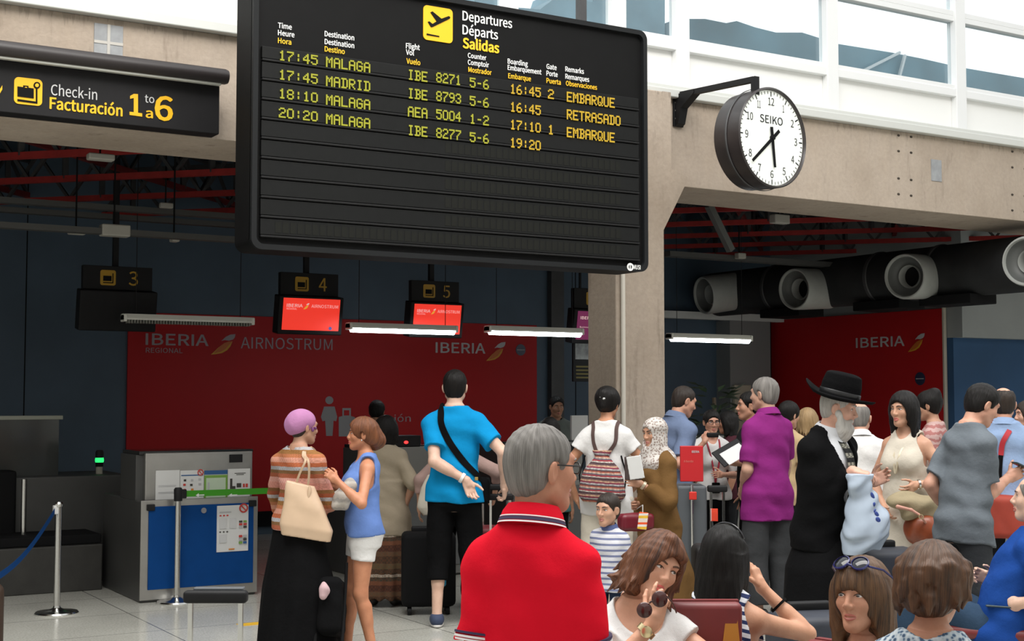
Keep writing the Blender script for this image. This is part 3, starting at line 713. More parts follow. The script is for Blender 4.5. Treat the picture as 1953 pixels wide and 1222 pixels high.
WALLBLUE = plain('blue_grey_paint', (.058, .092, .132), .55, var=.12, vs=1.5); GREYWALL = plain('grey_paint', (.30, .32, .32), .6, var=.08, vs=1)
RED = plain('red_panel', (.42, .012, .014), .5, spec=.2, var=.05, vs=1); NEARBLACK = plain('soot_black', (.006, .006, .0065), .8, spec=.15)
m = MB(); m.box((-14, -12, -.2), (34, 22, 0)); struct(m.done('floor', floor_mat()))
m = MB(); m.box((-8, YWALL, 0), (XSIDE, YWALL + .2, 4.6)); struct(m.done('wall_back', WALLBLUE))
wr = MB(); wr.box((XSIDE, 12.0, 0), (XSIDE + .12, YWALL, 4.6)); struct(wr.done('wall_side', GREYWALL))
m = MB(); m.box((XSIDE, 11.9, 0), (28, 12.0, 2.36)); struct(m.done('wall_right', plain('blue_paint', (.022, .072, .165), .8, var=.1, vs=1.5)))
m = MB(); m.box((XSIDE, 11.75, 2.36), (28, 12.0, 4.6), .004); struct(m.done('trim_bulkhead', GREYWALL))
m = MB(); m.box((17.25, 11.5, 2.42), (20.5, 11.76, 3.06), .006); struct(m.done('trim_bulkhead_box', plain('pale_grey_paint', (.55, .57, .56), .5)))
m = MB(); m.box((-8.2, -9, 0), (-8, YWALL + .2, 12)); struct(m.done('wall_left_sky_block', plain('hall_pale', (.62, .61, .58), .7)))  # unseen wall added at left, tall enough to shut out low sky
m = MB(); m.box((-8, -9.2, 0), (34, -9, 14)); struct(m.done('wall_behind_sky_block', plain('hall_pale', (.62, .61, .58), .7)))
m = MB(); m.box((-8, YB + .25, 4.45), (34, YWALL + .2, 4.6)); struct(m.done('ceiling', plain('dark_ceiling', (.022, .024, .026), .9)))
m = MB(); m.box((30, -9, 0), (30.2, YB + .3, 12)); struct(m.done('wall_far_right_sky_block', plain('hall_pale', (.62, .61, .58), .7)))  # unseen, added to stop low sky light coming in from the right
# seams between the wall panels
for i, px in enumerate((45, 1098)):
    p = on_y(px, 800, YWALL); m = MB(); m.box((p.x - .006, YWALL - .004, 0), (p.x + .006, YWALL + .01, 4.4)); struct(m.done('trim_seam', NEARBLACK))
m = MB(); p = on_y(1056, 600, YWALL); m.box((p.x - .10, YWALL - .10, 0), (p.x + .10, YWALL + .01, 4.4)); struct(m.done('trim_post', DARK))
m = MB(); p0 = on_y(1392, 640, YWALL - .3); p1 = on_y(1469, 640, YWALL - .3); m.box((p0.x, YWALL - .3, 0), (p1.x, YWALL + .02, 2.70)); struct(m.done('trim_grey_pier', plain('mid_grey_paint', (.20, .205, .21), .6)))
m = MB(); m.box((p0.x - 1.7, YWALL - .34, 2.70), (XSIDE, YWALL - .2, 2.80)); struct(m.done('trim_pale_rail', plain('pale_grey_paint', (.55, .57, .56), .5)))
p2 = on_y(1432, 640, YWALL - .36); m = MB(); m.box((p0.x + .03, YWALL - .36, 0), (p2.x, YWALL - .3, 1.78), .01); struct(m.done('trim_beige_board', plain('beige_board', (.42, .38, .30), .6)))
# the concrete beam and its flashing
ZB0, ZB1 = 3.47, 4.245
m = MB(); m.box((-8, YB, ZB0), (34, YB + .84, ZB1), .006); struct(m.done('beam', CONC))
m = MB(); m.box((-8, YB - .07, ZB1), (34, YB + .30, ZB1 + .075), .01); m.box((-8, YB - .02, ZB1 + .07), (34, YB + .3, ZB1 + .12), .008); struct(m.done('trim_flashing', plain('pale_flashing', (.62, .63, .60), .5)))
# column with its haunch, standing a little proud of the beam
xr = on_y(1268, 600, 9.3).x; xl = on_y(1175, 600, 9.3).x
m = MB(); m.box((xl, 9.3, 0), (xr, 9.72, ZB1), .012)
pz = on_y(1268, 440, 9.3).z; hx = on_y(1311, 340, 9.3).x; hz = on_y(1311, 338, 9.3).z; hx2 = on_y(1280, 260, 9.3).x
m.prism([(xr - .01, pz), (hx, hz - .03), (hx, hz), (hx2, hz + .06), (hx2, ZB1), (xr - .01, ZB1)], 9.3, 9.72)
m.prism([(xl + .01, pz), (xl - (hx - xr), hz - .03), (xl - (hx - xr), hz), (xl - (hx2 - xr), hz + .06), (xl - (hx2 - xr), ZB1), (xl + .01, ZB1)], 9.3, 9.72)
struct(m.done('column', CONC))
m = MB(); a = on_y(1189, 600, 9.27); m.tube([(a.x, 9.275, 0), (a.x, 9.275, 3.6)], .019, 10); struct(m.done('trim_conduit', plain('cream_pipe', (.68, .64, .56), .5), smooth=True))
# clerestory
ZR, ZT, YG = 4.78, 5.56, 9.62
m = MB(); m.box((-8, YG, ZB1 + .1), (34, YG + .08, ZR), .004); struct(m.done('wall_spandrel', plain('white_panel', (.90, .90, .88), .5)))
FR = plain('white_frame', (.82, .83, .83), .4)
GL, nt, b = newmat('window_glass'); nt.nodes.remove(b); tr = N(nt, 'ShaderNodeBsdfTransparent'); gs = N(nt, 'ShaderNodeBsdfGlossy'); mx = N(nt, 'ShaderNodeMixShader')
gs.inputs['Roughness'].default_value = .02; mx.inputs[0].default_value = .10; tr.inputs['Color'].default_value = (.93, .97, .98, 1)
nt.links.new(tr.outputs[0], mx.inputs[1]); nt.links.new(gs.outputs[0], mx.inputs[2]); nt.links.new(mx.outputs[0], nt.nodes['Material Output'].inputs['Surface'])
mull = [.598 * YB - 1.83 * k for k in range(6, 0, -1)] + [q * YG for q in (.60, .715, .788, .979, 1.168, 1.36, 1.55, 1.74, 1.93, 2.12, 2.31, 2.5, 2.69)]
for i in range(len(mull) - 1):
    x0, x1 = mull[i], mull[i + 1]; wn = thing('window_%d' % (i + 1), 'white framed clerestory window above the concrete beam', 'window'); struct(wn); del wn['label']; del wn['category']
    for z0, z1 in ((ZR, ZT), (ZT, 6.9)):
        f = MB(); t = .055
        f.box((x0, YG - .05, z0), (x0 + t, YG + .06, z1), .004); f.box((x1 - t, YG - .05, z0), (x1, YG + .06, z1), .004)
        f.box((x0 + t, YG - .05, z0), (x1 - t, YG + .06, z0 + t), .004); f.box((x0 + t, YG - .05, z1 - t), (x1 - t, YG + .06, z1), .004)
        f.done('frame', FR, wn); g = MB(); g.box((x0 + t, YG, z0 + t), (x1 - t, YG + .008, z1 - t)); g.done('pane', GL, wn)
m = MB()
for x in mull: m.box((x - .075, YG - .075, ZB1 + .11), (x + .075, YG - .0, 6.9), .006)
m.box((-8, YG - .065, ZR - .07), (34, YG, ZR + .01), .006); struct(m.done('trim_mullions', FR))
# what shows outside through the lower panes: the long roof of the next building, its hips and lights
OUT = plain('slate_roof', (.10, .20, .25), .6, var=.3, vs=.35)
def roof_run(name, pts, Y, thick):
    P = [on_y(x, y, Y) for x, y in pts]; m = MB(); m.prism([(p.x, p.z) for p in P], Y, Y + thick); o = m.done(name, OUT); return tag(o, 'x', 'building')
o = roof_run('neighbour_roof', [(1290, 36), (1345, 36), (1385, 44), (1405, 40), (1440, 52), (1480, 62), (1530, 62), (1600, 84), (1700, 100), (1760, 112), (1830, 128), (1960, 150), (2400, 220), (2400, 420), (1290, 250)], 26, 6)
o['label'] = 'long teal roof seen outside through the lower clerestory panes'
o = roof_run('neighbour_gable', [(905, 60), (905, -40), (985, -40), (960, 12), (1030, 18), (1060, -5), (1130, 4), (1150, -60), (1268, -60), (1268, 110), (905, 110)], 25, 3)
o['label'] = 'blue-grey gable outside behind the panes just above the departures board'; o.data.materials[0] = plain('gable_paint', (.20, .33, .40), .6, var=.35, vs=.4)
m = MB()
for x, y, x2, y2 in ((1716, 100, 1640, 138), (1726, 105, 1714, 150)):
    a, b_ = on_y(x, y, 25.9), on_y(x2, y2, 25.9); m.bar(a, b_, .07)
tag(m.done('roof_rail', plain('pale_rail', (.5, .55, .57), .5)), 'thin pale rails leaning on the teal roof outside the window', 'rail')
# patches and old fixings on the beam
def beam_patch(px, py, w, h, label, cells):
    c = on_y(px, py, YB - .004); t = thing('beam_plate', label, 'plate', (c.x, YB, c.z)); m = MB(); m.box((-w / 2, -.006, -h / 2), (w / 2, .004, h / 2), .002); m.done('plate', plain('zinc_patch', (.30, .31, .32), .6, var=.2, vs=9), t)
    if cells:
        m = MB(); m.box((-.010, -.010, -h / 2), (.010, -.005, h / 2)); m.box((-w / 2, -.009, -.010), (w / 2, -.0045, .010)); m.done('mortar_cross', plain('pale_mortar', (.5, .48, .44), .9), t)
beam_patch(207, 82, .20, .26, 'grey four-square plate on the concrete beam above the check-in sign', True)
beam_patch(1786, 325, .15, .22, 'plain grey plate set in the concrete beam right of the clock', False)
def fix_holes(px, py, lab):
    m = MB()
    for dx in (0, 24):
        for dy in (0, 30, 82, 112):
            c = on_y(px + dx, py + dy + dx * .12, YB - .003); m.sphere((c.x, YB - .001, c.z), (.020, .008, .012), 8, 5)
    tag(m.done('anchor_holes', plain('rust_black', (.05, .04, .03), .9), None, True), lab, 'holes')
fix_holes(1714, 258, 'two columns of old rusty anchor holes in the beam left of the grey plate')
fix_holes(1931, 289, 'old rusty anchor holes in the beam at the far right of the photo')
# ------------------------------------------------------------------ space frame under the check-in ceiling
REDST = plain('red_oxide_steel', (.24, .020, .018), .6, spec=.2, var=.15); DKST = plain('dark_steel', (.03, .03, .032), .6, var=.2)
def clipped(c, dx, dy):                               # run of the line through c within the check-in bay
    ts = []
    lo, hi = (-6, YB + 1.0), (22, YWALL - .1)
    t0, t1 = -60, 60
    for k, (a, b_, d) in enumerate(((lo[0], hi[0], dx), (lo[1], hi[1], dy))):
        u, v = sorted(((a - c[k]) / d, (b_ - c[k]) / d)); t0, t1 = max(t0, u), min(t1, v)
    return (t0, t1) if t1 - t0 > 1.2 else None
q = math.sqrt(.5); nfr = 0
for fam, (dx, dy, mat, zt, zb) in enumerate(((q, -q, REDST, 4.10, 3.62), (q, q, plain('dark_red_steel', (.12, .015, .015), .7, spec=.2, var=.15), 4.16, 3.78))):
    for i in range(-16, 34):
        c = (i * (1.65 if fam == 0 else 2.6) + (.4 if fam else 0), 12.5)
        run = clipped(c, dx, dy)
        if not run: continue
        t0, t1 = run; tr_ = thing('ceiling_truss', 'x', 'truss'); struct(tr_); del tr_['label']; del tr_['category']
        P = lambda t, z: (c[0] + dx * t, c[1] + dy * t, z)
        m = MB(); m.bar(P(t0, zt), P(t1, zt), .05, .06); m.done('top_chord', DKST, tr_)
        m = MB(); m.bar(P(t0, zb), P(t1, zb), .055, .055); m.done('bottom_chord', mat, tr_)
        n = max(2, int((t1 - t0) / .72)); m = MB()
        for k in range(n):
            a = t0 + (t1 - t0) * k / n; b_ = t0 + (t1 - t0) * (k + 1) / n; mid = (a + b_) / 2
            m.bar(P(a, zb), P(mid, zt), .03); m.bar(P(mid, zt), P(b_, zb), .03)
            if k % 2 == 0: m.bar(P(mid, zb), P(mid, zt), .05)
        m.done('web', DKST, tr_)
m = MB(); m.bar(on_y(1352, 392, 11.2), on_y(1394, 478, 11.2), .07, .07); struct(m.done('ceiling_brace', plain('grey_brace', (.10, .105, .10), .6)))
for k, (px, py, px2, py2, Y) in enumerate(((-20, 428, 470, 446, 11.6), (-20, 398, 470, 418, 13.4), (-20, 380, 470, 372, 12.4))):
    a, b_ = on_y(px, py, Y), on_y(px2, py2, Y); m = MB(); m.bar(a, (b_.x, b_.y, a.z), .10, .05); tag(m.done('cable_tray', plain('galvanised_tray', (.075, .075, .072), .6, .2)), ('grey cable tray running above counter three', 'second grey cable tray hung below the red trusses', 'thin grey conduit crossing under the red trusses')[k], 'cable tray', 'trays under the trusses')
a = on_y(1270, 484, 12.6); m = MB(); m.bar((a.x, 12.6, a.z), (a.x + 4.5, 12.6, a.z), .16, .06); tag(m.done('cable_tray', plain('galvanised_tray', (.075, .075, .072), .6, .2)), 'grey cable tray right of the column above the air duct', 'cable tray', 'trays under the trusses')
for px, py, Y, s, lab in ((219, 440, 11.6, (.24, .12, .10), 'white box fixed under the ceiling above the counter three screen'), (333, 453, 11.9, (.07, .10, .08), 'small pale sensor under the ceiling right of the counter three screen'), (192, 300, 10.6, (.20, .10, .05), 'pale plate tucked among the red trusses at left'), (317, 392, 12.2, (.12, .06, .05), 'small pale junction box among the trusses left of the board'), (1412, 488, 12.4, (.12, .08, .07), 'tiny twin white fitting under the trusses below the clock'), (1487, 418, 11.2, (.22, .10, .10), 'pale cylinder fitting among the red trusses right of the column'), (146, 442, 11.8, (.14, .08, .05), 'small grey box on the tray above counter three')):
    c = on_y(px, py, Y); m = MB(); m.box((c.x - s[0] / 2, Y - s[1] / 2, c.z - s[2] / 2), (c.x + s[0] / 2, Y + s[1] / 2, c.z + s[2] / 2), .012)
    o = m.done('ceiling_fitting', plain('off_white_plastic', (.36, .35, .31), .5)); tag(o, lab, 'fitting')
    m = MB(); m.bar((c.x, Y + .02, c.z + s[2] / 2 - .01), (c.x, Y + .02, 4.45), .012); m.done('hanger_rod', NEARBLACK, o)
# ------------------------------------------------------------------ air duct with ball nozzles
XD, ZD = 12.50, 3.06
dt = thing('air_duct', 'long dark grey round air duct running above the red side panel', 'duct', (XD, 9, ZD))
m = MB(); m.lathe([(.31, 0), (.31, 6.0)], Matrix.Translation((0, .1, 0)) @ Matrix.Rotation(-math.pi / 2, 4, 'X'), 40); m.done('duct_body', plain('dark_duct', (.026, .027, .028), .7, spec=.2, var=.25, vs=3), dt, True)
for y in (1.9, 2.85, 4.7): m = MB(); m.lathe([(.312, 0), (.325, .01), (.325, .05), (.312, .06)], Matrix.Translation((0, y, 0)) @ Matrix.Rotation(-math.pi / 2, 4, 'X'), 40, False); m.done('duct_seam', DARK, dt, True)
for y in (1.35, 2.4, 4.1): m = MB(); m.box((-.24, y, -.40), (.20, y + .75, -.29), .01); m.done('duct_cradle', NEARBLACK, dt)
NZ = plain('nozzle_white', (.36, .37, .35), .5, var=.06)
for k, (px, py, dirv, lab) in enumerate(((1345, 563, (-1, .12, -.15), 'white ball nozzle on the air duct farthest from the camera, nearest the column'), (1517, 551, (-1, -.10, -.05), 'white ball nozzle on the air duct second from the column'), (1727, 527, (-1, -.24, -.05), 'white ball nozzle on the air duct third from the column'), (1958, 498, (-1, -.24, -.05), 'white ball nozzle on the air duct cut by the right edge'))):
    c = on_x(px, py, XD - .62); t = thing('air_nozzle', lab, 'nozzle', c, 0, 'nozzles along the air duct'); Mq = Vector(dirv).to_track_quat('Z', 'Y').to_matrix().to_4x4()
    m = MB(); m.lathe([(.255, -.62), (.262, -.12), (.262, .0), (.250, .03), (.236, .03), (.225, .0)], Mq, 40, False); m.done('sleeve', NZ, t, True)
    m = MB(); m.lathe([(.225, .0), (.21, -.05), (.165, -.10), (.125, -.11)], Mq, 40, False); m.done('bowl', plain('nozzle_grey', (.11, .115, .11), .5), t, True)
    m = MB(); m.lathe([(.138, -.10), (.130, -.075), (.120, -.09), (.115, -.30)], Mq, 40, False); m.done('throat_ring', NZ, t, True)
    m = MB(); m.lathe([(.0, -.2), (.118, -.2), (.118, -.21), (0, -.21)], Mq, 32, False); m.done('throat', NEARBLACK, t)
# ------------------------------------------------------------------ red airline panels and their marks
LET = plain('pale_lettering', (.50, .49, .50), .6); LETD = plain('grey_lettering', (.34, .30, .32), .6); GOLD = plain('gold_mark', (.62, .33, .02), .5); GOLD2 = plain('dark_gold_mark', (.55, .14, .02), .5); NAVY = plain('navy_disc', (.02, .025, .06), .4)
def flash_mark(P, X, U, w, h, parent, mats, dep):     # leaf-shaped tail mark, white over yellow
    X = np.array(X); U = np.array(U); n = np.cross(X, U); P = np.array(P)
    def leaf(pts, mat, d): raw('tail_mark', [P + X * a * w + U * b_ * h + n * d for a, b_ in pts], [tuple(range(len(pts)))], mat, parent)
    leaf([(.0, .0), (.18, .02), (.45, .08), (.66, .22), (.80, .42), (.88, .66), (.70, .62), (.48, .50), (.30, .34), (.15, .16)], mats[1], dep)
    leaf([(.12, .06), (.40, .14), (.60, .28), (.74, .48), (.88, .66), (.72, .64), (.54, .56), (.36, .40)], mats[1] if len(mats) < 3 else mats[2], dep * 1.5)
    leaf([(.42, .66), (.60, .86), (.78, .97), (1.0, 1.0), (.97, .84), (.90, .74), (.74, .68), (.56, .70)], mats[0], dep * 1.2)
def on_plane_text(name, body, x0, yb, x1, cap, Y, mat, parent, bold=0, dep=.003):
    a, b_ = on_y(x0, yb, Y), on_y(x1, yb, Y); c = on_y((x0 + x1) / 2, yb - cap, Y); z = on_y((x0 + x1) / 2, yb, Y).z; za = a.z
    o = text(name, body, (1, 0, 0), (0, 0, 1), (a.x, Y, za), b_.x - a.x, c.z - z, mat, None, bold, dep)
    if parent is not None: o.parent = parent; o.matrix_parent_inverse = Matrix.Translation(-parent.location)
    return o
a, b_ = on_y(245, 595, YWALL - .03), on_y(1024, 616, YWALL - .03)
bp = thing('airline_panel', 'long red airline panel on the back wall behind the counters', 'panel', (0, YWALL, 0)); m = MB(); m.box((a.x, -.03, .25), (b_.x, 0, a.z), .004); m.done('panel_face', RED, bp)
YP = YWALL - .032
on_plane_text('lettering', 'IBERIA', 278, 657, 397, 21, YP, LETD, bp, .022); on_plane_text('lettering', 'REGIONAL', 278, 672, 348, 9, YP, LETD, bp, .005); on_plane_text('lettering', 'AIRNOSTRUM', 459, 664, 634, 21, YP, LETD, bp, -.006)
on_plane_text('lettering', 'IBERIA', 831, 672, 925, 19, YP, LET, bp, .022); on_plane_text('lettering', 'Facturación', 655, 805, 783, 13, YP, LETD, bp, -.006)
def mark_y(x0, y0, x1, y1, Y, parent, mats, dep=.003):
    a, b_ = on_y(x0, y1, Y), on_y(x1, y0, Y); k = len(COL.objects); flash_mark((a.x, Y, a.z), (1, 0, 0), (0, 0, 1), b_.x - a.x, b_.z - a.z, None, mats, dep)
    for o in list(COL.objects):
        if o.name.startswith('tail_mark') and o.parent is None: o.parent = parent; o.matrix_parent_inverse = Matrix.Translation(-parent.location)
mark_y(402, 637, 449, 676, YP, bp, (LETD, GOLD, GOLD2)); mark_y(927, 652, 964, 688, YP, bp, (LET, GOLD, GOLD2))
def disc_y(px, py, r, Y, parent):
    c = on_y(px, py, Y); m = MB(); m.lathe([(0, -.002), (r, -.002), (r, .004), (0, .004)], Matrix.Translation((c.x - parent.location.x, Y - parent.location.y, c.z - parent.location.z)) @ Matrix.Rotation(math.pi / 2, 4, 'X'), 32, False); o = m.done('round_badge', NAVY, parent)
    m = MB(); m.box((c.x - r * .8, Y - .007, c.z - .004), (c.x + r * .8, Y - .003, c.z + .004)); m.V = [tuple(Vector(v) - parent.location) for v in m.V]; m.done('badge_line', LET, parent)
disc_y(993, 667, .075, YP, bp)
def flat(parent, name, pts, Y, mat, dep=.003):        # outline on an upright plane facing the hall
    P = [on_y(x, y, Y) - parent.location for x, y in pts]; m = MB(); m.prism([(p.x, p.z) for p in P], P[0].y - dep, P[0].y + .001); return m.done(name, mat, parent)
c8 = lambda cx, cy, r, n=20: [(cx + r * math.cos(2 * math.pi * k / n), cy - r * math.sin(2 * math.pi * k / n)) for k in range(n)]
PIC = plain('pale_pictogram', (.30, .29, .30), .6)
flat(bp, 'person_sign', c8(628, 763, 7.5), YP, PIC); flat(bp, 'person_sign', [(618, 775), (638, 775), (643, 795), (641, 803), (636, 802), (634, 831), (622, 831), (620, 802), (615, 803), (612, 795)], YP, PIC)
flat(bp, 'suitcase_sign', [(646, 795), (653, 793), (653, 778), (669, 778), (669, 793), (676, 795), (676, 832), (646, 832)], YP, PIC); flat(bp, 'suitcase_sign', [(656, 792), (656, 782), (666, 782), (666, 792)], YP - .003, RED)
m = MB(); m.box((a.x + .02, -.06, .1), (b_.x - .02, -.02, .27), .006); m.done('panel_plinth', NEARBLACK, bp)
# side panel facing the hall from the right
pa, pb = on_x(1470, 611, XSIDE - .05), on_x(1797, 591, XSIDE - .05)
sp = thing('airline_panel', 'tall red airline panel on the side wall behind the black hat', 'panel', (XSIDE, 0, 0)); m = MB(); m.box((-.05, pb.y, .1), (-.012, min(pa.y, YWALL - .03), pa.z), .003); m.done('panel_face', RED, sp)
m = MB(); m.box((-.06, pb.y - .03, .1), (-.01, pb.y, pa.z + .02), .004); m.done('panel_edge', plain('cream_edge', (.5, .46, .38), .5), sp)
XP = XSIDE - .053
def side_text(body, x0, y0, x1, y1, cap, mat, bold):
    p, q_ = on_x(x0, y0, XP), on_x(x1, y1, XP); c = on_x(x0, y0 - cap, XP); o = text('lettering', body, (0, -1, 0), (0, 0, 1), p, p.y - q_.y, c.z - p.z, mat, None, bold, .003); o.parent = sp; o.matrix_parent_inverse = Matrix.Translation(-sp.location)
side_text('IBERIA', 1633, 663, 1725, 658, 18, LET, .022)
p, q_ = on_x(1732, 671, XP), on_x(1764, 635, XP); flash_mark((XP, p.y, p.z), (0, -1, 0), (0, 0, 1), p.y - q_.y, q_.z - p.z, None, (LET, GOLD, GOLD2), .003)
for o in list(COL.objects):
    if o.name.startswith('tail_mark') and o.parent is None: o.parent = sp; o.matrix_parent_inverse = Matrix.Translation(-sp.location)
c = on_x(1755, 722, XP); m = MB(); m.lathe([(0, 0), (.085, 0), (.085, .005), (0, .005)], Matrix.Translation((-.053, c.y, c.z)) @ Matrix.Rotation(-math.pi / 2, 4, 'Y'), 32, False); m.done('round_badge', NAVY, sp)
m = MB(); m.box((-.061, c.y - .065, c.z - .005), (-.055, c.y + .065, c.z + .005)); m.done('badge_line', LET, sp)
# ------------------------------------------------------------------ departures board
YD = 8.3
def rrect(x0, z0, x1, z1, r, n=8):
    P = []
    for cx, cz, a0 in ((x1 - r, z0 + r, -90), (x1 - r, z1 - r, 0), (x0 + r, z1 - r, 90), (x0 + r, z0 + r, 180)):
        for k in range(n + 1): a = math.radians(a0 + 90 * k / n); P.append((cx + r * math.cos(a), cz + r * math.sin(a)))
    return P
bl = on_y(478, 474, YD); br = on_y(1235, 519, YD); tr_ = on_y(1229, 60, YD)
X0, X1, Z0, Z1 = bl.x, br.x, (bl.z + br.z) / 2, tr_.z
bd = thing('departures_board', 'big black departures board with yellow flight times hanging in the hall', 'departures board', ((X0 + X1) / 2, YD, Z0))
L = lambda x, y, z: (x - bd.location.x, y - bd.location.y, z - bd.location.z)
HOUS = plain('board_black', (.006, .006, .0062), .6, spec=.12, var=.08)
def bprism(name, poly, y0, y1, mat, parent=bd):
    m = MB(); m.prism([(x - bd.location.x, z - bd.location.z) for x, z in poly], y0 - YD, y1 - YD); return m.done(name, mat, parent)
bprism('housing', rrect(X0, Z0, X1, Z1, .07), YD + .02, YD + .30, HOUS)
rim = MB(); po = rrect(X0, Z0, X1, Z1, .07); pi_ = rrect(X0 + .035, Z0 + .035, X1 - .035, Z1 - .035, .05); n = len(po)
V = [L(x, YD - .012, z) for x, z in po] + [L(x, YD - .012, z) for x, z in pi_] + [L(x, YD + .03, z) for x, z in po] + [L(x, YD + .03, z) for x, z in pi_]
F = []
for k in range(n): j = (k + 1) % n; F += [(k, j, n + j, n + k), (n + k, n + j, 3 * n + j, 3 * n + k), (k, 2 * n + k, 2 * n + j, j)]
rim.add(V, F).done('rim', plain('board_rim', (.010, .011, .012), .6, spec=.2), bd)
tl = on_y(499, 79, YD).z; rowb = on_y(497, 453, YD).z; xi0, xi1 = on_y(497.5, 300, YD).x, on_y(1218, 300, YD).x
rows = 10; hh = (tl - rowb) / rows; ROWM = plain('row_glass', (.0075, .0079, .0079), .5, spec=.18, var=.10, vs=20); CELL = plain('dark_cell', (.0105, .011, .009), .6, spec=.15)
for i in range(rows):
    zt = tl - hh * i; r = MB(); r.box(L(xi0, YD - .004, zt - hh * .83), L(xi1, YD + .03, zt - hh * (.02 if i else .22)), .003); ro = r.done('display_row', ROWM, bd)
    s = MB(); s.box(L(xi0, YD - .012, zt - hh * .97), L(xi1, YD + .03, zt - hh * .86), .004); s.done('row_lip', plain('row_lip', (.012, .012, .0125), .6, spec=.2), ro)
    if i >= 4:
        g = MB(); w = .040; nx = int((xi1 - xi0 - .25) / .052)
        for k in range(nx):
            if i < 9 and k < nx * .45: continue
            x = xi0 + .10 + k * .052; g.box(L(x, YD - .0055, zt - hh * .70), L(x + w, YD + .0, zt - hh * .16))
        g.done('blank_cells', CELL, ro)
# lettering printed on the header
YH_ = YD + .018
WT = plain('board_white', (.80, .80, .78), .5); YL = plain('board_yellow', (.90, .50, .01), .5)
YTXT = YD + .0175
def btext(body, x0, yb, x1, cap, mat, bold=.012): return on_plane_text('header_lettering', body, x0, yb, x1, cap, YTXT, mat, bd, bold, .003)
HD = [('Time', 530, 53, 556, 9.8), ('Heure', 530, 67, 561, 9.8), ('Hora', 530, 82, 555, 9.8), ('Destination', 619, 69, 675, 9.8), ('Destination', 619, 84, 675, 9.8), ('Destino', 619, 98, 657, 9.8), ('Flight', 774, 92, 800, 9.8), ('Vol', 774, 104, 789, 9.8), ('Vuelo', 775, 121, 801, 9.8), ('Counter', 892, 110, 927, 9.2), ('Comptoir', 892, 123, 932, 9.2), ('Mostrador', 893, 137, 937, 9.2), ('Boarding', 968, 121, 1006, 9.2), ('Embarquement', 968, 133, 1032, 9.2), ('Embarque', 969, 149, 1012, 9.2), ('Gate', 1042, 131, 1061, 9.2), ('Porte', 1042, 144, 1063, 9.2), ('Puerta', 1042, 158, 1069, 9.2), ('Remarks', 1078, 136, 1113, 9.2), ('Remarques', 1078, 150, 1123, 9.2), ('Observaciones', 1079, 163, 1138, 8.8)]
for i, (t, a, b_, c, d) in enumerate(HD): btext(t, a, b_, c, d, YL if i % 3 == 2 else WT, .026)
btext('Departures', 882, 38.5, 976, 17.5, WT, .022); btext('Départs', 882, 65, 949, 17.5, WT, .022); btext('Salidas', 883, 91, 951, 18.5, YL, .045)
# aeroplane pictogram on its yellow square
pl_, pr_ = on_y(807, 75, YTXT), on_y(863, 14, YTXT); sq = bprism('take_off_sign', rrect(pl_.x, pl_.z, pr_.x, on_y(807, 9, YTXT).z, .03), YTXT - .004, YTXT + .004, plain('sign_yellow', (.88, .48, .005), .45))
def bflat(name, pts, mat, dep, parent):
    P = [on_y(x, y, YTXT) for x, y in pts]; m = MB(); m.prism([(p.x - bd.location.x, p.z - bd.location.z) for p in P], YTXT - dep - YD, YTXT - YD); return m.done(name, mat, parent)
bflat('aeroplane', [(815, 42), (818, 41), (824, 46), (832, 41), (820, 24), (824, 22), (841, 36), (855, 31), (858, 33), (857, 36), (824, 52), (821, 52)], NEARBLACK, .008, sq)
bflat('runway_line', [(813, 64), (837, 69), (837, 71), (813, 67)], NEARBLACK, .008, sq)
# dot-matrix characters
G = {'0': '0E11191513110E'[:0] or ('01110', '10001', '10001', '10001', '10001', '10001', '01110'), '1': ('00100', '01100', '00100', '00100', '00100', '00100', '01110'), '2': ('01110', '10001', '00001', '00110', '01000', '10000', '11111'), '3': ('01110', '10001', '00001', '00110', '00001', '10001', '01110'), '4': ('00010', '00110', '01010', '10010', '11111', '00010', '00010'), '5': ('11111', '10000', '11110', '00001', '00001', '10001', '01110'), '6': ('00110', '01000', '10000', '11110', '10001', '10001', '01110'), '7': ('11111', '00001', '00010', '00100', '01000', '01000', '01000'), '8': ('01110', '10001', '10001', '01110', '10001', '10001', '01110'), '9': ('01110', '10001', '10001', '01111', '00001', '00010', '01100'), ':': ('00000', '00100', '00100', '00000', '00100', '00100', '00000'), '-': ('00000', '00000', '00000', '01110', '00000', '00000', '00000'),
     'A': ('01110', '10001', '10001', '11111', '10001', '10001', '10001'), 'B': ('11110', '01001', '01001', '01110', '01001', '01001', '11110'), 'D': ('11110', '01001', '01001', '01001', '01001', '01001', '11110'), 'E': ('11111', '10000', '10000', '11110', '10000', '10000', '11111'), 'G': ('01110', '10001', '10000', '10111', '10001', '10001', '01110'), 'I': ('01110', '00100', '00100', '00100', '00100', '00100', '01110'), 'L': ('10000', '10000', '10000', '10000', '10000', '10000', '11111'), 'M': ('10001', '11011', '10101', '10101', '10001', '10001', '10001'), 'O': ('01110', '10001', '10001', '10001', '10001', '10001', '01110'), 'Q': ('01110', '10001', '10001', '10001', '10101', '10010', '01101'), 'R': ('11110', '10001', '10001', '11110', '10100', '10010', '10001'), 'S': ('01111', '10000', '10000', '01110', '00001', '00001', '11110'), 'T': ('11111', '00100', '00100', '00100', '00100', '00100', '00100'), 'U': ('10001', '10001', '10001', '10001', '10001', '10001', '01110')}
LED1 = plain('led_yellow_green', (.06, .06, .01), .5, spec=.2, emit=(.43, .42, .035), es=1.0); LED2 = plain('led_amber', (.08, .055, .01), .5, spec=.2, emit=(.66, .42, .03), es=1.0)
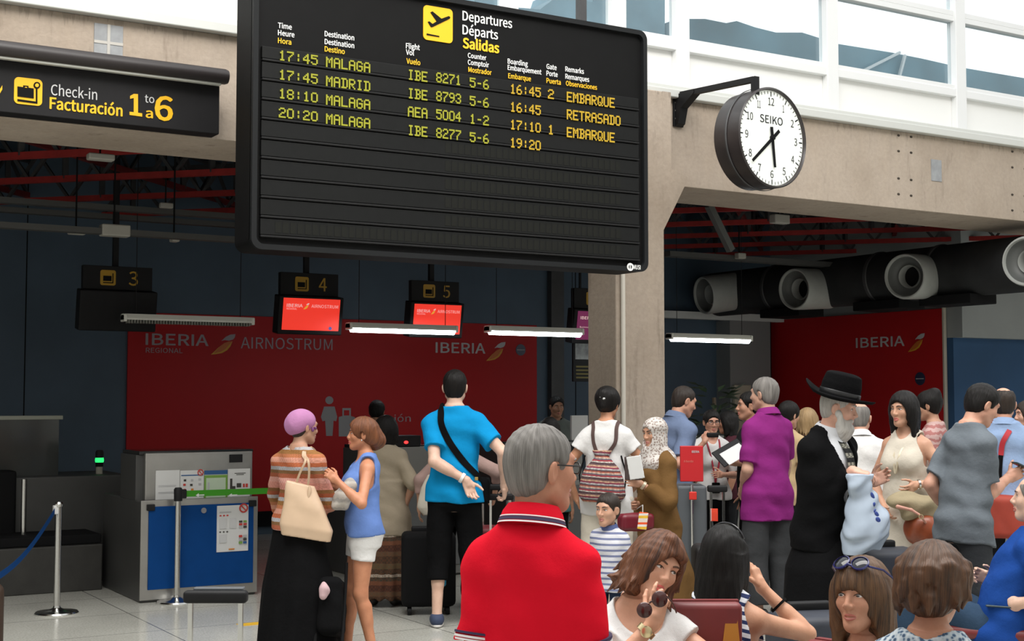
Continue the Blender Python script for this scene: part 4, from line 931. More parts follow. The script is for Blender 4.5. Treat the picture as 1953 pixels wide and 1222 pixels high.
def led(body, x0, yt, x1, yb, mat):
    a, b_ = on_y(x0, (yt + yb) / 2, YD - .006), on_y(x1, (yt + yb) / 2, YD - .006); zt, zb = on_y(x0, yt, YD - .006).z, on_y(x0, yb, YD - .006).z
    n = len(body); pitch = (b_.x - a.x) / (n * 6 - 1); pz = (zt - zb) / 7; m = MB()
    for i, ch in enumerate(body):
        for r_, row in enumerate(G.get(ch, ())):
            for c_, v in enumerate(row):
                if v == '1': x = a.x + (i * 6 + c_) * pitch; z = zt - r_ * pz; m.box(L(x - pitch * .04, YD - .016, z - pz * 1.02), L(x + pitch * 1.04, YD - .013, z + pz * .02))
    m.done('flight_lettering', mat, bd, fix=False)
DY = {0: (95, 113), 1: (132, 152), 2: (170, 188), 3: (206, 225)}
T1 = ['17:45', '17:45', '18:10', '20:20']; T2 = ['MALAGA', 'MADRID', 'MALAGA', 'MALAGA']; T3 = ['IBE', 'IBE', 'AEA', 'IBE']; T4 = ['8271', '8793', '5004', '8277']; T5 = ['5-6', '5-6', '1-2', '5-6']; T6 = ['16:45', '16:45', '17:10', '19:20']
for i in range(4):
    dz = (0, 36.6, 72.5, 109)[i]
    led(T1[i], 531, 96 + dz, 605, 115 + dz, LED1); led(T2[i], 621, 108.5 + dz * .993, 705, 128 + dz * .993, LED1); led(T3[i], 777, 132.5 + dz * .97, 814, 152 + dz * .97, LED1); led(T4[i], 831, 138 + dz * .97, 878, 157 + dz * .97, LED1)
    led(T5[i], 895, 148 + dz * .955, 931, 166.5 + dz * .955, LED1); led(T6[i], 972, 160 + dz * .94, 1030, 178.5 + dz * .94, LED2)
for i, t in ((0, '2'), (2, '1')): led(t, 1044, 170 + (0, 0, 68)[i], 1055, 188 + (0, 0, 68)[i], LED2)
for i, t in ((0, 'EMBARQUE'), (1, 'RETRASADO'), (2, 'EMBARQUE')): led(t, 1080, 175 + (0, 33.6, 67.5)[i], (1171, 1182, 1171)[i], 194 + (0, 33.6, 67.5)[i], LED2)
# maker's mark in the corner
cm = on_y(1202, 509, YD - .013); m = MB(); m.lathe([(.016, 0), (.030, 0), (.030, .003), (.016, .003), (.016, 0)], Matrix.Translation(L(cm.x, YD - .012, cm.z)) @ Matrix.Rotation(math.pi / 2, 4, 'X'), 20, False); m.box(L(cm.x - .004, YD - .014, cm.z - .02), L(cm.x + .004, YD - .012, cm.z + .02)); m.done('maker_mark', WT, bd)
on_plane_text('maker_lettering', 'MUSI', 1207, 513, 1221, 8, YD - .0125, WT, bd, .03)
for x in (X0 + .5, X1 - .5): m = MB(); m.bar((x - bd.location.x, .15, Z1 - Z0 - .02), (x - bd.location.x, .15, 6.9 - Z0), .06); m.done('hanger', DARK, bd)
# ------------------------------------------------------------------ check-in sign on the left of the beam
YS = 9.32
sb = on_y(418, 256, YS); st_ = on_y(418, 164, YS); sg = thing('check_in_sign', 'long black check-in sign with yellow lettering fixed to the beam', 'sign', (sb.x, YS, sb.z))
sl = lambda x, y, z: (x - sg.location.x, y - sg.location.y, z - sg.location.z)
m = MB(); m.box((-4.2, 0, 0), (0, .16, st_.z - sb.z), .006); m.done('sign_box', plain('sign_black', (.013, .0125, .0135), .6, spec=.2, var=.1), sg)
cz = on_y(430, 150, YS - .06).z; cx = on_y(434, 150, YS - .06).x - sb.x
m = MB(); m.lathe([(.0, -4.3), (.055, -4.3), (.055, cx - .02), (.048, cx), (0, cx)], Matrix.Translation((0, -.06, cz - sb.z + .012)) @ Matrix.Rotation(math.pi / 2, 4, 'Y'), 24, False); m.done('lamp_hood', plain('brown_black', (.025, .020, .020), .45), sg, True)
m = MB(); m.box((-4.2, -.075, cz - sb.z - .055), (cx - .05, -.035, cz - sb.z - .035), .004); m.done('lamp_strip', plain('pale_strip', (.55, .55, .50), .4), sg)
YT = YS - .001
def sflat(name, pts, mat, dep, parent):
    P = [on_y(x, y, YT) - sg.location for x, y in pts]; m = MB(); m.prism([(p.x, p.z) for p in P], P[0].y - dep, P[0].y + .001); return m.done(name, mat, parent)
def stext(body, x0, yb, x1, cap, mat, bold): o = on_plane_text('sign_lettering', body, x0, yb, x1, cap, YT, mat, sg, bold, .003)
GY = plain('sign_grey_white', (.55, .55, .55), .5); SY = plain('sign_yellow', (.88, .48, .005), .45)
stext('Check-in', 97, 181, 185, 20, GY, .006); stext('Facturación', 95, 207, 233, 21, SY, .030)
sflat('sign_lettering', [(255, 179), (263, 179.5), (263, 215), (271, 216.2), (271, 222.5), (247, 219.2), (247, 213), (255, 214), (255, 187), (248, 188.5), (248, 183)], SY, .003, sg); pass; stext('to', 276, 195, 294, 15, GY, .008); stext('a', 278, 224, 291, 18, SY, .025); stext('6', 296, 227, 328, 44, SY, .030)
p0, p1 = on_y(26, 204, YT), on_y(81, 147, YT)
m = MB(); m.prism([(x - sg.location.x, z - sg.location.z) for x, z in rrect(p0.x, on_y(26, 197, YT).z, p1.x, on_y(26, 146, YT).z, .03)], -.005, .001); ss = m.done('baggage_sign', SY, sg)
sflat('suitcase', [(33, 165), (44, 166.5), (44, 163), (54, 164), (54, 167.5), (64, 169), (64, 188), (33, 184)], NEARBLACK, .008, ss); sflat('scale_base', [(33, 189), (68, 194), (68, 169), (71, 169), (71, 198), (33, 193)], NEARBLACK, .008, ss)
sflat('scale_dial', c8(70, 163, 6.5), NEARBLACK, .008, ss); sflat('scale_face', c8(70, 163, 3.6), SY, .010, ss); sflat('suitcase_handle', [(47, 166), (51, 166.5), (51, 168), (47, 167.5)], SY, .010, ss)
sflat('sign_arrow', [(-14, 166), (-9, 166), (-2, 173), (4, 163), (4, 171), (-2, 181), (-8, 180)], SY, .006, sg)
# ------------------------------------------------------------------ wall clock on its bracket
cc = on_y(1471, 263, 8.42); R_ = .405
ck = thing('wall_clock', 'round white clock in a dark case on a black bracket above the beam', 'clock', cc, math.radians(7))
Ry = Matrix.Rotation(math.pi / 2, 4, 'X')            # lathe axis towards the hall
CASE = plain('clock_case', (.030, .024, .024), .35, var=.15)
m = MB(); m.lathe([(0, -.30), (R_ * .90, -.30), (R_ * 1.0, -.26), (R_ * 1.03, -.05), (R_ * 1.03, .02), (R_ * 1.0, .03), (R_ * .975, .015), (R_ * .97, -.01)], Ry, 64, False); m.done('case', CASE, ck, True)
m = MB(); m.lathe([(R_ * 1.035, -.13), (R_ * 1.05, -.125), (R_ * 1.05, -.115), (R_ * 1.035, -.11)], Ry, 64, False); m.done('case_band', DARK, ck, True)
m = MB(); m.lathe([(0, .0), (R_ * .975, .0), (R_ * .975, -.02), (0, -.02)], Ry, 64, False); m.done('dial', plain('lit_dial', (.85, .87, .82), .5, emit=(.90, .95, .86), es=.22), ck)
INK = plain('dial_ink', (.015, .016, .02), .8, spec=.1); tm = MB()
for k in range(60):
    a = math.radians(6 * k); l = .042 if k % 5 == 0 else .024; w = .0052 if k % 5 == 0 else .0032; s_, c_ = math.sin(a), math.cos(a); r1 = R_ * .955
    P = [((r1 - q0) * s_ + q1 * c_, -.003, (r1 - q0) * c_ - q1 * s_) for q0, q1 in ((0, -w), (0, w), (l, w), (l, -w))]; tm.add(P, [(0, 1, 2, 3)])
tm.done('minute_marks', INK, ck)
for h in range(1, 13):
    a = math.radians(30 * h); s_ = str(h); cap = .062; w = .032 * len(s_) + (.010 if len(s_) > 1 else .004); x, z = R_ * .745 * math.sin(a), R_ * .745 * math.cos(a)
    if s_ == '1': w = .018
    if s_ == '11': w = .04
    text('numeral', s_, (1, 0, 0), (0, 0, 1), (x - w / 2, -.002, z - cap / 2), w, cap, INK, ck, .004, .002)
text('dial_lettering', 'SEIKO', (1, 0, 0), (0, 0, 1), (-.14, -.002, .118), .28, .064, INK, ck, .012, .002)
def hand(name, ang, L1, L0, w0, w1, y):
    a = math.radians(ang); d = Vector((math.sin(a), 0, math.cos(a))); p = Vector((math.cos(a), 0, -math.sin(a))); m = MB()
    P = [-d * L0 - p * w0, -d * L0 + p * w0, d * L1 + p * w1, d * L1 - p * w1]; m.add([v + Vector((0, y, 0)) for v in P] + [v + Vector((0, y - .004, 0)) for v in P], [(0, 1, 2, 3), (7, 6, 5, 4), (0, 4, 5, 1), (1, 5, 6, 2), (2, 6, 7, 3), (3, 7, 4, 0)]); m.done(name, NEARBLACK, ck)
hand('hour_hand', 173.5, .245, .09, .017, .013, -.012); hand('minute_hand', 229.5, .335, .10, .015, .012, -.02)
m = MB(); m.lathe([(0, .03), (.02, .03), (.02, 0), (0, 0)], Ry, 20, False); m.done('hub', NEARBLACK, ck)
pb_ = on_y(1293, 210, YB - .01); bk = thing('clock_bracket', 'black steel bracket bolted to the beam carrying the clock', 'bracket', (pb_.x, YB - .0, pb_.z))
z1 = on_y(1445, 152, 8.42).z - pb_.z; dxx = on_y(1440, 152, 8.42).x - pb_.x; zt2 = on_y(1296, 183, YB).z - pb_.z; zb2 = on_y(1296, 243, YB).z - pb_.z
m = MB(); m.box((-.055, -.02, zb2), (.055, 0, zt2), .004); m.prism([(-.02, zt2), (-.02, zb2), (-.06, zb2 + .02), (-.10, zt2 - .13), (-.28, zt2 - .03), (-.28, zt2 + .0)], -.04, .04, 'X'); m.done('wall_plate', BLACK, bk)
m = MB(); m.bar((0, -.01, zt2), (dxx, -1.08, z1), .05, .045); m.bar((dxx, -1.08, z1 + .02), (dxx, -1.08, z1 - .13), .05, .05); m.done('arm', BLACK, bk)
m = MB()
for z in (.25, .5, .75): m.sphere((-.035, -.022, zb2 + (zt2 - zb2) * z), .008, 8, 5); m.sphere((.035, -.022, zb2 + (zt2 - zb2) * z), .008, 8, 5)
m.done('bolts', STEEL, bk)
# ------------------------------------------------------------------ counter screens and strip lamps
SCR = emitter('screen_red', (.75, .035, .02), .95); SCT = plain('screen_white', (.7, .5, .5), .5, emit=(.85, .60, .58), es=.6); SCG = plain('screen_gold', (.8, .4, .05), .5, emit=(.85, .45, .05), es=.6)
NUM = plain('dull_gold', (.42, .24, .012), .5)
YSN = 12.95
def screen(num, x0, x1, yt, ybm, label, on=True, purple=False, cutnum=False):
    a, b_ = on_y(x0, yt, YSN), on_y(x1, yt, YSN); ym = yt + (ybm - yt) * .39; c = ((a.x + b_.x) / 2); z0 = on_y((x0 + x1) / 2, ybm, YSN).z; zt = on_y((x0 + x1) / 2, yt, YSN).z; zm = zt - (zt - z0) * .38
    t = thing('counter_screen', label, 'screen', (c, YSN, z0)); w = (b_.x - a.x) / 2; H = zt - z0; hm = zm - z0
    m = MB(); m.box((-w * .90, -.02, hm), (w * .90, .05, H), .005); m.done('number_box', BLACK, t)
    m = MB(); Mt = Matrix.Rotation(math.radians(9), 4, 'X'); m.box((-w, -.03, -.02), (w, .12, hm - .005), .012, Mt); m.done('monitor', BLACK, t)
    m = MB(); m.box((-.025, .06, H - .05), (.025, .11, 4.45 - z0)); m.done('hanger', BLACK, t)
    if num:
        p0 = text('number', num, (1, 0, 0), (0, 0, 1), (w * .28, -.021, hm + (H - hm) * .22), .085, (H - hm) * .58, NUM, t, .008, .003)
    q0 = MB(); s = (H - hm) * .64; x_ = -w * .42; z_ = hm + (H - hm) * .18
    q0.prism([(x + x_ - s * .1, z + z_) for x, z in rrect(0, 0, s, s, .02)], -.025, -.019); sq = q0.done('baggage_sign', NUM, t)
    q0 = MB(); q0.box((x_ + s * .08, -.028, z_ + s * .28), (x_ + s * .62, -.024, z_ + s * .62)); q0.box((x_ + s * .08, -.028, z_ + s * .14), (x_ + s * .74, -.024, z_ + s * .20)); q0.box((x_ + s * .68, -.028, z_ + s * .14), (x_ + s * .74, -.024, z_ + s * .8)); q0.done('suitcase', NEARBLACK, sq)
    if on:
        hw, hz = w * .88, hm * .86; m = MB(); m.box((-hw, -.036, hm * .07), (hw, -.031, hm * .07 + hz), 0, Mt); im = m.done('display', emitter('screen_purple', (.13, .012, .06), .8) if purple else SCR, t)
        X = (1, 0, 0); U = tuple((Mt.to_3x3() @ Vector((0, 0, 1)))); at = lambda x, z: tuple(Mt @ Vector((x, -.037, z)))
        text('screen_lettering', 'IBERIA', X, U, at(-hw * .88, hz * .80), hw * .55, hz * .10, SCT, t, .02, .001); text('screen_lettering', 'Business' if purple else 'REGIONAL', X, U, at(-hw * .88, hz * (.50 if purple else .72)), hw * .36, hz * .05, SCT, t, .0, .001)
        if not purple: text('screen_lettering', 'AIRNOSTRUM', X, U, at(-hw * .02, hz * .80), hw * .95, hz * .10, SCT, t, .0, .001)
        flash_mark(at(-hw * .30, hz * .74), X, U, hw * .20, hz * .20, t, (SCT, SCG), .001)
        m = MB(); m.lathe([(0, 0), (hz * .055, 0), (hz * .055, .003), (0, .003)], Matrix.Translation(at(hw * .70, hz * .16)) @ Matrix.Rotation(math.pi / 2, 4, 'X'), 20, False); m.done('round_badge', emitter('badge_blue', (.06, .06, .25), .8), t)
    return t
screen('3', 150, 297, 508, 627, 'switched-off black screen hanging under the number 3', on=False)
screen('4', 528, 650, 521, 634, 'red airline screen under the number 4, left of the lit strip lamps')
screen('5', 778, 879, 536, 640, 'red airline screen under the number 5, partly behind a lit strip lamp')
screen('6', 1088, 1190, 551, 652, 'purple airline screen half hidden behind the concrete column', purple=True)
m = MB(); a = on_y(1093, 650, 13.6); b_ = on_y(1180, 728, 13.6); sn = thing('hanging_notice', 'black notice board with pale picture below the purple screen', 'notice', (a.x, 13.6, b_.z)); m.box((0, 0, 0), (b_.x - a.x, .03, a.z - b_.z), .004); m.box((.1, .005, a.z - b_.z - .01), (.125, .025, 4.45 - b_.z)); m.done('board', BLACK, sn)
m = MB(); m.box((.03, -.004, (a.z - b_.z) * .55), (b_.x - a.x - .03, .001, (a.z - b_.z) * .95)); m.done('picture', plain('grey_picture', (.30, .31, .31), .6, var=.5, vs=9), sn)
m = MB()
for k in range(4): m.box((.04, -.004, (a.z - b_.z) * (.08 + .09 * k)), (b_.x - a.x - .05, .001, (a.z - b_.z) * (.12 + .09 * k)))
m.done('text_lines', plain('olive_print', (.16, .13, .03), .6), sn)
TUBE = emitter('lit_tube', (.86, .95, 1.0), 16.0); YLAMP = 12.6
for k, (x0, x1, y0, lab, lit) in enumerate(((233, 482, 613, 'unlit white louvred strip lamp hanging in front of screen 3', False), (663, 869, 628, 'lit strip lamp hanging in front of screen 5', True), (928, 1109, 633, 'lit strip lamp hanging left of the concrete column', True), (1275, 1430, 646, 'lit strip lamp hanging right of the concrete column', True))):
    a, b_ = on_y(x0, y0, YLAMP), on_y(x1, y0, YLAMP); z = on_y((x0 + x1) / 2, y0, YLAMP).z; w = (b_.x - a.x) / 2
    t = thing('strip_lamp', lab, 'lamp', ((a.x + b_.x) / 2, YLAMP, z), 0, 'strip lamps over the counters')
    m = MB(); m.prism([(-.055, 0), (-.06, .015), (-.04, .055), (.04, .055), (.06, .015), (.055, 0)], -w, w, 'X'); m.box((-w, -.062, -.018), (-w + .03, .062, .05), .006); m.box((w - .03, -.062, -.018), (w, .062, .05), .006); m.done('housing', plain('lamp_white', (.80, .80, .73), .4), t)
    if lit:
        m = MB(); m.lathe([(.0, -w + .03), (.032, -w + .03), (.032, w - .03), (0, w - .03)], Matrix.Translation((0, -.012, -.012)) @ Matrix.Rotation(math.pi / 2, 4, 'Y'), 16, False); m.done('tube', TUBE, t, True)
    else:
        m = MB(); n_ = 44
        for i in range(n_): x = -w + .05 + (2 * w - .1) * i / (n_ - 1); m.box((x - .003, -.055, -.030), (x + .003, .055, .0))
        m.done('louvre', plain('louvre_grey', (.34, .34, .30), .4), t)
    m = MB()
    for s_ in (-.8, .8): m.tube([(s_ * w, 0, .05), (s_ * w, 0, 4.45 - z)], .004, 6)
    m.done('wires', BLACK, t)
# ------------------------------------------------------------------ check-in desks
BLUEP = plain('desk_blue', (.002, .046, .19), .6, spec=.12, var=.06); DSIDE = plain('dark_desk_side', (.060, .060, .058), .45, .2, var=.15, vs=2)
def desk(xc, y, label, panel=None, steel=STEEL):
    t = thing('check_in_desk', label, 'check-in desk', (xc, y, 0)); w = .475
    m = MB(); m.box((-w, .0, 0), (w, 1.12, .79), .012); m.done('desk_base', DSIDE, t)
    m = MB(); m.box((-w - .005, -.02, .02), (w + .005, .0, .795), .004); m.done('front_frame', steel, t)
    m = MB(); m.box((-w + .055, -.032, .10), (w - .035, -.018, .745), .003); m.done('front_panel', panel or BLUEP, t)
    m = MB(); m.box((-w + .06, .10, .785), (w, .16, 1.16), .008); m.done('upper_panel', steel, t)
    m = MB(); m.box((-w + .02, .14, 1.145), (w + .02, .62, 1.175), .006); m.done('counter_top', plain('gloss_black', (.012, .012, .012), .12), t)
    m = MB(); m.box((-w, .16, .785), (w, .60, 1.145), .004); m.done('upper_body', DSIDE, t)
    for x in (-w + .07, w - .045): m = MB(); m.box((x - .03, -.045, .715), (x + .03, -.018, .765), .006); m.done('corner_clip', BLACK, t)
    m = MB(); m.lathe([(0, 0), (.022, 0), (.022, .006), (0, .006)], Matrix.Translation((.02, -.032, .70)) @ Matrix.Rotation(math.pi / 2, 4, 'X'), 18, False); m.done('panel_lock', plain('grey_lock', (.3, .3, .32), .4, .6), t)
    m = MB(); m.box((w - .20, .09, 1.07), (w - .09, .10, 1.135), .002); m.done('socket_plate', BLACK, t)
    return t
pd = on_z(266, 1150); dx = pd.x + .475; dy = pd.y
d1 = desk(dx, dy, 'steel check-in desk with blue front and white notices behind the green belt')
PAP = plain('white_paper', (.62, .62, .61), .5)
def paper(name, x0, y0, x1, y1, Y, label, marks):
    a, b_ = on_y(x0, y1, Y), on_y(x1, y0, Y); t = thing(name, label, 'notice', (a.x, Y, a.z)); w, h = b_.x - a.x, b_.z - a.z
    m = MB(); m.box((0, 0, 0), (w, .004, h), 0); m.done('sheet', PAP, t)
    for i, (u0, v0, u1, v1, c) in enumerate(marks): m = MB(); m.box((u0 * w, -.0015 - .0004 * i, v0 * h), (u1 * w, .001, v1 * h)); m.done('print', c, t)
    return t, w, h
GP = plain('grey_print', (.42, .42, .43), .6); KP = plain('black_print', (.04, .035, .03), .6); RP = plain('red_print', (.5, .04, .03), .6); GN = plain('green_print', (.16, .32, .05), .6); BPR = plain('blue_print', (.02, .09, .25), .6); OP = plain('orange_print', (.6, .2, .02), .6); PGN = plain('pale_green_print', (.46, .56, .42), .6)
YU, YF = dy + .092, dy - .037
def lines(x0, x1, zs, c=GP): return [(x0, z, x1, z + .012, c) for z in zs]
paper('desk_notice', 296, 896, 343, 967, YU, 'plain white typed notice, leftmost on the steel desk', lines(.12, .85, (.58, .55, .40, .37)) + [(.45, .03, .8, .07, BPR)])
t, w, h = paper('desk_notice', 343, 896, 389, 962, YU, 'white notice with small pictures, second from left on the steel desk', [(.04, .84, .96, .87, BPR), (.05, .25, .95, .33, plain('yellow_print', (.65, .55, .12), .6))] + [(u, v, u + .10, v + .06, c) for u, v, c in ((.15, .68, KP), (.45, .68, GP), (.78, .70, GP), (.13, .55, RP), (.42, .54, KP), (.78, .56, GP), (.14, .40, RP), (.46, .40, OP))])
m = MB(); m.tube([(w * .85 + .022 * math.cos(a), -.004, h * .93 + .022 * math.sin(a)) for a in np.linspace(0, 6.28, 17)[:-1]], .004, 6, closed=True); m.bar((w * .85 - .015, -.004, h * .93 + .015), (w * .85 + .015, -.004, h * .93 - .015), .005); m.done('ban_ring', RP, t)
paper('desk_notice', 389, 896, 434, 962, YU, 'green and blue notice, third from left on the steel desk', [(.0, .0, 1, .86, GN), (.08, .20, .92, .78, PGN), (.0, .88, 1, 1.0, BPR), (.05, .05, .95, .14, RP), (.15, .3, .22, .65, GP)])
paper('desk_notice', 434, 893, 477, 960, YU, 'white notice showing dark boots, rightmost on the steel desk', [(.3, .86, .8, .88, KP), (.38, .82, .72, .84, KP), (.10, .45, .20, .72, KP), (.10, .42, .34, .50, KP), (.40, .46, .60, .58, KP), (.68, .46, .76, .56, RP), (.80, .46, .90, .56, RP), (.58, .36, .72, .41, KP), (.2, .1, .8, .16, GP)])
t, w, h = paper('desk_notice', 413, 962, 474, 1053, YF, 'tall white rules notice with red ban ring on the blue front', lines(.08, .45, (.86, .84)) + [(.08, .77, .14, .80, RP), (.19, .77, .25, .80, RP), (.30, .77, .36, .80, RP), (.08, .42, .13, .445, KP), (.19, .42, .24, .445, KP), (.30, .42, .35, .445, KP)] + [(.08, .50, .30, .72, plain('faint_print', (.54, .54, .54), .6)), (.40, .50, .60, .72, plain('faint_print', (.54, .54, .54), .6)), (.08, .2, .30, .38, plain('faint_print', (.54, .54, .54), .6)), (.38, .04, .56, .065, OP)] + [(.70 + .14 * (i % 2), .62 - .06 * (i // 2) if i < 6 else .30 - .07 * ((i - 6) // 2), .80 + .14 * (i % 2), .66 - .06 * (i // 2) if i < 6 else .345 - .07 * ((i - 6) // 2), (KP, GN, RP, RP, GP, KP, RP, GP, GP, KP, GN, BPR)[i]) for i in range(12)])
m = MB(); m.tube([(w * .84 + .032 * math.cos(a), -.004, h * .93 + .032 * math.sin(a)) for a in np.linspace(0, 6.28, 21)[:-1]], .006, 6, closed=True); m.bar((w * .84 - .022, -.004, h * .93 + .022), (w * .84 + .022, -.004, h * .93 - .022), .008); m.done('ban_ring', RP, t)
p = on_z(815, 1125); d2 = desk(on_y(800, 900, 10.9).x, 10.9, 'steel check-in desk with gloss top behind the man in the blue T-shirt', panel=plain('grey_desk_panel', (.12, .125, .125), .5), steel=plain('dull_steel', (.26, .26, .25), .4, .6))
c = on_y(776, 875, 10.88); m = MB(); m.box((c.x - .16, 10.99, 1.16), (c.x + .20, 11.2, 1.26), .01); tag(m.done('label_printer', BLACK), 'black printer with red light on the desk behind the shorts woman', 'printer')
rl = on_y(775, 875, 10.98); m = MB(); m.sphere((rl.x, 10.985, 1.20), (.022, .012, .014), 12, 8); tag(m.done('indicator_light', emitter('red_light', (1, .03, .03), 2.5), None, True), 'small red light shining on the black printer', 'light')
d3 = desk(on_y(1045, 900, 11.2).x, 11.2, 'check-in desk behind the grey-haired man in red, left of the column', panel=plain('grey_desk_panel', (.12, .125, .125), .5), steel=plain('dull_steel', (.26, .26, .25), .4, .6))
d4 = desk(on_y(1345, 900, 12.2).x, 12.2, 'check-in desk behind the staff woman, right of the column', panel=plain('grey_desk_panel', (.12, .125, .125), .5), steel=plain('dull_steel', (.26, .26, .25), .4, .6))
c = on_y(1106, 798, 11.5); m = MB(); m.box((c.x - .10, 11.5, 1.17), (c.x + .10, 11.53, 1.42), .004); tag(m.done('desk_card', PAP), 'small white card standing on the desk left of the column', 'card')
# baggage belt side of the next counter, dark glass screen, bench
a = on_y(-40, 1080, 11.6); b_ = on_y(200, 1080, 11.6); bc = thing('baggage_conveyor', 'dark low baggage conveyor left of the steel desk', 'conveyor', (b_.x, 11.6, 0))
m = MB(); m.box((-2.2, 0, 0), (-.02, 1.4, .38), .01); m.done('base', plain('dark_stone', (.030, .029, .026), .5, var=.2), bc); m = MB(); m.box((-2.2, .05, .38), (-.02, 1.3, .46), .01); m.done('belt', NEARBLACK, bc)
m = MB(); m.box((-.95, .55, .0), (.34, 1.35, .92), .01); m.done('side_box', DSIDE, bc); m = MB(); m.box((-1.10, .5, .44), (-.62, .75, .98), .02); m.done('black_housing', NEARBLACK, bc)
m = MB(); m.tube([(-.60, .3, .44), (-.60, .3, .92)], .022, 12); m.done('guide_post', CHROME, bc, True)
g = MB(); p0, p1 = on_y(-30, 1010, 12.4), on_y(113, 792, 12.4); gs_ = thing('glass_screen', 'dark glass screen with pale top rail at the left edge', 'screen', (p1.x, 12.4, 0))
g.box((-1.8, 0, .46), (-.0, .02, p1.z - .03)); g.done('glass', plain('smoked_glass', (.045, .050, .048), .12, var=.25, vs=1.2), gs_); m = MB(); m.box((-1.8, -.015, p1.z - .035), (.03, .035, p1.z), .004); m.done('top_rail', plain('pale_rail_dim', (.30, .31, .26), .5), gs_)
m = MB(); m.box((-1.8, -.01, .0), (.0, .03, .46)); m.done('kick_panel', NEARBLACK, gs_)
c = on_y(189, 915, 12.4); bn = thing('signal_beacon', 'slim signal light glowing green beside the dark conveyor', 'beacon', (c.x, 12.4, .92)); z2 = on_y(189, 858, 12.4).z - .92
m = MB(); m.tube([(0, 0, 0), (0, 0, z2 * .30)], .030, 14); m.done('foot', plain('pale_plastic', (.35, .34, .28), .5), bn, True); m = MB(); m.tube([(0, 0, z2 * .30), (0, 0, z2 * .48)], .034, 14); m.done('dark_lens', NEARBLACK, bn, True)
m = MB(); m.lathe([(.0, z2 * .48), (.036, z2 * .48), (.040, z2 * .57), (.036, z2 * .68), (0, z2 * .68)], Matrix(), 16, False); m.done('green_lens', emitter('green_lamp', (.02, .55, .13), 1.7), bn, True); m = MB(); m.lathe([(0, z2 * .68), (.036, z2 * .68), (.036, z2 * .92), (.026, z2), (0, z2)], Matrix(), 16, False); m.done('cap', BLACK, bn, True)
# ------------------------------------------------------------------ belt posts
def belt_post(px, py, label, top_dark=False, H=.86, r=.024):
    p = on_z(px, py); t = thing('queue_post', label, 'queue post', (p.x, p.y, 0)); m = MB()
    m.lathe([(0, 0), (.155, 0), (.158, .008), (.150, .018), (.06, .028), (r + .004, .045), (r, .06)], Matrix(), 40, False); m.done('base', CHROME, t, True)
    m = MB(); m.tube([(0, 0, .04), (0, 0, H)], r, 20); m.done('pole', CHROME, t, True)
    m = MB(); m.lathe([(0, H - .09 if top_dark else H - .02), (r + .008, H - .09 if top_dark else H - .02), (r + .010, H), (r, H + .015), (0, H + .015)], Matrix(), 20, False); m.done('cap', BLACK if top_dark else CHROME, t, True); return t, p
t1, q1 = belt_post(108, 1170, 'chrome queue post holding the blue belt at left', H=.81); t2, q2 = belt_post(337, 1149, 'chrome queue post holding the green belt before the blue desk front', True, H=.88)
def belt(name, pts, w, mat, label):
    m = MB(); V = []; F = []
    for p in pts: V += [(p[0], p[1] - .002, p[2] - w / 2), (p[0], p[1] - .002, p[2] + w / 2), (p[0], p[1] + .002, p[2] + w / 2), (p[0], p[1] + .002, p[2] - w / 2)]
    for i in range(len(pts) - 1): k = 4 * i; F += [(k, k + 1, k + 5, k + 4), (k + 1, k + 2, k + 6, k + 5), (k + 2, k + 3, k + 7, k + 6), (k + 3, k, k + 4, k + 7)]
    return m.add(V, F).done(name, mat)
e = on_y(560, 938, q2.y - .02); pts = [(q2.x + .03 + (e.x - q2.x) * k / 10, q2.y - .01 + (e.y - q2.y) * k / 10, .845 + .0 * k) for k in range(11)]
gb = belt('queue_belt', pts, .048, plain('belt_green', (.045, .24, .018), .7, spec=.15), ''); tag(gb, 'bright green queue belt stretched in front of the notices', 'belt')
m = MB()
for px in (381, 444): c = on_y(px, 944, q2.y - .03); m.prism([(c.x - .03, c.z), (c.x - .005, c.z + .014), (c.x - .005, c.z + .004), (c.x + .04, c.z + .004), (c.x + .04, c.z - .004), (c.x - .005, c.z - .004), (c.x - .005, c.z - .014)], q2.y - .022, q2.y - .019)
o = m.done('arrow_print', PAP, gb)
m = MB(); m.box((q2.x + .015, q2.y - .03, .81), (q2.x + .06, q2.y + .02, .88), .006); o = m.done('belt_end', BLACK, gb)
s0 = Vector((q1.x - .02, q1.y, .77)); s1 = spot(-40, 1118, 8.6); pts = []
for k in range(13): u = k / 12; p = s0.lerp(s1, u); pts.append((p.x, p.y, p.z - .16 * math.sin(math.pi * u) * .6))
bb = belt('queue_belt', pts, .045, plain('belt_blue', (.004, .04, .15), .8, spec=.1), ''); tag(bb, 'blue queue belt sagging to the left edge of the photo', 'belt')
m = MB(); m.box((q1.x - .04, q1.y - .025, .735), (q1.x - .005, q1.y + .02, .80), .006); m.done('belt_end', PAP, bb)
# ------------------------------------------------------------------ cases and trolleys
def trolley_case(loc, rz, label, w=.42, d=.25, h=.58, hh=1.02, mat=None, gm=None, bar=CHROME, wid=.20):
    t = thing('suitcase', label, 'suitcase', loc, rz); mat = mat or plain('black_suitcase', (.018, .018, .019), .6, var=.2)
    m = MB(); m.box((-w / 2, -d / 2, .06), (w / 2, d / 2, h), .04); m.done('shell', mat, t, True)
    for x in (-1, 1):
        m = MB(); m.bar((x * wid / 2, d / 2 - .04, h - .05), (x * wid / 2, d / 2 - .04, hh), .016, .022); m.done('handle_bar', bar, t)
        for y in (-1, 1): m = MB(); m.lathe([(0, -.015), (.028, -.015), (.03, 0), (.028, .015), (0, .015)], Matrix.Translation((x * (w / 2 - .06), y * (d / 2 - .05), .03)) @ Matrix.Rotation(math.pi / 2, 4, 'Y'), 14, False); m.done('wheel', BLACK, t, True)
    m = MB(); m.box((-wid / 2 - .025, d / 2 - .065, hh - .02), (wid / 2 + .025, d / 2 - .015, hh + .025), .012); m.done('grip', gm or BLACK, t, True)
    return t
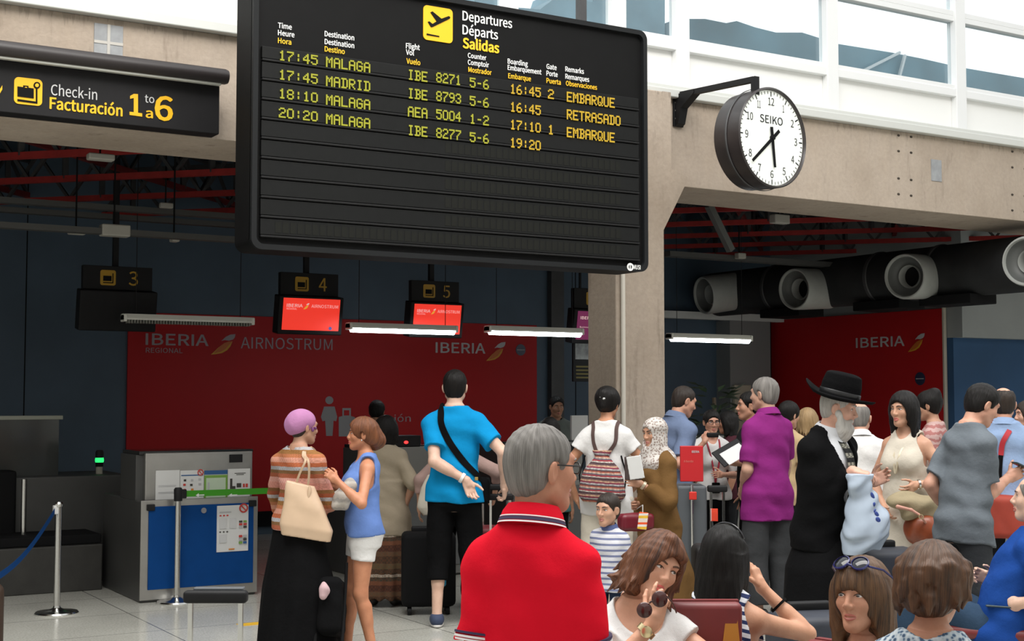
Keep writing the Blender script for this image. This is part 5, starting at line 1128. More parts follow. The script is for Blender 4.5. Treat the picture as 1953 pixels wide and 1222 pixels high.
p = spot(402, 1140, 5.0); tc = trolley_case((p.x, p.y, 0), -YAW, 'suitcase with raised twin-bar handle standing nearest at lower left', hh=p.z - .01, wid=.185)
m = MB(); m.box((-.085, .09, p.z + .012), (.10, .13, p.z + .024), .004); m.done('grip_plate', plain('grey_grip', (.09, .10, .11), .4), tc)
m = MB(); a = on_z(455, 1192); m.box((a.x, a.y - .05, 0), (a.x + .5, a.y + .05, .003)); tag(m.done('floor_tape', plain('yellow_tape', (.62, .36, .02), .6)), 'strip of yellow tape on the floor left of the long black skirt', 'tape')
# ------------------------------------------------------------------ extras worn or carried
def skinpt(s, th, t, off=.02):
    R = s.rows(off); T = [q[0] for q in R]; rx, ry, cy = [float(np.interp(t * s.s, T, [q[i] for q in R])) for i in (1, 2, 3)]
    a = math.radians(th); return s.o + s.M @ A((rx * math.sin(a), cy + ry * math.cos(a), t * s.s))
def ribbon(name, pts, nrm, w, mat, parent=None, th=.005, sub=6, field=None, free=False):
    P = [A(p) for p in pts]; Nn = [unit(n) for n in nrm]; Q = []; M_ = []
    n = len(P)
    for i in range(n - 1):                            # Catmull-Rom through the points
        p0, p1, p2, p3 = P[max(i - 1, 0)], P[i], P[i + 1], P[min(i + 2, n - 1)]
        for k in range(sub):
            u = k / sub; Q.append(.5 * (2 * p1 + (p2 - p0) * u + (2 * p0 - 5 * p1 + 4 * p2 - p3) * u * u + (3 * p1 - p0 - 3 * p2 + p3) * u ** 3)); M_.append(unit(Nn[i] * (1 - u) + Nn[i + 1] * u))
    Q.append(P[-1]); M_.append(Nn[-1]); V = []; F = []
    if field is not None:                             # lay the band on the clothing
        q = np.array(Q)
        for _ in range(4):
            e = .004; d = evalpts(field, q); g = np.stack([evalpts(field, q + e * np.eye(3)[i]) - d for i in range(3)], 1) / e
            g /= np.maximum(np.linalg.norm(g, axis=1, keepdims=True), 1e-6); st = np.clip(.003 - d, 0 if free else -.03, .03); q = q + g * st[:, None]
        for _ in range(2): q[1:-1] = q[1:-1] * .5 + (q[:-2] + q[2:]) * .25
        d = evalpts(field, q); q = q + g * np.maximum(.003 - d, 0)[:, None]
        Q = list(q); M_ = list(g)
    for i, p in enumerate(Q):
        t = unit(Q[min(i + 1, len(Q) - 1)] - Q[max(i - 1, 0)]); b = unit(np.cross(t, M_[i])); nn = unit(np.cross(b, t))
        V += [p + b * w / 2, p + b * w / 2 + nn * th, p - b * w / 2 + nn * th, p - b * w / 2]
    for i in range(len(Q) - 1): k = 4 * i; F += [(k + j, k + (j + 1) % 4, k + 4 + (j + 1) % 4, k + 4 + j) for j in range(4)]
    F += [(0, 1, 2, 3), (4 * len(Q) - 1, 4 * len(Q) - 2, 4 * len(Q) - 3, 4 * len(Q) - 4)]
    m = MB(); m.add(V, F); return m.done(name, mat, parent, True)
def strap(s, spec, w, mat, parent, off=.026, name='strap'):
    """spec: (angle round the trunk, height) pairs, or ('s', side, in) over a shoulder"""
    P, Nn = [], []
    for q in spec:
        if q[0] == 's': p = s.tp(q[1] * (q[2] if len(q) > 2 else .10), q[3] if len(q) > 3 else -.02, q[4] if len(q) > 4 else .560); n = s.M[:, 2]
        else: p = skinpt(s, q[0], q[1], off); c = s.o + s.M @ A((0, 0, q[1] * s.s)); n = p - c
        P.append(p); Nn.append(n)
    return ribbon(name, P, Nn, w, mat, parent, field=s.topP)
def carried(s, name, label, cat):                    # a thing of its own placed in the bearer's frame
    t = thing(name, label, cat, s.base, s.rz); return t
def bagmesh(name, prims, h, mat, parent): return blob(name, prims, h, mat, parent)
LIGHT = (.58, .36, .26); TAN = (.50, .255, .15); OLIVE = (.47, .27, .18); PALE = (.64, .43, .33); BROWN = (.36, .19, .12)
HBLACK = hairmat('hair_black', (.0025, .0022, .0022), (.012, .010, .009), spec=.22); HDARK = hairmat('hair_dark_brown', (.008, .005, .004), (.04, .025, .017)); HGREY = hairmat('hair_grey', (.085, .078, .072), (.31, .29, .27), 2.4, .9, .25)
HCHEST = hairmat('hair_chestnut', (.045, .016, .008), (.30, .12, .045)); HBROWN = hairmat('hair_brown', (.035, .018, .009), (.23, .115, .05), 1.0, .9); HAUB = hairmat('hair_auburn', (.050, .016, .008), (.27, .095, .035)); HBLOND = hairmat('hair_blond', (.18, .11, .05), (.50, .34, .17))
CBLACK = cloth('black_cloth', (.0045, .0045, .005), .9, .1); CDARK = cloth('charcoal_cloth', (.016, .017, .019), .9); CWHITE = cloth('white_cloth', (.68, .67, .66), .85, .04); CCREAM = cloth('cream_cloth', (.60, .55, .46), .85, .05)
SHOE = plain('dark_leather', (.02, .018, .017), .45); SOLE = plain('pale_sole', (.55, .53, .50), .7); TANL = plain('tan_leather', (.56, .40, .27), .5, var=.06); MAROON = plain('maroon_cover', (.15, .018, .018), .45, var=.1)
# 1 grey-haired man in the red polo shirt
p = Person('person standing nearest the camera in red polo shirt, grey hair and glasses, back turned', 1033, 3.62, 812, 22, 'm', (.46, .22, .14), head=(36, -2, 0), w=1.15, hs=1.10, near=2, shw=.150, slope=.035)
p.arm(-1, p.loc(918, 1420, .02), (-.3, -1, 0)); p.arm(1, p.loc(1152, 1420, .02), (.3, -1, 0))
CRED = cloth('red_pique', (.60, .006, .020), .85, .06, 420, .25); NVY = plain('navy_thread', (.03, .02, .06), .8); WTH = plain('white_thread', (.70, .66, .66), .8)
p.body(lip=(.38, .16, .13), brow=(.16, .15, .14)); p.top(CRED, 'polo_shirt', hem=-.10, sleeve=.78, ease=.020, neck=.006, drop=.97, fold=.010, flare=.024, seed=4)
p.collar(CRED, [(WTH, -.42, -.34), (NVY, -.30, -.12), (WTH, -.10, -.04)], .080, .060)
for sd in (-1, 1):
    a = p.arms[sd]; e = a['S'] + (a['E'] - a['S']) * .775; ax = a['E'] - a['S']; r = .0712 * p.s
    p.ring('sleeve_stripe', e - unit(ax) * .010, ax, r - .006, r + .0015, .006, WTH); p.ring('sleeve_stripe', e - unit(ax) * .020, ax, r - .006, r + .0025, .006, NVY); p.ring('sleeve_stripe', e - unit(ax) * .002, ax, r - .006, r + .001, .005, WTH)
p.trousers(cloth('stone_cloth', (.30, .27, .22))); p.hair(HGREY, 'short', .008, h=.0035, hairline=-.012); p.specs(plain('glasses_black', (.012, .012, .012), .3), r=.020); p.shoes(SHOE)
# 2 woman in the mauve cap
p = Person('person in mauve cap and striped knit sweater with long black skirt', 581, 8.4, 782, 38, 'f', OLIVE, head=(26, -4, 0), w=1.22, near=1, shw=.155)
p.arm(1, p.loc(640, 962, .18), (.6, -1, -.2), curl=.6); p.arm(-1, p.loc(530, 985, .35), (-.6, -1, -.2))
KN = [(.0, (.45, .16, .07)), (.07, (.28, .13, .04)), (.15, (.40, .39, .40)), (.22, (.32, .08, .035)), (.30, (.22, .10, .035)), (.37, (.62, .27, .22)), (.50, (.65, .33, .28)), (.60, (.36, .10, .05)), (.68, (.20, .10, .04)), (.75, (.40, .40, .42)), (.82, (.44, .12, .05)), (.90, (.60, .28, .20))]
p.body(); p.top(bands('fair_isle_knit', .31, KN, noise_amt=.006, checks=(150, 75, .32, (.10, .05, .03))), 'sweater', hem=.0, sleeve=1.72, ease=.020, neckdrop=.02, neck=.030, wide=.085, drop=.98, fold=.010, flare=.020)
p.skirt(CBLACK, hem=.03, r=(.265, .25), waist=.09, pleat=.008, npl=11); p.shoes(SHOE)
MAUVE = cloth('mauve_jersey', (.42, .19, .36), .85, .06)
P = [el(p.hp(0, -.030, .040), A((.094, .112, .094)) * p.hs, p.Mh), el(p.hp(0, -.075, .00), A((.078, .070, .072)) * p.hs, p.Mh, .03), el(p.hp(0, .135, -.060), A((.11, .105, .120)) * p.hs, p.Mh, .01, 's'), pl(p.hp(0, -.05, -.050), p.Mh @ A((0, .5, -1)), .01), folds(.004, (1, 0, .3), 60, 3)]
blob('headscarf', P, .0055, MAUVE, p.root)
VIO = plain('violet_ribbon', (.17, .05, .17), .7); m = MB()
for k in range(9):
    a = random.uniform(0, 6.28); c = p.hp(.070, .030 - .030 * math.sin(a), .012 + .028 * math.cos(a)); m.sphere(c, (.008, .007, .014), 8, 6, Matrix.Rotation(a, 3, 'X'))
m.done('ribbon_rosette', VIO, p.root, True); p.hair(HDARK, 'short', .004)
bag = carried(p, 'tote_bag', 'beige tote bag hanging on the shoulder of the woman in the mauve cap', 'handbag'); c = p.loc(588, 972, -.14); q0, q1 = p.loc(545, 925, -.16), p.loc(636, 1010, -.16)
ex = unit(p.loc(640, 975, -.14) - p.loc(545, 960, -.14)); ez = A((0, 0, 1)); ez = unit(ez - ex * (ez @ ex)); ey = np.cross(ez, ex)
cb = p.loc(578, 972, -.15); P = [lf(cb, np.stack([ex, ey, ez], 1), [(-.165, .150, .055, 0, .045), (-.10, .160, .062, 0, .035), (.02, .122, .050, 0, .0), (.155, .085, .022, 0, -.035)], n=3.4), folds(.006, (1, 0, 1), 30, 5)]
bagmesh('bag_body', P, .007, TANL, bag); top = cb + ez * .15 - ex * .03
for sg_ in (-1, 1):
    s0 = top + ex * sg_ * .035; ps = [s0, s0 + (p.loc(586, 880, -.20) - s0) * .5 + ex * sg_ * .010, p.loc(586, 878, -.19) + ex * sg_ * .008, p.tp(.098, -.075, .52) + ex * sg_ * .008, p.tp(.100, -.01, .56), p.tp(.115, .06, .51)]
    ribbon('handle', ps, [-ey, -ey, -ey, -ey + ez, ez, ey], .013, TANL, bag, field=p.topP, free=True)
m = MB(); m.tube([top + ex * .05 - ey * .03, top + ex * .055 - ey * .032 - ez * .03, top + ex * .055 - ey * .034 - ez * .075], [.006, .012, .006], 8); m.done('tassel', TANL, bag, True)
# 3 woman in white shorts
p = Person('person in blue sleeveless top and white shorts with tied brown hair, in profile', 690, 8.45, 797, -97, 'f', (.50, .225, .125), head=(4, 2, 0), near=1, w=1.08)
p.arm(-1, p.loc(646, 915, -.20), (-.7, -.45, -1), hd=(.1, .75, .65), pn=(.8, .1, -.2), curl=.8); p.arm(1, p.loc(648, 925, .12), (.6, -.7, -1), curl=.7)
p.leg(-1, (-.095, .03, .49), (-.10, -.06, .085)); p.leg(1, (.10, .075, .50), (.11, .10, .085))
p.body(lip=(.50, .12, .10)); p.top(cloth('denim_blue_top', (.125, .215, .50), .85, .08), 'tank_top', hem=-.012, sleeve=None, ease=.018, neckdrop=.05, wide=.07, drop=.90, fold=.008)
p.trousers(CWHITE, 'shorts', upto=.44, ease=.022, flare=.030, waist=.06); p.shoes(TANL)
ex_ = [rc(p.hp(0, -.06, .02), p.hp(0, -.125, -.045), .075 * p.hs, .066 * p.hs, .03), rc(p.hp(0, -.11, -.02), p.hp(.01, -.105, -.10), .045 * p.hs, .020 * p.hs, .03), rc(p.hp(.02, -.09, -.03), p.hp(-.02, -.13, -.085), .04 * p.hs, .012 * p.hs, .02)]
p.hair(HAUB, 'up', .022, extra=ex_)
m = MB(); m.sphere(p.hp(-.083, .002, -.045), .007 * p.hs, 8, 6); m.done('earring', CHROME, p.root, True)
pk = carried(p, 'folded_jacket', 'grey-white bundle hugged by the woman in white shorts', 'bundle'); c = p.loc(660, 938, -.06)
bagmesh('bundle', [bx(c, A((.10, .045, .10)), rot((0, 1, 0), 0) @ rot((1, 0, 0), 28), .04, .02), bx(c + A((0, .035, -.06)), A((.10, .05, .05)), rot((1, 0, 0), 10), .03, .03), folds(.010, (0, 1, 1), 45, 8)], .006, bands('bundle_cloth', .06, [(0, (.42, .38, .34)), (.5, (.55, .52, .47)), (.8, (.32, .30, .28))], noise_amt=.05, interp='LINEAR'), pk)
# 4 woman in beige jacket
p = Person('person in beige jacket and long patterned skirt behind the woman in white shorts', 737, 10.7, 797, 6, 'f', OLIVE, head=(10, 0, 0), w=1.12)
p.arm(1, p.loc(772, 968, -.05), (.8, -.6, 0)); p.body(); p.top(cloth('beige_linen', (.33, .275, .20), .9, .07), 'jacket', hem=-.20, sleeve=1.1, ease=.028, drop=1.05, fold=.010, flare=.035, extra=[lf(p.o, p.M, [(-.22, .215, .16, -.01), (.0, .19, .14, -.01), (.2, .16, .12, 0)], .03)])
SK = [(0, (.055, .032, .020)), (.18, (.10, .06, .035)), (.30, (.06, .025, .018)), (.46, (.14, .055, .03)), (.56, (.05, .04, .028)), (.66, (.34, .29, .23)), (.73, (.05, .032, .020)), (.86, (.09, .065, .035))]
p.skirt(bands('patterned_skirt', .30, SK, noise_amt=.012, checks=(70, 60, .40, (.13, .05, .022)), off=-.04), hem=.06, r=(.235, .215), pleat=.010, npl=15); p.hair(HBLACK, 'bob', .040, L=.24); p.shoes(SHOE)
# 5 clerk in the dark
p = Person('person with dark hair working in the dark in front of the suitcase sign', 719, 13.7, 765, 20, 'm', BROWN, head=(-10, -12, 0)); p.body(); p.top(CDARK, 'uniform'); p.trousers(CBLACK); p.hair(HBLACK, 'short', .016); p.shoes(SHOE)
# 6 woman hidden behind the man in blue
p = Person('person in dusty pink blouse mostly hidden in front of the man in the blue T-shirt', 872, 10.6, 800, 6, 'f', OLIVE, w=1.1)
p.arm(-1, p.loc(800, 968, -.05), (-1, -.5, 0)); p.arm(1, p.loc(943, 946, -.05), (1, -.5, 0), curl=.8); p.body(); p.top(cloth('dusty_pink', (.40, .27, .24)), 'blouse', hem=-.10, sleeve=1.45, ease=.024, flare=.028); p.trousers(CBLACK); p.hair(HDARK, 'bob', .016); p.shoes(SHOE)
b = carried(p, 'shoulder_bag', 'off-white bag hanging beside the left elbow of the man in blue', 'handbag'); c = p.loc(813, 942, -.22)
bagmesh('bag_body', [lf(c, np.eye(3), [(-.155, .05, .035, 0, .03), (-.10, .085, .045, 0, .02), (.05, .06, .035, 0, .02), (.15, .03, .02, 0, .04)], n=3.2), folds(.004, (1, 0, 0), 40, 2)], .008, CCREAM, b); ribbon('handle', [c + A((.04, 0, .14)), c + A((.07, .0, .28)), p.tp(-.12, -.03, .55)], [(0, -1, 0), (0, -1, 0), (0, 0, 1)], .02, TANL, b)
for px, d_, lab, mt, w_, h_, hh_ in ((818, 10.25, 'black suitcase standing between the patterned skirt and the man in blue', NEARBLACK, .40, .60, .61), (948, 10.3, 'dark red suitcase beside the man in blue, partly behind the red polo shirt', plain('wine_suitcase', (.14, .010, .016), .5, var=.1), .36, .64, .92)):
    q = spot(px, YH, d_); trolley_case((q.x, q.y, 0), -YAW + .1, lab, w_, .26, h_, hh_, mt)
q = spot(838, 1080, 10.0); g = thing('carrier_bag', 'small white and bright blue carrier bag hanging left of the black shorts', 'bag', (q.x, q.y, 0), -YAW); bagmesh('bag_body', [bx((0, 0, .34), (.05, .03, .11), None, .02)], .008, plain('cyan_plastic', (.02, .30, .50), .4), g); bagmesh('bag_top', [bx((-.01, 0, .56), (.025, .02, .13), None, .02)], .008, plain('white_plastic', (.6, .62, .64), .35), g)
# 7 tall man in blue
p = Person('person in bright blue T-shirt with black cross-body strap and black three-quarter trousers', 868, 9.75, 706, 4, 'm', PALE, head=(3, 0, 0), near=1)
p.arm(-1, p.loc(890, 916, -.19), (-1, -.5, -.2), hd=p.loc(905, 960, -.20) - p.loc(890, 916, -.19), pn=(.3, -1, .2), curl=.5, spread=.4); p.arm(1, p.loc(962, 926, -.05), (.8, -.8, -.1), curl=.8)
p.leg(-1, (-.11, .02, .50), (-.115, -.06, .085), (-.1, 1, 0)); p.leg(1, (.115, .03, .50), (.13, .02, .085), (.55, 1, 0))
p.body(); p.top(cloth('bright_blue_tee', (.005, .245, .53), .85, .05, 300, .3), 't_shirt', hem=-.075, sleeve=.66, ease=.020, drop=.88, fold=.009, flare=.030)
p.trousers(CBLACK, 'three_quarter_trousers', upto=1.46, ease=.020, flare=.034); p.hair(HBLACK, 'short', .009); p.shoes(plain('navy_canvas', (.035, .05, .10), .8), SOLE)
p.band(-1, .86, .036, .022, plain('white_rubber', (.75, .74, .70), .5), 'wristband')
b = carried(p, 'cross_body_bag', 'black cross-body strap and bag slung over the blue T-shirt', 'bag'); strap(p, [(300, .30), (325, .42), ('s', -1, .085, .03, .565), ('s', -1, .085, -.055, .560), (205, .44), (180, .30), (140, .16), (95, .08), (60, .06)], .048, CBLACK, b, .030)
c = skinpt(p, 60, .0, .07); bagmesh('bag_body', [bx(c, (.05, .11, .09), None, .03)], .009, CBLACK, b); m = MB(); c = skinpt(p, 128, .09, .052); m.box(c - .012, c + .012, .003); m.done('buckle', plain('brass', (.6, .42, .14), .3, .9), b)
q = p.arms[1]['W'] + p.arms[1]['hd'] * .07; qw = p.world(q); trolley_case((qw.x, qw.y + .06, 0), -YAW, 'pale suitcase pulled by the man in the bright blue T-shirt', .36, .24, .58, qw.z - .03, plain('grey_case', (.25, .24, .23), .5), wid=.14)
# 8 clerks left of the column
p = Person('person in grey shirt behind the desk left of the column', 1062, 14.9, 756, 172, 'm', BROWN, head=(-10, -8, 0)); p.body(); p.top(cloth('sage_grey', (.13, .15, .14)), 'shirt', sleeve=.6); p.trousers(CBLACK); p.hair(HBLACK, 'short', .012); p.shoes(SHOE)
b = carried(p, 'lanyard', 'dark strap across the grey shirt of the desk clerk left of the column', 'strap'); strap(p, [(30, .05), (15, .25), ('s', -1, .08, .02, .57)], .035, CBLACK, b)
p = Person('person with dark hair at the desk, mostly behind the grey-haired man in red', 1049, 11.0, 796, 5, 'f', BROWN); p.body(); p.top(cloth('dull_teal', (.06, .15, .15)), 'shirt', sleeve=.6); p.trousers(CBLACK); p.hair(HBLACK, 'bob', .016); p.shoes(SHOE)
# 9 woman with the striped rucksack
p = Person('person in white T-shirt and cream trousers wearing a striped drawstring rucksack', 1160, 9.9, 741, 8, 'f', TAN, head=(12, -10, 0), near=1, w=1.12)
p.arm(-1, p.loc(1100, 950, .05), (-1, -.5, 0)); p.arm(1, p.loc(1208, 930, .12), (1, -.5, 0)); p.body(); p.top(CWHITE, 't_shirt', hem=-.12, sleeve=.42, ease=.020, neckdrop=.02, wide=.075, fold=.008, drop=.95, flare=.030); p.trousers(CCREAM, upto=1.9, ease=.030, flare=.045); p.shoes(TANL)
p.hair(HBLACK, 'up', .022, extra=[el(p.hp(0, -.055, .045), A((.085, .085, .085)) * p.hs, p.Mh, .03), rc(p.hp(0, -.11, .06), p.hp(0, -.115, -.03), .045 * p.hs, .035 * p.hs, .03)])
m = MB(); m.sphere(p.hp(-.01, -.145, .03), (.016, .010, .012), 10, 6); m.sphere(p.hp(.015, -.147, .018), (.014, .010, .010), 10, 6); m.done('hair_clip', CHROME, p.root, True)
b = carried(p, 'rucksack', 'colourful striped drawstring rucksack on the back of the woman in white', 'rucksack'); c = p.loc(1148, 912, -.16); RS = [(0, (.05, .03, .035)), (.10, (.45, .40, .36)), (.18, (.28, .03, .04)), (.28, (.10, .10, .13)), (.36, (.50, .36, .28)), (.46, (.33, .08, .05)), (.54, (.07, .05, .06)), (.62, (.40, .38, .38)), (.72, (.22, .03, .06)), (.82, (.48, .30, .20)), (.92, (.12, .07, .07))]
P = [lf(c, np.eye(3), [(-.165, .135, .075, 0), (-.12, .170, .092, 0), (0, .152, .092, 0), (.07, .120, .080, 0), (.115, .078, .060, .01), (.155, .046, .040, .02), (.195, .068, .050, .03)], .02, n=2.6), (lambda X, Y, Z: .006 * np.sin(22 * np.arctan2(X - c[0], Y - c[1])) * np.clip((Z - c[2]) / .15, 0, 1), None, None, 0, 'n')]
bagmesh('bag_body', P, .006, bands('rucksack_weave', .105, RS, noise_amt=.012, checks=(60, 9, .35, (.10, .06, .06)), off=.02, skew=.06), b)
for sd in (-1, 1): ribbon('strap', [c + A((sd * .03, -.01, .16)), skinpt(p, 180 - sd * 28, .42, .030), p.tp(sd * .082, -.075, .535), p.tp(sd * .086, -.02, .565), p.tp(sd * .095, .06, .53)], [(0, -1, 0), (0, -1, .1), (0, -1, .6), (0, -.2, 1), (0, 1, .6)], .026, plain('strap_brown', (.08, .045, .04), .8), b, field=p.topP)
for sd in (-1, 1): m = MB(); m.tube([c + A((sd * .15, .02, -.12)), c + A((sd * .17, .05, .02)), c + A((sd * .13, .06, .16))], .006, 6); m.done('cord', CBLACK, b, True)
# 10 the boy
p = Person('person, a small boy in striped polo shirt standing beside the hijab wearer', 1158, 8.4, 941, -158, 'm', (.55, .32, .22), head=(12, -2, 0), hs=1.52, near=1, shw=.155)
p.body(eyes=(.25, -.05)); p.top(bands('boy_stripes', .034, [(0, (.58, .58, .62)), (.62, (.16, .18, .30))]), 'polo_shirt', hem=-.13, sleeve=.7, ease=.026, drop=1.0, flare=.035, fold=.008); p.collar(cloth('collar_blue', (.10, .13, .28)), None, .080, .07); p.trousers(cloth('navy_cloth', (.02, .03, .06))); p.hair(HDARK, 'short', .010, hairline=-.012); p.shoes(SHOE)
# 11 hijab wearer
p = Person('person in brown coat and spotted white headscarf holding papers beside the column', 1247, 9.05, 797, -118, 'f', (.52, .29, .19), head=(-14, -6, 0), near=1, w=1.25)
p.arm(-1, p.loc(1222, 922, -.16), (-.4, -1, -.5), curl=.6, hd=p.loc(1195, 918, -.2) - p.loc(1222, 922, -.16)); p.arm(1, p.loc(1214, 962, -.05), (.8, -1, -.3), curl=.7)
p.body(); COAT = cloth('brown_coat', (.135, .072, .025), .8, .08); p.top(COAT, 'coat', hem=-.10, sleeve=1.80, ease=.030, drop=1.1, fold=.012, flare=.030, seed=6); p.skirt(COAT, 'coat_skirt', hem=.10, r=(.27, .25), waist=.05, pleat=.008, npl=9, k=.8); p.shoes(SHOE)
m_, nt, b_ = newmat('spotted_scarf'); vo = N(nt, 'ShaderNodeTexVoronoi'); vo.inputs['Scale'].default_value = 70; nt.links.new(coords(nt), vo.inputs['Vector'])
nt.links.new(ramp(nt, vo.outputs['Distance'], [(.0, (.16, .11, .10)), (.36, (.26, .20, .17)), (.48, (.50, .46, .43)), (1, (.56, .53, .50))]), b_.inputs['Base Color']); b_.inputs['Roughness'].default_value = .8
P = [el(p.hp(0, -.014, .034), A((.094, .112, .102)) * p.hs, p.Mh), el(p.hp(0, -.005, -.07), A((.088, .098, .10)) * p.hs, p.Mh, .03), rc(p.hp(0, -.01, -.10), p.tp(0, .01, .50), .085 * p.s, .115 * p.s, .05), el(p.tp(0, .06, .47), A((.14, .09, .12)) * p.s, p.M, .05), el(p.tp(0, -.05, .49), A((.15, .085, .10)) * p.s, p.M, .05), el(p.hp(0, .115, -.022), A((.060, .095, .088)) * p.hs, p.Mh, .010, 's'), folds(.006, (.6, 0, 1), 48, 4)]
blob('headscarf', P, .006, m_, p.root); p.band(-1, .90, .034, .018, plain('pale_gold', (.6, .52, .38), .35, .6), 'bracelet')
t = carried(p, 'document_folder', 'dark folder with white papers held by the hijab wearer', 'folder'); c = p.loc(1207, 893, -.20); ex = unit(p.loc(1222, 893, -.24) - p.loc(1190, 893, -.20)); M3 = np.stack([ex, np.cross((0, 0, 1), ex), A((0, 0, 1))], 1)
bagmesh('cover', [bx(c, (.055, .006, .075), M3, .004)], .004, plain('dark_cover', (.05, .032, .03), .5), t); bagmesh('papers', [bx(c + M3[:, 1] * -.010 + M3[:, 0] * .02 + A((0, 0, .006)), (.05, .003, .075), M3 @ rot((0, 1, 0), -9), .002)], .004, PAP, t)
b = carried(p, 'handbag', 'wine-red handbag with a white and orange tag beside the boy', 'handbag'); c = p.loc(1213, 995, -.22); bagmesh('bag_body', [bx(c, (.05, .12, .055), None, .03), folds(.004, (1, 1, 0), 40, 3)], .006, plain('wine_leather', (.14, .008, .018), .4), b)
ct = p.loc(1226, 993, -.33); Mt3 = np.stack([unit(p.loc(1236, 1000, -.33) - p.loc(1215, 990, -.33)), A((0, 0, 0)), A((0, 0, 0))], 1); ex = Mt3[:, 0]; ey = unit(np.cross((0, 0, 1), ex)); Mt3 = np.stack([ex, ey, np.cross(ex, ey)], 1)
bagmesh('luggage_tag', [bx(ct, (.030, .004, .055), Mt3 @ rot((0, 1, 0), -18), .003)], .004, bands('tag_print', .07, [(0, (.70, .62, .55)), (.35, (.75, .45, .05)), (.6, (.70, .66, .62)), (.8, (.75, .10, .03))], off=.03), b); m = MB(); m.tube([ct + A((0, 0, .05)), ct + A((0, 0, .10)), p.arms[1]['W'] + A((0, 0, -.03))], .003, 6); m.done('tag_loop', PAP, b)
# 12 woman thinking, hand at her mouth
p = Person('person seated with chestnut bob, hand with sunglasses at her mouth, white top', 1250, 4.75, 1017, 158, 'f', (.60, .33, .22), 1.66, sit=True, head=(-6, -6, -24), near=2, lean=4)
def seat_legs(p, spread=.10, fwd=.44, foot=.42, kz=.47):
    for sd in (-1, 1): p.leg(sd, ((sd * spread), fwd, .0 + (kz * p.s - (p.hipz - .92 * p.s)) / p.s), ((sd * spread), foot, (.085 * p.s - (p.hipz - .92 * p.s)) / p.s))
seat_legs(p)
w = p.loc(1246, 1188, -.27); p.arm(1, w, (.9, -.1, -1), hd=p.loc(1262, 1120, -.29) - w, pn=p.loc(1300, 1080, .1) - p.loc(1230, 1100, -.2), curl=.75, fingers=(.35, .95, 1.1, 1.2, .5)); p.arm(-1, p.loc(1330, 1260, -.25), (-1, -.3, -.5))
p.body(eyes=(-.42, .16), iris=(.09, .055, .03), lip=(.55, .10, .09), brow=(.10, .05, .03), lash=1.3); p.top(CWHITE, 'top', hem=-.05, sleeve=.30, ease=.018, neckdrop=.06, wide=.105, fold=.008, flare=.03); p.trousers(cloth('white_denim', (.5, .5, .5)), upto=1.9); p.shoes(TANL)
h_, hp_ = p.hs, p.hp; rng = random.Random(5); ex_ = []
for i in range(34):                                  # wispy ends of the bob
    a = rng.uniform(-2.7, 2.7); z = rng.uniform(-.095, .0); c = A((math.sin(a) * .094, -math.cos(a) * .098 - .02, z)); d_ = A((math.sin(a) * rng.uniform(.02, .055), -math.cos(a) * .05, -rng.uniform(.02, .06)))
    if abs(a) > 2.2: continue
    ex_.append(rc(hp_(*c), hp_(*(c + d_)), .020 * h_, .0035 * h_, .014))
for i in range(9): x = .055 - i * .010; ex_.append(rc(hp_(.020, .055, .108), hp_(x + (.015 if x > 0 else -.035), .088 - abs(x) * .5, .060 + (0 if x > .01 else .008) - max(x, 0) * .8), .020 * h_, .008 * h_, .014))
p.hair(hairmat('hair_chestnut_bob', (.022, .008, .005), (.21, .075, .028), 1, .75), 'bob', .026, L=.15, seed=3, extra=ex_, part=-.012)
m = MB(); a = p.arms[1]; m.done if False else None
GOLDM = plain('watch_gold', (.70, .58, .34), .25, .9); c = a['E'] + (a['W'] - a['E']) * .86; p.ring('watch_strap', c, a['W'] - a['E'], .0275, .032, .020, GOLDM)
ax = unit(a['W'] - a['E']); od = unit(p.loc(1262, 1190, -.6) - c); od = unit(od - ax * (od @ ax)); m = MB(); m.lathe([(0, 0), (.019, 0), (.019, .008), (.015, .010), (0, .010)], Matrix.Translation(Vector(c + od * .030)) @ Vector(od).to_track_quat('Z', 'Y').to_matrix().to_4x4(), 24, False); m.done('watch_case', GOLDM, p.root, True)
sg_ = carried(p, 'sunglasses', 'brown sunglasses dangling from the hand of the woman with the chestnut bob', 'sunglasses'); LENS = plain('brown_lens', (.050, .014, .012), .08, var=.1)
for px, py, r in ((1258, 1142, .026), (1229, 1163, .025)):
    c = p.loc(px, py, -.36); n_ = unit(p.loc(px - 20, py - 10, -.9) - c); m = MB(); m.lathe([(0, .006), (r * .7, .004), (r, -.002), (r * .95, -.006), (0, -.001)], Matrix.Translation(Vector(c)) @ Vector(n_).to_track_quat('Z', 'Y').to_matrix().to_4x4(), 28, False); m.done('lens', LENS, sg_, True)
m = MB(); m.tube([p.loc(1238, 1150, -.36), p.loc(1242, 1147, -.36), p.loc(1247, 1146, -.36)], .003, 6); m.tube([p.loc(1272, 1137, -.36), p.loc(1283, 1150, -.30), p.loc(1290, 1168, -.2)], .0025, 6); m.done('frame', plain('brown_frame', (.04, .015, .012), .3), sg_, True)
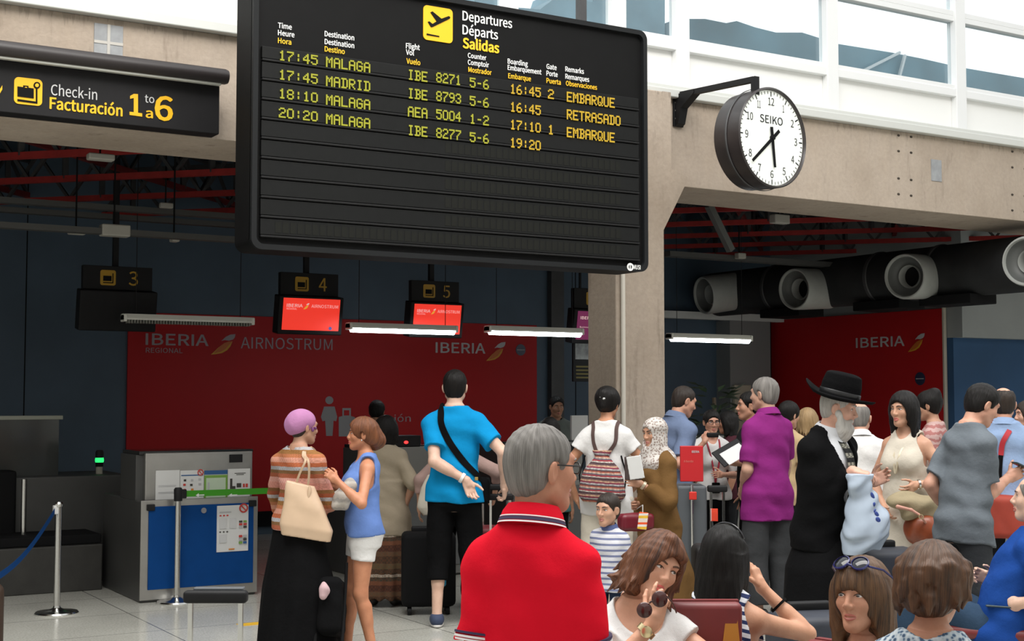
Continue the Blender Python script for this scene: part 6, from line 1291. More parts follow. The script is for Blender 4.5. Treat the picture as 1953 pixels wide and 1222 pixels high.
# 13 long black hair from behind
p = Person('person seated with very long straight black hair and striped top, back turned', 1378, 5.25, 1001, 12, 'f', (.50, .27, .17), 1.66, sit=True, head=(8, -4, 0), near=2); seat_legs(p)
w = p.loc(1446, 1152, .02); p.arm(1, w, (.9, -.25, -1), hd=p.loc(1420, 1088, .06) - w, pn=(-1, .3, .1), curl=.18, fingers=(.1, .4, .5, .6, .3)); p.body(face=True); p.top(bands('navy_white_stripes', .030, [(0, (.62, .63, .66)), (.55, (.02, .03, .09))], skew=.35), 'top', hem=-.05, sleeve=None, ease=.018, fold=.006, neckdrop=.02, wide=.08); p.trousers(CDARK); p.shoes(SHOE)
p.hair(HBLACK, 'long', .010, L=.31, nolocks=True, extra=[lf(p.hc, p.Mh, [(-.33 * p.hs, .055, .02, -.085), (-.25 * p.hs, .084, .030, -.080), (-.1 * p.hs, .090, .05, -.06), (.0, .088, .06, -.03)], .02)])
p.band(1, .62, .040, .010, CBLACK, 'hair_tie')
m = MB(); m.tube([p.hp(.088 * math.sin(a), .012, .034 + .098 * math.cos(a)) for a in np.linspace(-1.2, 1.2, 15)], .004, 8); m.done('headband', plain('dark_gloss', (.02, .02, .022), .12), p.root, True)
# 14 woman with blue sunglasses on her head
p = Person('person seated with long brown fringe hair and blue sunglasses pushed up, looking left', 1637, 4.62, 1066, -146, 'f', (.50, .26, .17), 1.68, sit=True, head=(-6, 3, 2), near=2, hs=1.06); seat_legs(p); p.arm(1, p.loc(1560, 1330, -.1), (.8, -1, 0)); p.arm(-1, p.loc(1720, 1330, -.1), (-.8, -1, 0))
p.body(eyes=(.15, -.02), iris=(.06, .05, .045), lip=(.42, .13, .10), brow=(.05, .03, .02), lash=1.1); p.top(CBLACK, 'top', hem=-.05, sleeve=None, ease=.016, neckdrop=.08, wide=.10); p.trousers(CDARK); p.shoes(SHOE)
p.hair(hairmat('hair_fringe_brown', (.018, .009, .005), (.165, .080, .032), 1, .8), 'fringe', .020, L=.27, seed=9)
sg_ = carried(p, 'sunglasses', 'blue framed sunglasses resting on top of the brown fringe hair', 'sunglasses'); BF = plain('blue_frame', (.012, .014, .10), .2); LN = plain('dark_lens', (.006, .007, .012), .04)
up = unit(p.hp(0, .070, .118) - p.hc); ex = p.Mh[:, 0]
for q in (-1, 1):
    c = p.hp(q * .034, .066, .110); n_ = unit(p.Mh @ A((q * .14, .66, .75))); Mq = Matrix.Translation(Vector(c)) @ Vector(n_).to_track_quat('Z', 'Y').to_matrix().to_4x4()
    m = MB(); m.lathe([(0, .010), (.018, .008), (.0275, .003), (.0275, -.002)], Mq, 28, False); m.done('lens', LN, sg_, True); m = MB(); m.lathe([(.0265, .007), (.030, .005), (.0305, .0), (.0265, -.004), (.0265, .007)], Mq, 28, False); m.done('rim', BF, sg_, True)
    m = MB(); m.tube([p.hp(q * .066, .066, .103), p.hp(q * .096, .02, .09), p.hp(q * .104, -.035, .06)], .0035, 8); m.done('temple', BF, sg_, True)
m = MB(); m.tube([p.hp(-.010, .082, .104), p.hp(0, .086, .108), p.hp(.010, .082, .104)], .004, 8); m.done('bridge', BF, sg_, True)
# 15 brown hair from behind, nearest at right
p = Person('person seated nearest at lower right with short brown hair and floral collar, back turned', 1777, 3.78, 1037, 12, 'f', (.48, .24, .15), 1.68, sit=True, head=(6, -6, 0), near=2, hs=.97); seat_legs(p, .10, .36, .30); p.body(face=True)
m_, nt, b_ = newmat('floral_print'); vo = N(nt, 'ShaderNodeTexVoronoi'); vo.inputs['Scale'].default_value = 80; nt.links.new(coords(nt), vo.inputs['Vector']); nt.links.new(ramp(nt, vo.outputs['Distance'], [(.0, (.02, .03, .06)), (.38, (.05, .10, .17)), (.50, (.30, .36, .40)), (1, (.52, .55, .56))]), b_.inputs['Base Color']); b_.inputs['Roughness'].default_value = .85
p.top(m_, 'blouse', hem=-.05, sleeve=.9, ease=.02, neckdrop=.0, neck=.016); p.trousers(CDARK); p.shoes(SHOE)
h_, hp_ = p.hs, p.hp; rng = random.Random(11); ex_ = [el(hp_(0, -.040, .02), A((.102, .098, .095)) * h_, p.Mh, .03), el(hp_(0, -.070, -.035), A((.080, .055, .060)) * h_, p.Mh, .03)]
for i in range(40):
    a = rng.uniform(-1.9, 1.9); z = rng.uniform(-.055, .06); c = A((math.sin(a) * .092, -math.cos(a) * .10 - .028, z)); ex_.append(rc(hp_(*c), hp_(*(c + A((math.sin(a) * rng.uniform(.0, .028), -math.cos(a) * .018, -rng.uniform(.03, .05))))), .022 * h_, .004 * h_, .012))
p.hair(hairmat('hair_brown_short', (.012, .006, .004), (.135, .058, .022), 1, .75), 'short', .020, seed=2, extra=ex_)
# 16 man in blue shirt seated at right
p = Person('person seated at the right edge in blue shirt and jeans, phone in hand', 1968, 7.0, 905, -84, 'm', PALE, 1.74, sit=True, lean=-16, head=(0, 4, 0), near=1, w=1.3); seat_legs(p, .13, .46, .48, .60)
p.arm(1, p.loc(1898, 1108, .22), (.5, -1, -1), curl=.6); p.arm(-1, p.loc(1945, 1150, -.15), (-.6, -1, -1), curl=.6); p.body(); p.top(cloth('royal_blue', (.012, .055, .25), .85, .06), 'shirt', hem=-.06, sleeve=.85, ease=.022, drop=1.0, fold=.010, flare=.03); p.trousers(cloth('indigo_denim', (.030, .055, .095), .9, .12), 'jeans', ease=.02); p.hair(HGREY, 'bald'); p.shoes(SHOE)
t = carried(p, 'mobile_phone', 'dark phone in the hand of the seated man in blue shirt', 'phone'); bagmesh('phone', [bx(p.arms[-1]['W'] + p.arms[-1]['hd'] * .10, (.036, .07, .005), None, .004)], .005, plain('phone_black', (.02, .04, .05), .15), t)
# 17 man in purple polo
p = Person('person in purple polo shirt with short grey hair, back turned, right of the column', 1457, 10.0, 721, -34, 'm', (.56, .34, .25), head=(-26, 0, 0), near=1, w=1.0, shw=.135)
p.arm(-1, p.loc(1416, 935, .08), (-.6, -1, -.3), curl=.5); p.arm(1, p.loc(1490, 940, .30), (.3, -1, -.3)); p.body(brow=(.15, .14, .13)); PUR = cloth('purple_pique', (.22, .022, .165), .85, .06, 300, .3); p.top(PUR, 'polo_shirt', hem=-.20, sleeve=.84, ease=.018, drop=.98, fold=.010, flare=.024, seed=8); p.collar(PUR, None, .072, .05); p.trousers(cloth('slate_trousers', (.045, .047, .05)), ease=.024, flare=.045); p.hair(HGREY, 'short', .012); p.shoes(SHOE)
# 18 man in the black hat
p = Person('person with white beard in wide-brimmed black hat, black coat, white shirt and tie', 1600, 7.5, 738, 124, 'm', (.62, .36, .27), head=(-26, -12, 0), near=1, w=1.15, lean=6)
w = p.loc(1622, 896, -.12); p.arm(1, w, (.5, -1, -.5), hd=p.loc(1652, 902, -.14) - w, pn=(-.3, .2, -1), curl=.55); w = p.loc(1655, 915, .12); p.arm(-1, w, (-.6, -1, -.6), hd=p.loc(1680, 905, .12) - w, curl=.7)
p.body(brow=(.5, .48, .45)); p.top(plain('shirt_white', (.66, .67, .70), .8), 'shirt', hem=.05, sleeve=None, ease=.014, neck=.004); p.collar(plain('shirt_white', (.66, .67, .70), .8), None, .068, .05, 'shirt_collar')
def vcut(p, w0, w1, t0, t1):                         # open front of a coat
    Mi = p.M; o = p.o; S = p.s
    def f(X, Y, Z):
        px, py, pz = X - o[0], Y - o[1], Z - o[2]
        x = px * Mi[0, 0] + py * Mi[1, 0] + pz * Mi[2, 0]; y = px * Mi[0, 1] + py * Mi[1, 1] + pz * Mi[2, 1]; t = px * Mi[0, 2] + py * Mi[1, 2] + pz * Mi[2, 2]
        w = np.interp(t, [t0 * S, t1 * S], [w0 * S, w1 * S]); return np.maximum(np.maximum(np.abs(x) - w, .02 * S - y), np.maximum(t0 * S - t, t - .62 * S))
    return (f, o + A((-.3, -.3, -.2)), o + A((.3, .5, .8)), .004, 's')
ext = [vcut(p, .012, .085, .02, .50)]
o = p.top(CBLACK, 'coat', hem=-.10, sleeve=1.86, ease=.034, neck=.014, drop=1.1, fold=.010, flare=.028, seed=3, extra=ext); p.skirt(CBLACK, 'coat_tails', hem=.42, r=(.25, .22), waist=.06, pleat=.006, npl=8, k=.8); p.trousers(CBLACK, ease=.024, flare=.04); p.shoes(SHOE)
CK = bands('tie_check', .05, [(0, (.02, .02, .02)), (.5, (.30, .29, .24))], checks=(60, 60, .7, (.012, .012, .012))); fr = lambda x, t, o: p.o + p.M @ A((x, o, t)) * p.s
ribbon('tie', [fr(0, .535, .062), fr(0, .47, .128), fr(0, .38, .160), fr(0, .26, .168), fr(0, .16, .165)], [(0, 1, .6), (0, 1, .3), (0, 1, 0), (0, 1, 0), (0, 1, 0)], .062, CK, p.root)
WB = hairmat('beard_white', (.42, .39, .36), (.72, .70, .66)); P = [el(p.hp(0, .050, -.105), A((.050, .048, .062)) * p.hs, p.Mh), rc(p.hp(0, .055, -.12), p.hp(0, .060, -.205), .048 * p.hs, .020 * p.hs, .03), rc(p.hp(-.066, .010, -.03), p.hp(-.03, .05, -.11), .018 * p.hs, .035 * p.hs, .03), rc(p.hp(.066, .010, -.03), p.hp(.03, .05, -.11), .018 * p.hs, .035 * p.hs, .03), rc(p.hp(-.028, .085, -.062), p.hp(.028, .085, -.062), .012 * p.hs, .012 * p.hs, .015), el(p.hp(0, .100, -.078), A((.020, .020, .008)) * p.hs, p.Mh, .006, 's'), folds(.004, (0, .2, 1), 90, 3)]
blob('beard', P, .005, WB, p.root); p.hair(hairmat('hair_silver', (.25, .23, .21), (.55, .52, .48)), 'short', .006)
FELT = cloth('black_felt', (.004, .004, .0045), .9, .1); ax = p.Mh @ A((0, .04, 1)); c = p.hp(0, -.012, .062); x_ = unit(np.cross(p.Mh[:, 1], ax)); M3 = np.stack([x_, np.cross(unit(ax), x_), unit(ax)], 1)
P = [lf(c, M3, [(-.015, .088, .112, 0), (.07, .087, .108, 0), (.122, .078, .097, 0), (.136, .05, .07, 0)], .015), el(c + M3[:, 2] * .152, (.030, .09, .026), M3, .02, 's')]; ht = blob('hat', P, .005, FELT, p.root)
V, F = [], []; n_ = 64
for j, (rx, ry, z) in enumerate(((.083, .107, .0), (.12, .145, -.006), (.158, .182, .0), (.170, .196, .012), (.170, .196, .017), (.157, .181, .006), (.12, .144, .0), (.083, .106, .006))):
    for k in range(n_):
        a = 2 * math.pi * k / n_; r_ = j in (2, 3, 4, 5); z2 = z + (.030 * (math.sin(a) ** 2) if r_ else .012 * math.sin(a) ** 2 * (j in (1, 6))) * -.6 + (.040 * math.cos(a) ** 4 * (-math.cos(a) > 0) if r_ else 0); V.append(c + M3 @ A((rx * math.sin(a), ry * math.cos(a), z2)))
for j in range(7):
    for k in range(n_): k2 = (k + 1) % n_; F.append((j * n_ + k, j * n_ + k2, (j + 1) * n_ + k2, (j + 1) * n_ + k))
m = MB(); m.add(V, F); m.done('brim', FELT, ht, True); m = MB(); m.lathe([(1, 0), (1.02, .003), (1.02, .030), (1, .033)], Matrix.Translation(Vector(c)) @ Matrix([list(r) for r in M3]).to_4x4() @ Matrix.Diagonal((.0875, .1115, 1, 1)), 48, False); m.done('hat_band', plain('black_satin', (.012, .012, .013), .3), ht, True)
b = carried(p, 'plastic_bag', 'pale blue plastic carrier bag held by the man in the black hat', 'bag'); c = p.loc(1647, 985, -.16); ex = unit(p.loc(1690, 985, -.10) - p.loc(1610, 985, -.16)); M3 = np.stack([ex, np.cross((0, 0, 1), ex), A((0, 0, 1))], 1)
PLB = plain('pale_blue_plastic', (.33, .39, .47), .30, var=.06); P = [lf(c, M3, [(-.19, .105, .06, 0, .0), (-.10, .128, .085, 0, .012), (.0, .118, .080, 0, .012), (.12, .085, .05, 0, -.005), (.19, .05, .03, 0, -.02), (.215, .06, .025, 0, -.02)], n=2.4), folds(.016, (.7, 0, .7), 34, 5), folds(.007, (.5, .3, .8), 80, 9)]
bagmesh('bag_body', P, .0055, PLB, b); BLP = plain('bag_blue_print', (.02, .045, .22), .4)
def bag_print(px, py, w_, h_, a_):
    c0 = p.loc(px, py, -.30); m = MB(); m.sphere(c0, (w_, .006, h_), 12, 8, (Matrix([list(r) for r in M3]) @ Matrix.Rotation(math.radians(a_), 3, 'Y'))); return m
pts = [(1668, 945, .010, .024, -20), (1670, 962, .008, .012, 10), (1675, 978, .011, .020, -30), (1679, 990, .013, .018, -35), (1672, 972, .006, .012, 35)]
vmesh = bpy.data.objects[[o.name for o in b.children if o.name.startswith('bag_body')][0]].data; vv = np.array([v.co[:] for v in vmesh.vertices])
for px, py, w_, h_, a_ in pts:                       # print lies on the bag's surface
    r0 = A(p.Wi @ CAM); d0 = unit(p.loc(px, py, 0) - r0); tt = (vv - r0) @ d0; dist = np.linalg.norm(vv - r0 - tt[:, None] * d0, axis=1); k = np.nonzero(dist < .012)[0]
    if not len(k): continue
    s0 = vv[k[np.argmin(tt[k])]]; m = MB(); m.sphere(s0, (w_, .006, h_), 12, 8, (Matrix([list(r) for r in M3]) @ Matrix.Rotation(math.radians(a_), 3, 'Y'))); m.done('bag_print', BLP, b, True)
# 19 bald man in white polo
p = Person('person with shaved head in white polo shirt between the hat and the cream blouse', 1640, 9.5, 768, -12, 'm', (.58, .33, .24), head=(20, -6, 0), lean=6, w=1.1); p.arm(1, p.loc(1685, 935, -.02), (1, -.6, 0)); p.body(); p.top(CWHITE, 'polo_shirt', hem=-.12, sleeve=.8, ease=.022, drop=1.0, fold=.008); p.collar(CWHITE, None, .072, .05); p.trousers(cloth('grey_trousers', (.10, .10, .11))); p.hair(HGREY, 'bald', .004); p.shoes(SHOE)
# 20 woman in cream blouse
p = Person('person with black wavy hair in cream sleeveless blouse, coat over her arm', 1722, 8.85, 748, -152, 'f', (.54, .31, .21), head=(10, -2, 0), near=1)
w = p.loc(1748, 924, -.16); p.arm(-1, w, (-.9, -.5, -.5), hd=p.loc(1726, 938, -.22) - w, curl=.5); p.arm(1, p.loc(1688, 968, .0), (1, -.5, 0)); p.body(lip=(.50, .08, .08)); BL = cloth('cream_blouse', (.56, .51, .43), .8, .05); p.top(BL, 'blouse', hem=-.22, sleeve=None, ease=.016, drop=1.0, fold=.010, neckdrop=.02, extra=[lf(p.o, p.M, [(-.24, .185, .135, -.01), (.0, .175, .13, -.01), (.2, .14, .105, 0)], .03)]); p.trousers(cloth('khaki_trousers', (.26, .22, .14)), upto=1.75, flare=.014); p.shoes(SHOE)
p.hair(HBLACK, 'long', .022, L=.22, seed=4, part=-.014); m = MB(); m.sphere(p.hp(-.080, .006, -.045), .007, 8, 6); m.done('earring', CHROME, p.root, True); p.band(-1, .93, .034, .012, CHROME, 'watch')
ribbon('necklace', [p.tp(.05, .04, .54), p.tp(.02, .135, .40), p.tp(.0, .155, .28), p.tp(-.02, .135, .40), p.tp(-.05, .04, .54)], [(0, 1, .3)] * 5, .012, plain('pale_gold', (.6, .52, .38), .35, .6), p.root)
c_ = carried(p, 'folded_coat', 'khaki coat draped over the forearm of the woman in cream', 'coat'); c = p.loc(1735, 962, -.20); ex = unit(p.loc(1780, 975, -.15) - p.loc(1692, 965, -.2)); M3 = np.stack([ex, np.cross((0, 0, 1), ex), A((0, 0, 1))], 1)
bagmesh('coat', [el(c + A((0, 0, .02)), (.150, .09, .060), M3), bx(c + M3 @ A((.05, -.02, -.03)), (.10, .05, .06), M3, .04, .05), bx(c + M3 @ A((.13, .02, -.06)), (.03, .04, .09), M3, .03, .05), folds(.015, (.6, 0, .6), 42, 2)], .006, cloth('khaki_coat', (.30, .25, .16), .85, .1), c_)
b = carried(p, 'handbag', 'round brown leather handbag below the khaki coat', 'handbag'); c = p.loc(1757, 1010, -.22); bagmesh('bag_body', [el(c, (.115, .075, .105), None), folds(.006, (1, 0, .4), 40, 4)], .006, plain('brown_leather', (.22, .050, .018), .35, var=.2, vs=14), b)
bagmesh('strap', [rc(p.loc(1738, 972, -.31), p.loc(1756, 983, -.33), .009, .008, .01), rc(p.loc(1712, 966, -.30), p.loc(1738, 972, -.31), .013, .009, .01), rc(p.loc(1757, 985, -.33), p.loc(1768, 1000, -.28), .007, .009, .01)], .005, plain('pink_leather', (.50, .25, .19), .5), b); p.ring('ring', p.loc(1757, 985, -.34), p.loc(1757, 985, -1) - p.loc(1757, 985, 0), .010, .016, .006, GOLDM, parent=b)
q = spot(1700, YH, 9.0); trolley_case((q.x, q.y, 0), -YAW, 'dark suitcase with raised handle below the khaki coat', .38, .25, .52, .88, plain('navy_suitcase', (.018, .022, .034), .6, var=.2), wid=.10)
# 21 woman with bun behind
p = Person('person with dark bun and pink patterned top behind the cream blouse', 1770, 10.5, 746, -78, 'f', OLIVE, head=(0, -4, 0)); p.body(); p.top(bands('pink_print', .05, [(0, (.36, .15, .14)), (.5, (.48, .32, .30))], noise_amt=.06), 'top', sleeve=.4, hem=-.1); p.trousers(CDARK); p.hair(HBLACK, 'up', .018, extra=[el(p.hp(0, -.06, .10), A((.055, .055, .05)) * p.hs, p.Mh, .02)]); p.shoes(SHOE)
# 22 man in grey T-shirt
p = Person('person in grey T-shirt looking down at a phone, in front of the bald man', 1874, 8.0, 735, 48, 'm', (.56, .31, .22), head=(12, -24, 0), lean=8, near=1, shw=.130)
w = p.loc(1922, 912, .05); p.arm(1, w, (.4, -1, -.8), hd=p.loc(1950, 898, .06) - w, curl=.7); p.arm(-1, p.loc(1815, 985, .12), (-.1, -1, 0)); p.body(); p.top(cloth('grey_marl', (.135, .155, .175), .9, .14), 't_shirt', hem=-.13, sleeve=.80, ease=.018, drop=.98, fold=.012, flare=.026, seed=5); p.trousers(cloth('dark_jeans', (.035, .038, .042)), ease=.022, flare=.04); p.hair(HBLACK, 'short', .014); p.shoes(SHOE)
t = carried(p, 'mobile_phone', 'phone held by the man in the grey T-shirt', 'phone'); bagmesh('phone', [bx(p.arms[1]['W'] + p.arms[1]['hd'] * .11 + A((0, 0, .02)), (.035, .07, .005), p.Mh, .004)], .005, plain('phone_black', (.02, .04, .05), .15), t)
# 23 bald man in light blue shirt
p = Person('person with bald crown in light blue shirt with red and black shoulder strap', 1913, 9.3, 739, 6, 'm', (.60, .33, .23), head=(-14, -4, 0), w=1.12, near=1); p.arm(1, p.loc(1972, 935, .1), (1, -.6, 0)); p.body(); LBS = cloth('light_blue_shirt', (.24, .33, .50), .85, .06); p.top(LBS, 'shirt', hem=-.10, sleeve=.85, ease=.024, drop=1.02, fold=.010, seed=7); p.collar(LBS, None, .072, .05); p.trousers(CDARK); p.hair(HDARK, 'bald', .010); p.shoes(SHOE)
b = carried(p, 'travel_bag', 'rust red travel bag below the light blue shirt', 'bag'); strap(p, [(195, .0), (188, .18), (184, .36)], .030, CBLACK, b, .034); strap(p, [(184, .36), (178, .46), ('s', 1, .07, -.05, .560), ('s', 1, .075, .02, .56)], .034, plain('red_strap', (.40, .02, .03), .7), b, .034, 'shoulder_pad')
c = p.loc(1925, 985, -.22); bagmesh('bag_body', [bx(c, (.16, .09, .14), None, .04), folds(.005, (1, 0, .3), 36, 3)], .009, plain('rust_canvas', (.30, .035, .018), .7, var=.12), b)
# 24 woman at the edge
p = Person('person with dark hair whose face looks left at the right edge of the photo', 1958, 10.2, 764, -112, 'f', (.58, .34, .25)); p.body(); p.top(CDARK, 'top'); p.trousers(CDARK); p.hair(HDARK, 'long', .014); p.shoes(SHOE)
# 25 man in blue shirt at the column
p = Person('person in slate blue shirt with black shoulder strap standing just right of the column', 1305, 10.8, 737, 52, 'm', (.55, .30, .21), head=(12, -18, 0), lean=5, w=1.1, near=1); p.arm(1, p.loc(1322, 905, -.1), (.5, -1, -.2)); p.body(); SBS = cloth('slate_blue_shirt', (.145, .19, .30), .85, .06); p.top(SBS, 'shirt', hem=-.10, sleeve=.85, ease=.024, drop=1.02, fold=.010, seed=2); p.collar(SBS, None, .072, .05); p.trousers(cloth('navy_cloth', (.02, .03, .06))); p.hair(HDARK, 'crop', .005, hairline=.01); p.shoes(SHOE)
b = carried(p, 'shoulder_bag', 'black strap and bag on the man in slate blue shirt', 'bag'); strap(p, [(245, .22), (222, .36), (205, .46), ('s', -1, .070, -.06, .545), ('s', -1, .075, .02, .565), ('s', -1, .085, .07, .52)], .030, CBLACK, b, .032); bagmesh('bag_body', [bx(skinpt(p, 260, .05, .09), (.05, .12, .12), None, .03)], .009, CBLACK, b)
# 26 staff woman
p = Person('person in white blouse with red lanyard and glasses, hand at her mouth', 1357, 11.5, 782, 164, 'f', (.56, .30, .21), head=(0, -4, 0), near=1); w = p.loc(1344, 842, -.20); p.arm(1, w, (.8, -.3, -1), hd=p.loc(1350, 818, -.17) - w, pn=(-.6, -.6, .2), curl=.6); p.arm(-1, p.loc(1378, 905, -.15), (-.9, -.6, -.3)); p.body(); p.top(CWHITE, 'blouse', hem=-.04, sleeve=.9, ease=.020, neckdrop=.03, wide=.06); p.trousers(CBLACK, waist=.16); p.hair(HBLACK, 'up', .014); p.specs(plain('glasses_black', (.012, .012, .012), .3)); p.shoes(SHOE)
RL = plain('lanyard_red', (.28, .012, .03), .7); b = carried(p, 'lanyard', 'red lanyard with badge on the white blouse of the staff woman', 'lanyard')
for q in (-1, 1): ribbon('cord', [p.tp(q * .055, -.02, .575), p.tp(q * .065, .06, .53), p.tp(q * .045, .150, .38), p.tp(q * .010, .150, .20), p.tp(0, .145, .12)], [(0, 0, 1), (0, 1, .6), (0, 1, .1), (0, 1, 0), (0, 1, 0)], .014, RL, b)
bagmesh('badge', [bx(p.tp(0, .16, .08), (.035, .006, .045), None, .005)], .005, CBLACK, b); b = carried(p, 'radio_handset', 'small black handset at the mouth of the staff woman', 'handset'); bagmesh('handset', [bx(p.arms[1]['W'] + p.arms[1]['hd'] * .07 + A((-.045, .02, -.01)), (.05, .016, .02), None, .01)], .005, BLACK, b)
# 27-30 people farther back
p = Person('person with dark hair and tan face in profile beside the staff woman', 1387, 12.1, 784, -84, 'f', (.50, .25, .16)); p.body(); p.top(cloth('plum_cloth', (.06, .018, .025)), 'top'); p.trousers(CDARK); p.hair(HBLACK, 'long', .012, L=.16); p.shoes(SHOE)
p = Person('person in dark shirt half hidden behind the purple polo shirt', 1428, 11.2, 748, -100, 'm', (.50, .27, .18), near=1); w = p.loc(1408, 882, -.1); p.arm(-1, w, (-.6, -1, -.5)); p.body(); p.top(CDARK, 'shirt', sleeve=.85); p.trousers(CBLACK); p.hair(HBLACK, 'short', .012); p.shoes(SHOE)
t = carried(p, 'clipboard', 'dark clipboard with white paper left of the purple polo shirt', 'clipboard'); c = p.loc(1398, 868, -.30); ex = unit(p.loc(1418, 852, -.3) - p.loc(1380, 874, -.36)); n_ = unit(p.loc(1390, 850, -1.2) - c + A((0, 0, .5))); n_ = unit(n_ - ex * (n_ @ ex)); M3 = np.stack([ex, n_, np.cross(ex, n_)], 1)
bagmesh('board', [bx(c - M3[:, 2] * .03, (.13, .006, .085), M3, .004)], .005, BLACK, t); bagmesh('paper', [bx(c + n_ * .010 + ex * .01, (.10, .003, .065), M3, .002)], .004, PAP, t)
p = Person('person with pinned dark hair and beige top right of the purple polo shirt', 1505, 10.9, 766, 28, 'f', (.55, .32, .22), head=(14, -8, 0)); p.body(); p.top(cloth('sand_cloth', (.45, .33, .19)), 'top', sleeve=.6); p.trousers(CDARK); p.hair(HBLACK, 'up', .018); p.shoes(SHOE)
p = Person('person with curly fair hair behind the shoulder of the man in the black hat', 1540, 11.4, 780, 10, 'f', (.55, .32, .22)); p.body(); p.top(CDARK, 'top', sleeve=.6); p.trousers(CDARK); p.hair(HBLOND, 'bob', .026, seed=8); p.shoes(SHOE)
# ------------------------------------------------------------------ seats
def bench_seat(px, d, top, face, label, w=.50, arm=True):
    q = spot(px, top, d); r = ray(px, YH); V = Vector((r.x, r.y, 0)).normalized(); a = math.radians(face); Hd = V * math.cos(a) + Vector((V.y, -V.x, 0)) * math.sin(a)
    t = thing('waiting_seat', label, 'seat', (q.x, q.y, 0), math.atan2(-Hd.x, Hd.y)); zt = q.z
    m = MB(); m.prism([(-.03, .42), (.0, .40), (-.02, .44), (-.075, zt), (-.105, zt), (-.10, zt - .03)], -w / 2, w / 2, 'X'); m.done('back_core', MAROON, t)
    m = MB(); m.box((-w / 2, -.10, .46), (w / 2, -.045, zt), .022, Matrix.Rotation(math.radians(-4), 4, 'X')); m.done('backrest', MAROON, t, True); m = MB(); m.box((-w / 2, -.04, .38), (w / 2, .44, .445), .03); m.done('seat_cushion', MAROON, t, True)
    m = MB(); m.tube([(0, .2, .38), (0, .2, .03)], .03, 12); m.box((-.03, -.1, .01), (.03, .48, .04), .01); m.done('pedestal', CHROME, t, True)
    if arm:
        m = MB(); m.tube([(w / 2 + .03, -.05, .40), (w / 2 + .03, -.05, .58), (w / 2 + .03, .0, .63), (w / 2 + .03, .30, .63), (w / 2 + .03, .34, .60)], .014, 10); m.done('armrest', CHROME, t, True)
    return t
t = bench_seat(1342, 4.80, 1150, 172, 'maroon seat back between the chestnut bob and the long black hair', .27, False)
a = Vector(t.matrix_world.inverted() @ spot(1388, 1168, 4.9)) if False else None
m = MB(); m.prism([(-.145, 1.0), (-.105, 1.0), (-.03, .42), (-.20, .42)], -.02, .012); o = m.done('gold_divider', plain('gold_divider', (.46, .20, .025), .4), t); o.location = (.03, 0.0, spot(1388, 1168, 4.9).z - 1.0)
bench_seat(1195, 5.0, 1225, 165, 'maroon seat under the woman with the chestnut bob', .30, False)
bench_seat(1378, 5.12, 1240, 12, 'maroon seat under the woman with long black hair', .46)
bench_seat(1640, 4.90, 1236, -150, 'maroon seat under the woman with blue sunglasses', .46); bench_seat(1777, 3.50, 1244, 12, 'maroon seat at lower right under the person with floral collar', .46)
t = bench_seat(1985, 7.05, 1080, -84, 'maroon seat with white armrest under the man in blue shirt', .52)
m = MB(); q = Vector(t.matrix_world.inverted() @ spot(1855, 1136, 6.9)); m.box((-.33, .40, .60), (-.27, .52, .64), .015); m.done('white_armrest', plain('white_plastic', (.6, .62, .64), .35), t, True)
# ------------------------------------------------------------------ bag sizer, cases, pram, plant
q = spot(1318, YH, 10.1); t = thing('bag_sizer', 'red airline bag-size stand beside the brown coat', 'sign stand', (q.x, q.y, 0), -YAW); z0, z1 = spot(1318, 918, 10.1).z, spot(1318, 850, 10.1).z
m = MB(); m.box((-.085, -.015, z0), (.085, .015, z1), .006); m.done('red_board', plain('sizer_red', (.50, .015, .02), .45), t); text('board_lettering', 'IBERIA', (1, 0, 0), (0, 0, 1), (0.0, -.017, z1 - .05), .055, .016, LET, t, .02, .001); text('board_lettering', 'A bordo', (1, 0, 0), (0, 0, 1), (-.06, -.017, z1 - .12), .07, .016, plain('soft_red_print', (.62, .20, .16), .6), t, 0, .001)
m = MB(); m.box((-.11, -.02, .12), (.11, .30, z0 - .03), .02); m.done('grey_frame', plain('grey_frame', (.085, .095, .105), .5), t); m = MB(); m.tube([(-.005, -.045, .02), (-.005, -.045, z0 - .02)], .011, 10); m.box((-.20, -.06, 0), (.20, .3, .03), .008); m.done('pole', CHROME, t, True); m = MB(); m.box((-.028, -.07, z0 - .13), (.028, -.055, z0 - .07), .008); m.done('round_mark', plain('mark_red', (.60, .03, .02), .5), t)
q = spot(1370, YH, 9.2); t = trolley_case((q.x, q.y, 0), -YAW, 'black suitcase with tall handle and red tag behind the long black hair', .36, .25, .62, spot(1370, 934, 9.2).z, None, wid=.085)
c = t.location; m = MB(); z = spot(1362, 985, 9.1).z; m.box((-.05, .06, z - .045), (.0, .067, z + .04), .004); m.done('luggage_tag', bands('red_white_tag', .5, [(0, (.62, .42, .40)), (.45, (.65, .06, .03))], axis='X', off=.27), t)
for px, py, d_, w_, h_, lab in ((1560, 1168, 6.2, .42, .62, 'navy soft suitcase standing left of the blue sunglasses'), (1688, 1046, 7.6, .40, .62, 'dark suitcase below the pale blue plastic bag')):
    q = spot(px, py, d_); trolley_case((q.x, q.y, 0), -YAW + .2, lab, w_, .28, q.z, q.z + .012, plain('navy_suitcase', (.018, .022, .034), .6, var=.2), wid=.16)
q = spot(634, YH, 8.25); t = thing('pushchair', 'black folded pushchair with a pink cloth between the two women at left', 'pushchair', (q.x, q.y, 0), -YAW)
bagmesh('seat_fabric', [bx((0, .05, .34), (.075, .14, .17), rot((1, 0, 0), -14), .05), folds(.006, (0, 0, 1), 30, 2)], .009, CBLACK, t); bagmesh('pink_cloth', [el((-.03, -.10, .46), (.035, .04, .055)), folds(.012, (0, 1, 1), 60, 2)], .007, cloth('pink_cloth', (.55, .38, .40)), t)
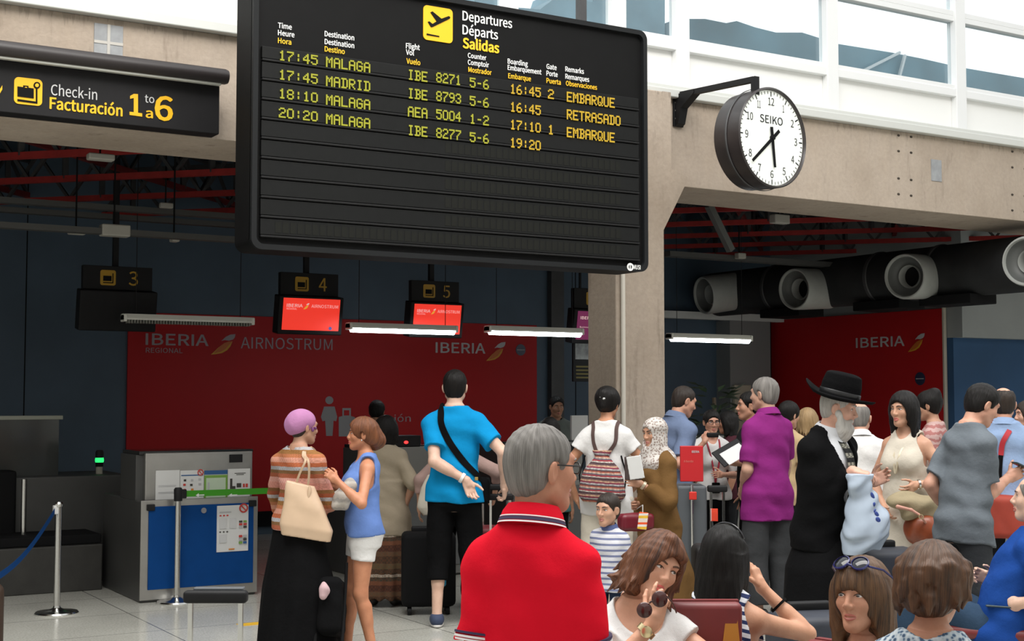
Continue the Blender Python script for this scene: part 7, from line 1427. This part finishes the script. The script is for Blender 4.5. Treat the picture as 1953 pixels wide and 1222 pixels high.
for x in (-.08, .08): m = MB(); m.tube([(x, -.12, .08), (x, -.05, .25), (x, .08, .50), (x, .10, .60)], .010, 8); m.done('frame_tube', NEARBLACK, t, True); m = MB(); m.lathe([(.0, -.02), (.07, -.02), (.08, 0), (.07, .02), (0, .02)], Matrix.Translation((x, -.12, .08)) @ Matrix.Rotation(math.pi / 2, 4, 'Y'), 20, False); m.done('wheel', BLACK, t, True)
q = spot(1362, YH, 13.2); t = thing('potted_plant', 'dark leafy potted plant against the blue wall right of the column', 'plant', (q.x, q.y, 0)); m = MB(); m.lathe([(0, 0), (.15, 0), (.20, .36), (.18, .38), (0, .36)], Matrix(), 24, False); m.done('pot', DARK, t, True)
rng = random.Random(3); m = MB(); m.tube([(0, 0, .3), (.02, .01, 1.0), (.0, 0, 1.6)], .02, 8); m.done('stem', plain('dark_stem', (.05, .035, .02), .8), t, True)
lm = MB()
for i in range(95):
    z = rng.uniform(.75, 1.72); a = rng.uniform(0, 6.28); r_ = rng.uniform(.05, .22) * (1.25 - .25 * z); L_ = rng.uniform(.12, .2); c = Vector((math.cos(a) * r_, math.sin(a) * r_, z)); d_ = Vector((math.cos(a), math.sin(a), rng.uniform(-.5, .7))).normalized(); s_ = d_.cross(Vector((0, 0, 1))).normalized() * L_ * .24; n_ = s_.cross(d_).normalized() * .012
    lm.add([c, c + d_ * L_ * .45 + s_ + n_, c + d_ * L_, c + d_ * L_ * .45 - s_ + n_, c + d_ * L_ * .5 - n_ * .5], [(0, 1, 4), (1, 2, 4), (2, 3, 4), (3, 0, 4)])
o = lm.done('foliage', plain('dark_leaf', (.018, .035, .014), .5, var=.3), t, True); o['kind'] = 'stuff'
q = spot(-9, YH, 8.6); t = thing('handbag', 'brown bag with tan side cut by the left edge under the blue belt', 'bag', (q.x, q.y, 0)); bagmesh('bag_body', [bx((0, 0, .24), (.07, .10, .21), None, .06)], .010, plain('dark_brown_leather', (.035, .018, .010), .5), t); bagmesh('side_panel', [bx((-.02, -.10, .22), (.035, .012, .14), None, .01)], .008, plain('orange_tan', (.38, .18, .06), .5), t)
